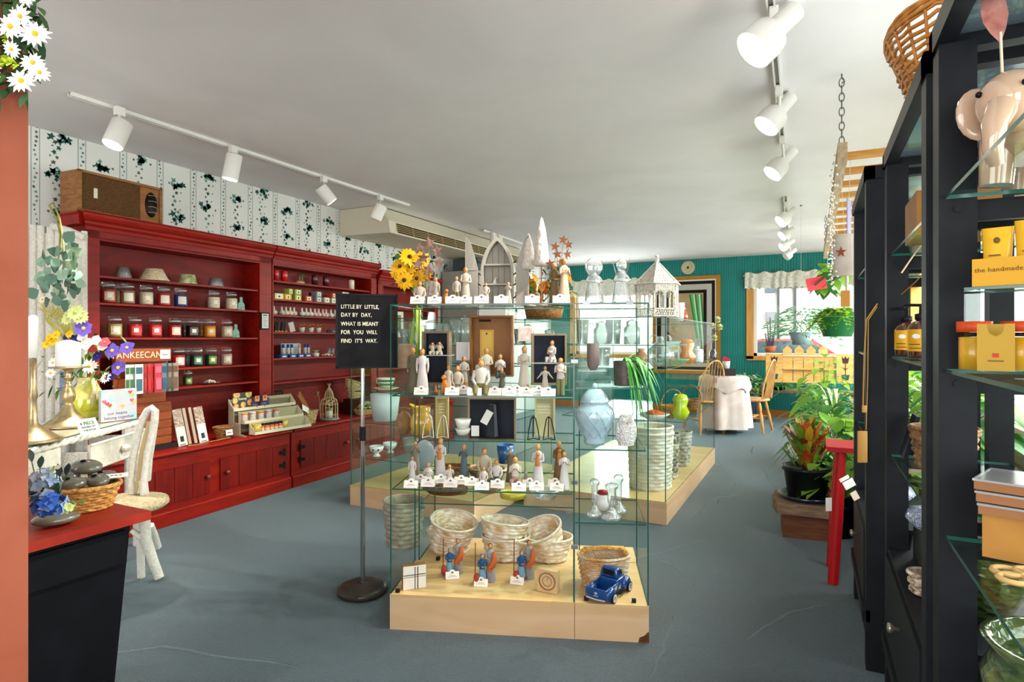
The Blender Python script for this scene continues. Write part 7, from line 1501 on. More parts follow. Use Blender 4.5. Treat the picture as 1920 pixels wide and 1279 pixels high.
# ---------------------------------------------------------------- table and chairs in the rear
OAK = M('#c18a48', .4, name='honey_oak', wood=('#d8a564', 3, (5, 5, 1)), coat=.3)
def windsor(lb, loc, rz):
    t = thing('windsor_chair', lb, 'chair', loc, rz, 'honey oak spindle-back chairs')
    mb = MB(); mb.loft([(0, 0, .425, .19, .18), (0, 0, .435, .215, .205), (0, 0, .455, .215, .205), (0, 0, .462, .19, .18)], OAK, 20); mb.build('seat', t)
    for x in (-1, 1):
        for y in (-1, 1):
            a, b = Vector((x * .12, y * .11, .43)), Vector((x * .19, y * .19, 0)); mb = MB(); R_ = [.014, .02, .022, .014, .022, .024, .018, .022, .014, .012]
            mb.tube([a.lerp(b, i / 9) for i in range(10)], R_, OAK, 10); mb.build('leg', t)
    for x in (-1, 1): mb = MB(); mb.tube([(x * .155, -.15, .2), (x * .155, 0, .2), (x * .155, .15, .2)], [.01, .017, .01], OAK, 8); mb.build('stretcher', t)
    mb = MB(); mb.tube([(-.155, 0, .2), (0, 0, .2), (.155, 0, .2)], [.01, .017, .01], OAK, 8); mb.build('stretcher', t)
    hoop = [(.2 * math.cos(a) * (1 if math.sin(a) > .15 else .93), .17 + .10 * max(0, math.sin(a)), .46 + .54 * max(0, math.sin(a)) ** .75) for a in [PI * i / 20 for i in range(21)]]
    mb = MB(); mb.tube(hoop, .012, OAK, 8); mb.build('back_hoop', t)
    for k in range(-3, 4):
        x = k * .048; z = .46 + .54 * max(0, 1 - (x / .2) ** 2) ** .38; mb = MB(); f = (z - .46) / .54; mb.tube([(x * .8, .165, .455), (x * .95, .18 + .03, .46 + (z - .46) * .35), (x, .17 + .10 * f, z)], [.006, .014 if k % 2 == 0 else .010, .006], OAK, 7, flat=.5); mb.build('spindle', t)
    return t
c0 = windsor('honey oak spindle-back chair with its back to the rear glass case', G(1318, 812, 0), PI + .35 + YAW)
dup(c0, G(1414, 808, 0) , -PI / 2 - .25, 'honey oak spindle-back chair at the right side of the clothed table')
tc_ = D(1357, 700, 8.25); tc_.z = 0
t = thing('round_table', 'small round table under a long pale pink cloth', 'table', tc_); mb = MB(); mb.lathe([(0, .75), (.29, .75), (.29, .775), (0, .775)], OAK, 24); mb.build('tabletop', t); mb = MB(); mb.tube([(0, 0, .0), (0, 0, .75)], .03, OAK, 10); mb.build('pedestal', t)
PK = M('#cdb7ae', .85, name='pink_cloth', noise=('#ddcdc6', 5)); mb = MB(); vs = []; n = 60; rows = [(0, .78, 0), (.26, .779, 0), (.30, .765, .004), (.305, .68, .012), (.31, .55, .02), (.33, .30, .03), (.345, .08, .035)]
for r, z, am in rows:
    for i in range(n): a = 2 * PI * i / n; rr = r + am * (math.sin(7 * a) + .5 * math.sin(11 * a + 1)); vs.append((rr * math.cos(a), rr * math.sin(a), z))
mb.add(vs, [(j * n + i, j * n + (i + 1) % n, (j + 1) * n + (i + 1) % n, (j + 1) * n + i) for j in range(len(rows) - 1) for i in range(n)], PK, True)
mb.build('tablecloth', None, tc_, 0, ('pale pink tablecloth draped to the floor over the small round table', 'tablecloth'))
mb = MB(); vs = [((.335 + .02 * math.sin(5 * a)) * math.cos(a), (.335 + .02 * math.sin(5 * a)) * math.sin(a), .60 + .035 * math.sin(6 * a)) for a in [2 * PI * i / n for i in range(n)]]; vs = [((.29) * math.cos(2 * PI * i / n), .29 * math.sin(2 * PI * i / n), .785) for i in range(n)] + [((.325) * math.cos(2 * PI * i / n), .325 * math.sin(2 * PI * i / n), .765) for i in range(n)] + [(x * 1.04, y * 1.04, z) for x, y, z in vs]
mb.add(vs, [(j * n + i, j * n + (i + 1) % n, (j + 1) * n + (i + 1) % n, (j + 1) * n + i) for j in range(2) for i in range(n)] , M('#d8ccc6', .85, noise=('#c0aca4', 9)), True); mb.add(vs[:n], [tuple(range(n))], M('#d8ccc6', .85, noise=('#c0aca4', 9)))
mb.build('table_topper', None, tc_ + Vector((0, 0, .0)), 0, ('short scalloped lace-edged topper over the pink tablecloth', 'tablecloth'))
mb = MB(); mb.bb(-.16, .13, -.1, .1, .787, .88, M('#2a2526', .5)); mb.build('black_display_box', None, tc_, YAW, ('low black display box on the clothed table', 'box'))

# ---------------------------------------------------------------- plants
LG = [M(c, .45, name='leaf', noise=(d, 8)) for c, d in (('#3f7a34', '#56923c'), ('#2f6530', '#447f3a'), ('#6a9a34', '#86b044'), ('#88b23c', '#a8c850'))]
def plant(nm, lb, c, R, h, n, L, W, mats, potm=None, pot=(.1, .14), droop=.7, up=1.0, sh=.5, cat='potted plant', z0=None, stems=True):
    t = thing(nm, lb, cat, c); pr, ph = pot
    if potm: mb = MB(); mb.lathe([(0, 0), (pr * .78, 0), (pr, ph), (pr * 1.06, ph), (pr * 1.06, ph * .86), (pr * .97, ph * .86), (pr * .9, ph * .93), (0, ph * .93)], potm, 22); mb.build('pot', t)
    mb = MB(); sm = MB()
    for i in range(n):
        a = rnd.uniform(0, 2 * PI); q = rnd.uniform(0, 1) ** .5; f = rnd.uniform(.15, 1); b = Vector((R * q * math.cos(a), R * q * math.sin(a), ph + h * f * (1 - .4 * q * q)))
        l = L * rnd.uniform(.7, 1.2); mb.leaf(b, (math.cos(a) + rnd.uniform(-.5, .5), math.sin(a) + rnd.uniform(-.5, .5), up * rnd.uniform(-.1, 1)), l, W * l / L, rnd.choice(mats), droop * rnd.uniform(.5, 1.2), shape=sh, n=5)
        if stems and i % 3 == 0: sm.tube([(0, 0, ph * .8), (b.x * .4, b.y * .4, ph + (b.z - ph) * .6), b], .003, mats[0], 4)
    mb.build('leaves', t)
    if stems: sm.build('stems', t)
    return t
BP = M('#16191a', .4, name='black_plastic', coat=.2); TC_ = M('#b5623c', .7); BLP = M('#2c4f6a', .4)
p = G(1512, 935, .24); p = G(1512, 940, .245) + Vector((.0, .12, 0))
bn = thing('rustic_bench', 'low rustic plank bench on a brown block under the croton', 'bench', (p.x, p.y, 0), .1); RW_ = M('#6a5240', .8, name='weathered_plank', wood=('#8a7058', 4, (1, 8, 8)), bump=('noise', 20, .8, .01))
mb = MB(); mb.prism([(-.19, -.17), (.19, -.19), (.2, .17), (.02, .2), (-.18, .18), (-.21, .0)], .16, .235, RW_); mb.build('plank_seat', bn); mb = MB(); mb.bb(-.15, .14, -.13, .13, 0, .16, M('#5a3420', .6, wood=('#6e4228', 4, (1, 8, 8)))); mb.build('block_leg', bn)
t = thing('plant_saucer', 'wide dark blue saucer under the croton pot', 'saucer', (p.x, p.y, .236)); mb = MB(); mb.lathe([(0, .002), (.15, 0), (.175, .03), (.168, .03), (.145, .008), (0, .008)], M('#141e34', .25, coat=.5), 28); mb.build('dish', t)
cr = thing('croton_plant', 'croton with red, orange and yellow-veined leaves in a black pot on the rustic bench', 'potted plant', (p.x, p.y, .245))
mb = MB(); mb.lathe([(0, 0), (.115, 0), (.14, .18), (.152, .18), (.152, .205), (.143, .205), (.138, .185), (0, .18)], BP, 28); mb.build('pot', cr)
CRO = [M('#7a2810', .5, noise=('#b8501c', 14)), M('#8a6a1a', .5, noise=('#c8a028', 14)), M('#5a5a1a', .4, noise=('#8a7a20', 14)), M('#4c7a28', .4, noise=('#7a9a34', 12))]; VEIN = M('#e0b83a', .5)
mb = MB(); vn = MB()
for i in range(84):
    a = rnd.uniform(0, 2 * PI); q = rnd.uniform(.1, 1); b = Vector((.07 * q * math.cos(a), .07 * q * math.sin(a), .19 + .2 * rnd.random())); d = Vector((math.cos(a) * .8 * q, math.sin(a) * .8 * q, rnd.uniform(.5, 1.8))).normalized(); L = rnd.uniform(.14, .22)
    mb.leaf(b, d, L, .05, rnd.choice(CRO[:3] * 2 + CRO[2:] * 2), .12, n=6, shape=.5)
    side = d.cross(Vector((0, 0, 1))).normalized(); nn = side.cross(d).normalized()
    if i % 2 == 0:
        for j in range(1, 6):
            f = j / 6; c = b + d * (L * f) - Vector((0, 0, .12 * L * f * f)) + nn * .003
            for s_ in (-1, 1): vn.tube([c, c + side * (s_ * .022 * math.sin(PI * f)) + d * .014 + nn * .006], .0016, VEIN, 3)
mb.build('leaves', cr); vn.build('leaf_veins', cr)
RS = M('#b40f16', .5, name='red_paint')
rs = thing('red_stool', 'bright red wooden stool between the plants and the black shelf', 'stool', (.17, 3.66, 0), 0)
mb = MB(); mb.bb(-.1, .2, -.09, .2, .70, .725, RS); mb.build('seat', rs)
for x, y, fx, fy in ((-.03, -.03, -.07, -.075), (.14, -.03, .17, -.06), (-.03, .14, -.07, .2), (.14, .14, .17, .2)):
    mb = MB(); mb.tube([(x, y, .70), ((x + fx) / 2, (y + fy) / 2, .35), (fx, fy, 0)], [.024, .03, .026], RS, 8); mb.build('leg', rs)
mb = MB(); mb.bb(-.06, -.035, -.02, .16, .30, .33, RS); mb.build('stretcher', rs)
t = thing('white_price_tag', 'white paper price tag hanging from the red stool', 'price tag', (.08, 3.57, .42), 0); mb = MB(); mb.box((0, 0, 0), (.004, .035, .07), CARD, rz=-.9); mb.build('tag', t)
mb = MB(); mb.tube([(0, 0, .035), (.01, .01, .16), (.03, .01, .27)], .0012, RS, 3); mb.build('string', t)
def bench(lb, x0, x1, y0, y1, z, m=RW_):
    t = thing('plant_bench', lb, 'bench', (x0, y0, 0)); mb = MB(); mb.bb(0, x1 - x0, 0, y1 - y0, z - .03, z, m); mb.build('top', t)
    for x in (.04, x1 - x0 - .04):
        for y in (.05, y1 - y0 - .05): mb = MB(); mb.box((x, y, (z - .03) / 2), (.05, .05, z - .03), m); mb.build('leg', t)
bench('long wooden plant bench under the right-hand windows', .30, 1.2, 4.3, 6.6, .48); bench('wooden plant bench beneath the rear window', -.78, .6, 9.9, 10.5, .5, M('#6a4a34', .6)); bench('second wooden plant bench farther along the right-hand windows', .45, 1.2, 6.9, 9.3, .48)
plant('peace_lily', 'broad-leaved green plant with a white-edged leaf behind the croton', G(1556, 880, 0), .15, .55, 50, .2, .085, LG[:3], BP, (.14, .2), .6, cat='potted plant')
plant('variegated_pothos', 'yellow green pothos with trailing leaves right of the croton', Vector((.42, 4.35, 0)), .25, .5, 90, .16, .09, LG[1:], BP, (.15, .25), .8, sh=.4)
plant('leafy_philodendron', 'large glossy philodendron beside the red stool', Vector((.72, 4.15, .48)), .26, .45, 90, .2, .1, LG, BLP, (.14, .18), .8, sh=.4)
plant('green_dracaena', 'tall striped dracaena with long thin leaves behind the black shelves', Vector((.50, 5.3, .0)), .04, .5, 70, .5, .028, [M('#5c8a4a', .5), M('#8fae6a', .5), M('#c8d0a8', .5)], BP, (.15, .45), 1.0, up=1.8, sh=.3, stems=False)
plant('jade_bush', 'dense small-leaved bush on the right plant bench', Vector((.85, 5.2, .48)), .24, .4, 130, .1, .05, LG[:2], TC_, (.14, .16), .4)
plant('bright_pothos', 'lime pothos in the window light behind the black shelves', Vector((.85, 6.2, .48)), .26, .5, 110, .14, .08, LG[2:], TC_, (.14, .16), .8, sh=.4)
plant('rubber_plant', 'dark rubber plant on the far bench along the windows', Vector((.8, 7.4, .48)), .25, .6, 80, .18, .08, LG[:2], BP, (.15, .2), .5)
plant('window_fern', 'pale fern on the far bench along the windows', Vector((.75, 8.5, .48)), .28, .4, 150, .2, .02, [LG[3], LG[2]], TC_, (.14, .16), 1.2, sh=.3)
plant('garden_mix_planter', 'bushy red and green plant in a blue grey tub right of the clothed table', G(1400, 790, 0), .24, .35, 150, .13, .05, LG[:3] + [M('#7a2c34', .5)], M('#4d6a80', .5), (.17, .42), .6)
plant('trailing_succulent', 'dark trailing plant on the bench under the tulip rack', Vector((-.45, 10.1, .5)), .2, .1, 70, .12, .03, LG[:2], BP, (.1, .05), 1.2)
plant('calla_plant', 'tall plant with upright heart-shaped leaves behind the croton', Vector((.18, 4.75, 0)), .14, .75, 26, .2, .1, LG[1:4], BP, (.13, .22), .3, up=2, sh=.4)
plant('white_rose_spray', 'spray of white silk roses in the tall dark blue bottle', S_(1337, 8.2, 1.24), .06, .2, 14, .10, .03, LG[:2], None, (.02, .0), .4)
for i, (px, py) in enumerate(((1346, 600), (1350, 614), (1340, 634), (1336, 612))):
    mb = MB(); q = D(px, py, 8.1)
    for k in range(16): a = k * 2.4; mb.leaf(q, (math.cos(a) * (.3 + k * .06), -.6, math.sin(a) * (.3 + k * .06)), .055, .05, M('#e4e6b8', .7), -.2, n=3)
    mb.build('silk_rose', None, None, 0, ('cream silk rose over the tall blue bottle, %s of four' % ORD[i], 'flower', 'cream silk roses'))
# tulip rack beneath the rear window
p0, p1 = D(1436, 716, 9.2), D(1534, 716, 9.0); tr = thing('tulip_shelf_rack', 'honey pine shelf rack with cut-out tulips and pointed pickets under the rear window', 'rack', Vector((p0.x, p0.y, .62)), math.atan2(p1.y - p0.y, p1.x - p0.x)); PN = M('#c9974f', .5, wood=('#dcb068', 3, (1, 6, 6)))
for x0 in (0, .98): mb = MB(); mb.bb(x0, x0 + .24, 0, .025, 0, .44, PN); mb.build('side_panel', tr)
for k in range(5): mb = MB(); mb.bb(.25 + k * .146, .385 + k * .146, .05, .065, 0, .40, PN); mb.build('back_slat', tr)
for z in (0, .2, .42): mb = MB(); mb.bb(.24, .98, -.02, .05, z, z + .018, PN); mb.build('shelf', tr)
for k in range(4): mb = MB(); c = .31 + k * .165; extr(mb, [(c - .06, .44), (c + .06, .44), (c + .065, .50), (c, .57), (c - .065, .50)], .03, .045, PN); mb.build('picket', tr)
DT = M('#3a2018', .6)
for x0 in (.12, 1.1):
    mb = MB(); extr(mb, [(x0 - .05, .40), (x0 - .02, .37), (x0, .41), (x0 + .02, .37), (x0 + .05, .40), (x0 + .035, .30), (x0 - .035, .30)], -.004, -.001, DT); mb.bb(x0 - .005, x0 + .005, -.004, -.001, .12, .30, DT)
    extr(mb, [(x0 - .05, .24), (x0, .20), (x0 + .05, .24), (x0, .22)], -.004, -.001, DT); extr(mb, [(x0 - .055, .13), (x0 + .055, .13), (x0 + .04, .05), (x0 - .04, .05)], -.005, -.001, M('#1f4a44', .5)); mb.build('tulip_cutout', tr)
t = thing('spiky_cactus', 'purple spiked cactus in a clay pot on the tulip rack', 'potted plant', D(1444, 661, 9.2)); mb = MB(); mb.lathe([(0, 0), (.06, 0), (.09, .1), (.07, .1), (0, .09)], TC_, 16); mb.build('pot', t)
for k in range(5): mb = MB(); mb.tube([((k - 2) * .02, 0, .09), ((k - 2) * .035, 0, .3 + .12 * (k % 3))], [.014, .006], M('#4a3a58', .5), 6); mb.build('spike', t)
# hanging ladder rack, chains
LD = M('#a8702c', .6, name='ladder_wood', wood=('#c08a40', 4, (1, 6, 6))); LDR = M('#9a8468', .7, wood=('#b8a488', 4, (6, 1, 6)))
ld = thing('hanging_ladder_rack', 'wooden slatted ladder rack hung from the ceiling by chains over the plants', 'rack', (0, 0, 0)); zl0 = 2.22
for x in (.12, .80): mb = MB(); mb.bb(x, x + .045, 3.52, 7.8, zl0, zl0 + .09, LDR); mb.build('side_rail', ld)
for i in range(13): mb = MB(); y = 3.66 + i * .33; mb.bb(.165, .80, y, y + .06, zl0 + .045, zl0 + .075, LD); mb.build('slat', ld)
STL_ = M('#6a6a68', .35, .8)
for (x, y) in ((.14, 3.56), (.14, 7.6), (.82, 3.56), (.82, 7.6)):
    mb = MB(); z = zl0 + .09; k = 0
    while z < HC - .04:
        R_ = Matrix.Rotation(k * PI / 2, 3, 'Z'); mb.tube([R_ @ Vector((.012 * math.cos(a), 0, .024 * math.sin(a))) + Vector((x, y, z + .02)) for a in [2 * PI * i / 12 for i in range(12)]], .003, STL_, 5, closed=True); z += .038; k += 1
    mb.tube([(x, y, HC - .05), (x + .012, y, HC - .04), (x, y, HC - .02), (x, y, HC)], .004, STL_, 5); mb.build('chain', ld)
t = thing('bead_garland', 'clear bead garland hanging along the near end of the ladder rack', 'garland', (0, 0, 0)); mb = MB()
for s_ in range(5):
    for i in range(24): mb.ball((.105 + rnd.uniform(-.015, .015), 3.55 + s_ * .22 + rnd.uniform(-.05, .05), 2.26 - i * .032 * (1 - s_ * .1)), .0065, M('#e9e4da', .2, coat=1), 6, 4)
mb.build('beads', t)['kind'] = 'stuff'
def hang(nm, lb, cat, px, py, Y_, top): # string from the rack to a hanging thing
    q = D(px, py, Y_); t = thing(nm, lb, cat, q); mb = MB(); e = Vector((.14 if q.x < .17 else q.x, q.y if q.x < .17 else 3.69 + .33 * round((q.y - 3.69) / .33), zl0 + .06)) - q
    if top: e = Vector((0, 0, HC - q.z))
    mb.ball(e, .014, STL_, 8, 6); mb.tube([(0, 0, 0), e], .0015, M('#d8d4cc', .5), 3); mb.build('cord', t); return t
t = hang('hanging_banner_tube', 'beige cylinder chime painted with a star, hanging beside the black shelves', 'wind chime', 1584, 440, 3.3, 0)
mb = MB(); mb.loft([(0, 0, -.23, .058, .03), (0, 0, 0, .058, .03)], M('#b3a494', .6, noise=('#c6bcb0', 6)), 18); mb.build('tube', t)
mb = MB(); n = 5; pts = [(-.02 + (.028 if i % 2 == 0 else .011) * math.cos(PI / 2 + i * PI / 5), -.10 + (.032 if i % 2 == 0 else .012) * math.sin(PI / 2 + i * PI / 5)) for i in range(10)]; extr(mb, pts, -.034, -.029, M('#8a3a1c', .6)); mb.build('painted_star', t)
mb = MB(); mb.tube([(.01, 0, -.23), (.01, 0, -.31)], .008, M('#d8cfc0', .5), 6); mb.build('clapper', t)
mb = MB(); mb.bb(-.02, .025, -.006, .006, -.40, -.31, M('#c98a3a', .5)); mb.build('wooden_sail', t)
t = hang('hanging_card', 'tall lilac card hanging at the top of the black shelf', 'card', 1592, 375, 3.35, 0); mb = MB(); mb.box((0, 0, -.13), (.004, .13, .26), M('#8e88a8', .5), rz=-.2); mb.build('card', t)
# hanging fern and vine
t = hang('hanging_fern', 'bright green fern in a hanging green pot near the right windows', 'hanging plant', 1570, 560, 4.7, 0)
mb = MB(); mb.lathe([(0, -.30), (.10, -.30), (.15, -.15), (.16, -.15), (.15, -.14), (0, -.16)], M('#2f7a4c', .35, coat=.4), 22); mb.build('pot', t)
mb = MB()
for k in range(3): a = k * 2.1; mb.tube([(0, 0, 0), (.15 * math.cos(a), .15 * math.sin(a), -.15)], .002, M('#5a9a6a'), 3)
mb.build('hanger_wire', t)
mb = MB()
for i in range(60):
    a = rnd.uniform(0, 2 * PI); L = rnd.uniform(.22, .36); d = Vector((math.cos(a), math.sin(a), rnd.uniform(.3, 2.4))).normalized(); m_ = rnd.choice([M(c, .5, name='leaf') for c in ('#86b43a', '#a2c848', '#6a9c30')]); s_ = d.cross(Vector((0, 0, 1))).normalized()
    for j in range(1, 13):
        f = j / 13; c = Vector((0, 0, -.15)) + d * (L * f) + Vector((0, 0, -1.1 * L * f * f)); w_ = .06 * math.sin(PI * min(.98, f + .08))
        for sg in (-1, 1): mb.leaf(c, s_ * sg + d * .4 + Vector((0, 0, rnd.uniform(-.5, .5))), w_, .022, m_, .3, n=2, roll=rnd.uniform(-1.3, 1.3))
mb.build('fronds', t)
for (px, py, Y_, lb, n) in ((1550, 505, 4.3, 'bright pothos vine trailing from the ladder rack beside the red tag', 22), (1600, 470, 4.0, 'purple and green vine hanging in front of the windows', 14)):
    t = hang('trailing_vine', lb, 'hanging plant', px, py, Y_, 0); mb = MB()
    for i in range(n): mb.leaf((rnd.uniform(-.05, .05), rnd.uniform(-.05, .05), -.22 * i / n + .05), (rnd.uniform(-1, 1), rnd.uniform(-1, 1), -.3), .1, .07, rnd.choice(LG[1:]) if n > 15 or i % 2 else M('#5a2c54', .5), .4, shape=.4)
    mb.build('leaves', t)
mb = MB(); mb.box((0, 0, 0), (.14, .003, .09), M('#c8303a', .5), R=Matrix.Rotation(-.2, 3, 'Y')); mb.build('red_tag', None, D(1531, 532, 4.25), YAW, ('plain red tag card hanging in the bright pothos vine', 'card'))
t = hang('feathery_fern', 'feathery blue green fern hanging left of the bright fern by the rear window', 'hanging plant', 1502, 600, 6.2, 1); mb = MB()
for i in range(420): a = rnd.uniform(0, 6.28); L = rnd.uniform(.05, .34); b_ = Vector((L * math.cos(a), L * math.sin(a), -.12 - L * L * 1.6 + rnd.uniform(0, .26))); mb.leaf(b_, (math.cos(a) + rnd.uniform(-.5, .5), math.sin(a) + rnd.uniform(-.5, .5), .3), .09, .018, M(rnd.choice(('#5f9a6a', '#7ab07c', '#4a8458')), .6, name='leaf'), .5, n=2, roll=rnd.uniform(-1.4, 1.4))
mb.build('fronds', t); mb = MB(); mb.lathe([(0, -.26), (.08, -.26), (.12, -.13), (0, -.14)], M('#8a9aa8', .4), 18); mb.build('pot', t)
for nm, lb, x, y, R, h, n, L, W, mt in (('pothos_plant', 'lush pothos in a black pot behind the croton', .14, 4.5, .16, .5, 90, .15, .085, LG[1:]), ('spathiphyllum', 'tall glossy green plant between the croton and the tulip rack', .10, 5.3, .18, .7, 90, .24, .08, LG[:3]), ('striped_spider_plant', 'striped spider plant with arching leaves behind the red stool', .16, 5.9, .05, .75, 60, .5, .03, [M('#5c8a4a', .5), M('#9ab87a', .5), M('#c8d0a8', .5)]), ('low_bushy_plant', 'low bushy green plant at the foot of the window bench', .04, 6.7, .2, .4, 90, .14, .07, LG), ('bright_vine', 'bright green vine plant beside the hanging fern', .12, 7.3, .22, .9, 120, .15, .08, LG[2:])):
    plant(nm, lb, Vector((x, y, 0)), R, h, n, L, W, mt, BP, (.13, .22), .7 if R > .1 else .9, up=1.0 if R > .1 else 2.4, sh=.45 if R > .1 else .3, stems=R > .1)

# ---------------------------------------------------------------- black etageres on the right
EB = M('#14161a', .5, name='black_lacquer', noise=('#1a1c20', 12)); EBG = Mglass('frosted_top', '#9fb6c0', .9, .25, .35, '#93aab6'); EDX = .36; EHt = 1.97
def etagere(lb, x0, y0, y1):
    t = thing('black_etagere', lb, 'shelf unit', (x0, y0, 0)); L = y1 - y0; pw = .066
    for x in (0, EDX - pw):
        for y in (0, L - pw): mb = MB(); mb.bb(x, x + pw, y, y + pw, 0, EHt - .05, EB); mb.build('post', t)
    mb = MB(); mb.bb(-.006, .03, -.01, L + .01, EHt - .05, EHt, EB); mb.bb(EDX - .03, EDX + .006, -.01, L + .01, EHt - .05, EHt, EB); mb.bb(-.006, EDX + .006, -.01, .03, EHt - .05, EHt, EB); mb.bb(-.006, EDX + .006, L - .03, L + .01, EHt - .05, EHt, EB); mb.build('top_frame', t)
    mb = MB(); mb.bb(.03, EDX - .03, .03, L - .03, EHt - .02, EHt - .012, EBG); mb.build('top_glass', t)
    for z in (1.60, 1.235, .885):
        for y in (.012, L - .034): mb = MB(); mb.bb(pw, EDX - pw, y, y + .022, z - .052, z - .008, EB); mb.build('rail', t)
        for y in (.04, L - .04): mb = MB(); mb.tube([(pw * .5, y, z - .03), (pw * .5, y + (.03 if y < .1 else -.03), z - .03)], .008, EB, 8); mb.build('shelf_pin', t)
        pane('glass_shelf', .012, EDX - .012, .068, L - .068, z - .008, z, t)
    mb = MB(); mb.bb(.004, EDX - .004, .066, L - .066, .535, .55, EB); mb.bb(.01, EDX - .004, .066, L - .066, .22, .235, EB); mb.bb(EDX - .02, EDX - .004, .066, L - .066, .235, .535, EB); mb.build('drawer_case', t)
    mb = MB(); mb.bb(-.004, .014, .07, L - .07, .245, .53, EB); dr = mb.build('drawer_front', t)
    mb = MB(); mb.lathe([(0, 0), (.006, 0), (.006, .012), (.016, .022), (.014, .03), (0, .033)], M('#a59c8a', .3, .8), 12); o = mb.build('knob', dr); o.location = (-.004, L / 2, .42); o.rotation_euler = (0, -PI / 2, 0)
    mb = MB(); mb.bb(-.012, .014, .0, L, .19, .235, EB); mb.bb(.02, .035, .066, L - .066, 0, .19, EB); mb.build('base_moulding', t)
    return t
E1 = etagere('nearest black etagere at the right edge, yellow tubes on its shelves', .24, .74, 1.60); E2 = etagere('middle black etagere with amber pump bottles', .24, 1.69, 2.58); E3 = etagere('farthest black etagere beside the red stool', .19, 2.71, 3.49)
def EP(px, x, z): # point on the vertical plane x, column px
    q = Vx(px, 600, x); return Vector((x, q.y, z))
# unit 1 goods
YB = M('#d8a61a', .35, name='yellow_tube', coat=.3); YC = M('#c99522', .6)
t = thing('tube_display_box', 'yellow cardboard tray with red flower print holding hand cream tubes', 'display tray', Vector((.335, 1.452, 1.3965)), -.42); mb = MB()
mb.bb(-.04, .30, -.06, .05, 0, .006, YC); mb.bb(-.04, .30, -.062, -.058, 0, .052, YC); mb.bb(-.04, -.036, -.06, .05, 0, .052, YC); mb.bb(-.04, .3, .046, .05, 0, .06, YC); mb.build('tray', t)
mb = MB()
for k in range(8): a = k * PI / 4; mb.leaf((.075, -.0635, .028), (math.cos(a), 0, math.sin(a)), .017, .006, M('#a8341c', .5), 0, up=(0, -1, 0), n=2)
mb.bb(.05, .1, -.0635, -.062, .006, .009, M('#6a5a4c', .5)); mb.build('red_flower_print', t)
for x_, s_ in ((.0, 'the handmade'), (.16, 'made of the')): text(s_, .012, M('#5a3c14', .6), 'tray_lettering', t, (x_, -.0628, .03), (PI / 2, 0, 0), .0002)
tb_o = t; bpy.context.view_layer.update()
for i in range(5):
    x = -.012 + i * .05; tt_ = thing('cream_tube', 'yellow hand cream tube standing in the yellow tray, %s from the left' % ORD[i], 'tube', t.matrix_basis @ Vector((x, -.01, .0075)), t.rotation_euler.z + .1, 'yellow hand cream tubes'); h_ = .108 + i * .008
    mb = MB(); vs = []; n = 14
    for (w_, d_, z) in ((.021, .016, 0), (.022, .014, h_ * .5), (.025, .001, h_)):
        for k in range(n): a = 2 * PI * k / n; vs.append((w_ * math.cos(a), d_ * math.sin(a), z))
    mb.add(vs, [(j * n + k, j * n + (k + 1) % n, (j + 1) * n + (k + 1) % n, (j + 1) * n + k) for j in range(2) for k in range(n)], YB, True); mb.build('tube', tt_)
    mb = MB(); [mb.bb(-.012, .010 - .004 * (k % 2), -.0165, -.0155, h_ * (.15 + .11 * k), h_ * (.15 + .11 * k) + .0025, M('#5a4a14', .5)) for k in range(4)]; mb.ball((0, -.0125, h_ * .76), (.005, .001, .006), M('#5a4a14', .5), 8, 5); mb.build('printed_text', tt_)
mb = MB(); mb.bb(-.05, .26, -.07, .055, .155, .16, GLASS, edge=GEDGE)
for x in (-.05, .257): mb.bb(x, x + .003, -.07, .055, 0, .155, GLASS)
mb.build('clear_riser', None, Vector((.335, 1.455, 1.2355)), -.42, ('clear riser under the yellow tray of tubes', 'riser'))
OR_ = M('#c8461c', .45)
for i, (x, y) in enumerate(((.292, 1.49), (.365, 1.50), (.425, 1.46))):
    t = thing('bath_jar', 'jar with an orange lid behind the kraft carton, %s of three' % ORD[i], 'jar', Vector((x, y, 1.236)), 0, 'orange-lidded jars'); mb = MB(); mb.lathe([(0, 0), (.026, 0), (.026, .065), (0, .065)], M('#cf9a1e', .3, coat=.5), 16); mb.build('jar', t); mb = MB(); mb.lathe([(0, .066), (.024, .066), (.024, .074), (0, .074)], M('#1c1a1a', .4), 14); mb.lathe([(0, .075), (.03, .075), (.03, .096), (0, .096)], OR_, 16); mb.build('lid', t)
t = thing('kraft_carton', 'mustard kraft carton with curved top opening on the black etagere shelf', 'carton', Vector((.315, 1.44, 1.236)), -.2); mb = MB(); KC = M('#a8842c', .6)
extr(mb, [(-.028, 0), (.028, 0), (.028, .09), (.014, .09), (.01, .072), (0, .066), (-.01, .072), (-.014, .09), (-.028, .09)], -.02, -.018, KC); mb.bb(-.028, .028, -.018, .02, 0, .06, KC); mb.bb(-.028, .028, .018, .02, 0, .09, KC); mb.bb(-.012, .012, -.0206, -.02, .018, .021, M('#7a4a14')); mb.bb(-.005, .005, -.0206, -.02, .026, .034, M('#a8341c')); mb.build('carton', t)
for i in range(3):
    mb = MB(); z = .886 + .082 + i * .022; mb.bb(-.09, .08, -.08, .06, 0, .016, M('#8a5a34', .5)); mb.bb(-.092, .082, -.082, .062, .016, .020, Mglass('cello', '#f0f2f4', 2.2, .12, .35, '#e4e6ea')); mb.build('wrapped_box', None, Vector((.39, 1.45, z)), -.3 - .05 * i, ('flat cellophane-wrapped box stacked on the kraft carton, %s from the bottom' % ORD[i], 'box', 'cellophane-wrapped boxes'))
mb = MB(); mb.bb(-.09, .12, -.07, .05, 0, .08, M('#9a6a2c', .6, noise=('#a87834', 5))); mb.build('kraft_box', None, Vector((.395, 1.45, .886)), -.3, ('long kraft box under the cellophane-wrapped boxes', 'box'))
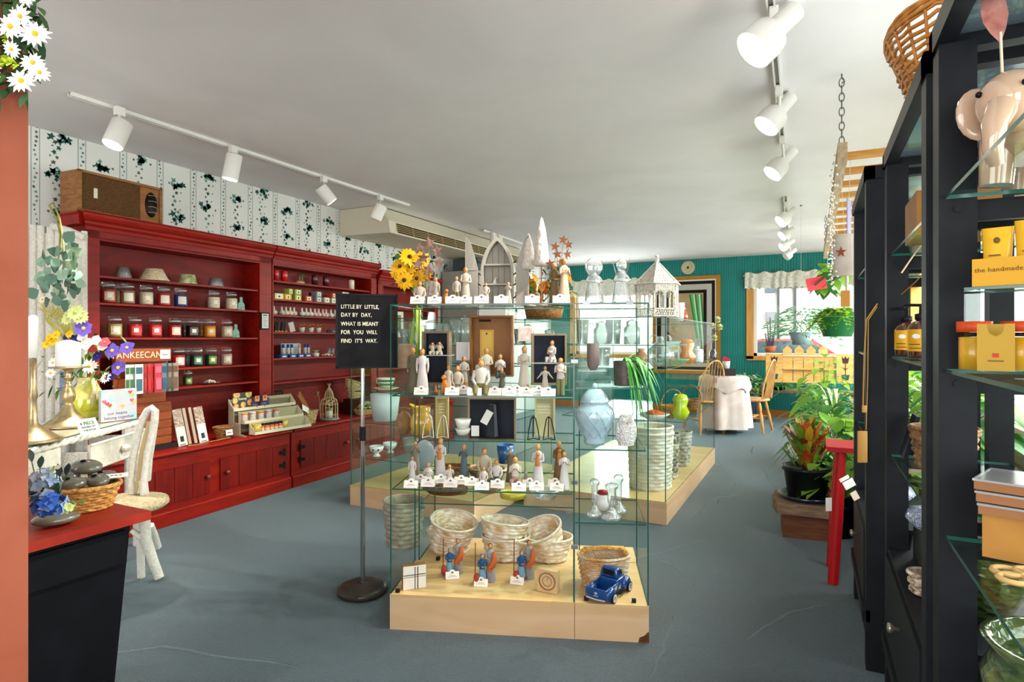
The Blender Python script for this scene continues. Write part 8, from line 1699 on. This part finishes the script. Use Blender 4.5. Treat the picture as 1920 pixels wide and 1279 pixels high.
def greenpot(lb, loc, r, h): 
    t = thing('glazed_planter', lb, 'planter', loc); mb = MB(); mb.lathe([(0, 0), (r * .6, 0), (r * .95, h * .4), (r, h * .65), (r * .85, h * .88), (r * 1.0, h), (r * .9, h), (r * .75, h * .86)], M('#2f4a24', .15, name='green_brick_glaze', noise=('#5a6a34', 12), bump=('voronoi', (40, 40, 60), .8, .01), coat=1), 32); mb.build('body', t)
greenpot('large green brick-textured glazed planter in the nearest etagere', Vector((.41, 1.38, .551)), .13, .2); greenpot('green glazed planter in the middle etagere, half hidden', Vector((.40, 2.02, .551)), .12, .24)
mb = MB()
for k in range(5): a = k * 1.257; mb.tube([(.03 * math.cos(a) + .022 * math.cos(b), .03 * math.sin(a) + .022 * math.sin(b), .006) for b in [2 * PI * i / 12 for i in range(12)]], .005, M('#c8a46a', .7), 6, closed=True)
mb.build('woven_trivet', None, Vector((.33, 1.30, .886)), 0, ('woven flower-shaped trivet on the glass shelf of the nearest etagere', 'trivet'))
# elephant
EL = M('#c3a489', .12, name='cream_glaze', noise=('#b3957c', 4), coat=1); q = Vector((.365, 1.47, 1.602)); t = thing('elephant_planter', 'glossy cream ceramic elephant on the top shelf of the nearest etagere', 'ornament', q, -.55)
mb = MB(); mb.ball((.0, .05, .11), (.075, .10, .075), EL, 20, 12)
for sx_ in (-1, 1):
    for y in (0, .11): mb.tube([(sx_ * .04, y, .09), (sx_ * .045, y, .0)], [.032, .028], EL, 12)
mb.build('body', t); mb = MB(); mb.ball((0, -.06, .14), (.055, .055, .058), EL, 18, 12); mb.tube([(0, -.1, .12), (0, -.135, .08), (0, -.14, .04), (0, -.125, .012)], [.026, .02, .016, .013], EL, 12); mb.build('head', t)
for sx_ in (-1, 1): mb = MB(); mb.ball((sx_ * .062, -.035, .14), (.012, .045, .052), EL, 14, 9, R=Matrix.Rotation(sx_ * .5, 3, 'Z')); mb.build('ear', t); mb = MB(); mb.ball((sx_ * .035, -.103, .155), .006, M('#1a1412', .2), 8, 6); mb.build('eye', t)
t = thing('garden_pick', 'pink feather-shaped pick on a stick standing behind the elephant', 'ornament', q + Vector((-.045, -.06, .15)), -.2)
mb = MB(); mb.tube([(0, 0, 0), (-.004, 0, .12)], .0025, M('#d8c8a8', .5), 5); mb.build('stick', t); mb = MB(); mb.leaf((-.004, 0, .1), (-.15, 0, 1), .12, .04, M('#9a5a50', .5, noise=('#c0887c', 20)), 0, up=(0, -1, 0), n=5); mb.build('feather', t)
# basket on top of unit 2
WLN = M('#a8682c', .5, name='willow', noise=('#c98c44', 30)); bq = Vector((.34, 1.98, EHt + .002)); t = thing('open_weave_basket', 'orange open-weave willow basket on top of the middle etagere', 'basket', bq, 0); mb = MB()
for j in range(9): z = .01 + j * .017; r = .10 + .006 * j; mb.tube([((r + .005 * math.sin(i * 3 + j)) * math.cos(2 * PI * i / 28), (r + .005 * math.sin(i * 3 + j)) * 1.5 * math.sin(2 * PI * i / 28), z + .004 * math.sin(i * 1.7 + j)) for i in range(28)], .0055, WLN, 5, closed=True)
for i in range(22): a = 2 * PI * i / 22; mb.tube([(.095 * math.cos(a), .1425 * math.sin(a), 0), (.155 * math.cos(a + .1), .232 * math.sin(a + .1), .16)], .004, WLN, 5)
for k in range(3): mb.tube([(.153 * math.cos(2 * PI * i / 28), .23 * math.sin(2 * PI * i / 28), .155 + k * .008 + .004 * math.sin(i + k * 2)) for i in range(28)], .006, WLN, 5, closed=True)
mb.build('woven_body', t)
# unit 2 goods
AMB = M('#4a1c0a', .08, name='amber_plastic', coat=1); YLB = M('#d8a018', .5)
for i, (px, x) in enumerate(((1700, .296), (1727, .305))):
    t = thing('pump_bottle', 'amber pump bottle with a yellow label, %s of two on the middle etagere' % ('left', 'right')[i], 'bottle', EP(px, x, 1.236), -.5, 'amber pump bottles'); mb = MB(); mb.lathe([(0, 0), (.034, 0), (.036, .006), (.036, .095), (.026, .112), (.014, .116), (.014, .122), (0, .122)], AMB, 22); mb.build('bottle', t)
    mb = MB(); n = 16; mb.lathe([(.0368, .022), (.0368, .09)], YLB, 22); [mb.bb(-.018, .014 - k * .003, -.0378, -.0370, .03 + k * .012, .033 + k * .012, M('#6a4a10')) for k in range(2)]; mb.ball((0, -.0372, .068), (.012, .001, .008), CARD, 10, 5); mb.build('wrap_label', t)
    mb = MB(); mb.lathe([(0, .12), (.017, .12), (.017, .138), (.006, .14), (.005, .165), (0, .165)], BLK2, 14); mb.tube([(.006, 0, .165), (-.045, 0, .168), (-.05, 0, .160)], .005, BLK2, 6); mb.build('pump_head', t)
mb = MB(); mb.bb(-.10, .10, -.10, .14, 0, .13, M('#8a5a24', .6, noise=('#9a6a30', 5))); mb.build('kraft_box', None, Vector((.375, 2.2, 1.602)), .0, ('brown kraft box on the upper shelf of the middle etagere', 'box'))
basket('splint market basket with a tall hoop handle in the middle etagere', Vector((.37, 2.28, .886 + .001)), .07, .09, .13, M('#5a3c24', .7, noise=('#9a7650', 50)), rows=6, posts=14, handle=.16, rz=.8)
mb = MB(); mb.bb(-.04, .04, -.05, .05, 0, .11, M('#a5713c', .6)); mb.bb(-.041, .041, -.002, .002, .0, .1105, M('#5a3a1c', .6)); mb.build('carton_box', None, Vector((.33, 2.06, .886)), .0, ('taped brown carton beside the market basket', 'box'))
mb = MB(); mb.box((0, 0, .075), (.012, .1, .15), M('#1c1e28', .4), R=Matrix.Rotation(.25, 3, 'Y')); mb.build('black_book', None, Vector((.30, 2.44, .888)), 0, ('dark book leaning in the middle etagere', 'book'))
BD = M('#5a74b0', .25, noise=('#d8dce8', 120), bump=('voronoi', 160, 1, .01), coat=.6)
for lb, c, r in (('blue and white beaded mat heaped in the middle etagere', Vector((.35, 2.30, .73)), .08), ('blue and white beaded mat in the farthest etagere', Vector((.34, 3.3, .56)), .09)):
    mb = MB(); mb.loft([(0, 0, 0, r * .8, r * 1.2), (0, 0, .02, r, r * 1.4), (0, 0, .04, r * .9, r * 1.3), (0, 0, .05, r * .5, r)], BD, 20); mb.build('beaded_mat', None, c if c.z < .7 else Vector((c.x, c.y, .70)), 0, (lb, 'mat'))
mb = MB(); mb.bb(-.06, .1, -.14, .14, 0, .147, EB); mb.build('black_riser', None, Vector((.37, 2.30, .551)), 0, ('black riser block carrying the beaded mat', 'riser'))
basket('tiny brown and white basket low in the middle etagere', Vector((.29, 2.10, .551)), .028, .036, .06, M('#6a4630', .7, noise=('#e0d4c0', 40)), rows=5, posts=10)
# necklaces and tags
NC = M('#a87c34', .4, .4)
t = thing('wooden_pendant', 'long cord necklace with two wooden pendants hanging on the farthest etagere post', 'necklace', (0, 0, 0)); Yn = 2.335
mb = MB(); mb.tube([D(1652, 560, Yn - .01), D(1640, 576, Yn - .015), D(1624, 600, Yn - .02), D(1620, 680, Yn - .02), D(1618, 762, Yn - .02)], .003, NC, 5); mb.tube([D(1652, 563, Yn - .01), D(1628, 600, Yn - .02), D(1627, 700, Yn - .02), D(1624, 806, Yn - .02)], .002, NC, 5); mb.build('cord', t)
for px, y0, y1, w_ in ((1621, 760, 774, .010), (1617, 808, 868, .019)):
    a, b = D(px, y0, Yn - .02), D(px, y1, Yn - .02); mb = MB(); mb.box((a + b) / 2, (w_ * 2, .008, a.z - b.z), M('#c09048', .5), rz=YAW); bev(mb.build('pendant', t), .004)
t = thing('string_necklace', 'two thin bead strings crossing behind the middle etagere post', 'necklace', (0, 0, 0)); mb = MB(); mb.tube([D(1742, 440, 2.0), D(1715, 475, 2.1), D(1690, 512, 2.1)], .003, M('#d8b890', .5), 5); mb.tube([D(1744, 500, 2.0), D(1715, 530, 2.05), D(1690, 552, 2.1)], .002, NC, 4); mb.build('strings', t)
for i, (px, py, Y_, w_, h_, c) in enumerate(((1583, 898, 2.95, .05, .018, '#e8e2d8'), (1592, 908, 2.9, .055, .04, '#ece8e0'), (1603, 930, 2.7, .03, .04, '#e0c8b8'))):
    mb = MB(); mb.box((0, 0, 0), (w_, .002, h_), M(c, .6), R=Matrix.Rotation(-.5, 3, 'Y')); mb.tube([(0, 0, h_ / 2), (.02, .01, h_ / 2 + .05)], .0012, M('#3a3a3a'), 3); mb.build('hang_tag', None, D(px, py, Y_), YAW, ('small pale hang tag on the farthest etagere, %s of three' % ('upper', 'middle', 'lower')[i], 'price tag', 'pale hang tags'))
# a hair of clearance so that nothing shares a plane with the surface it rests on
for o in list(SC.collection.objects):
    if o.parent is None and o.type in ('MESH', 'EMPTY') and o.get('label') and o.location.z > .1 and o.name.split('.')[0] not in ('stereo_speaker', 'framed_notice', 'letter_board'): o.location.z += .0012
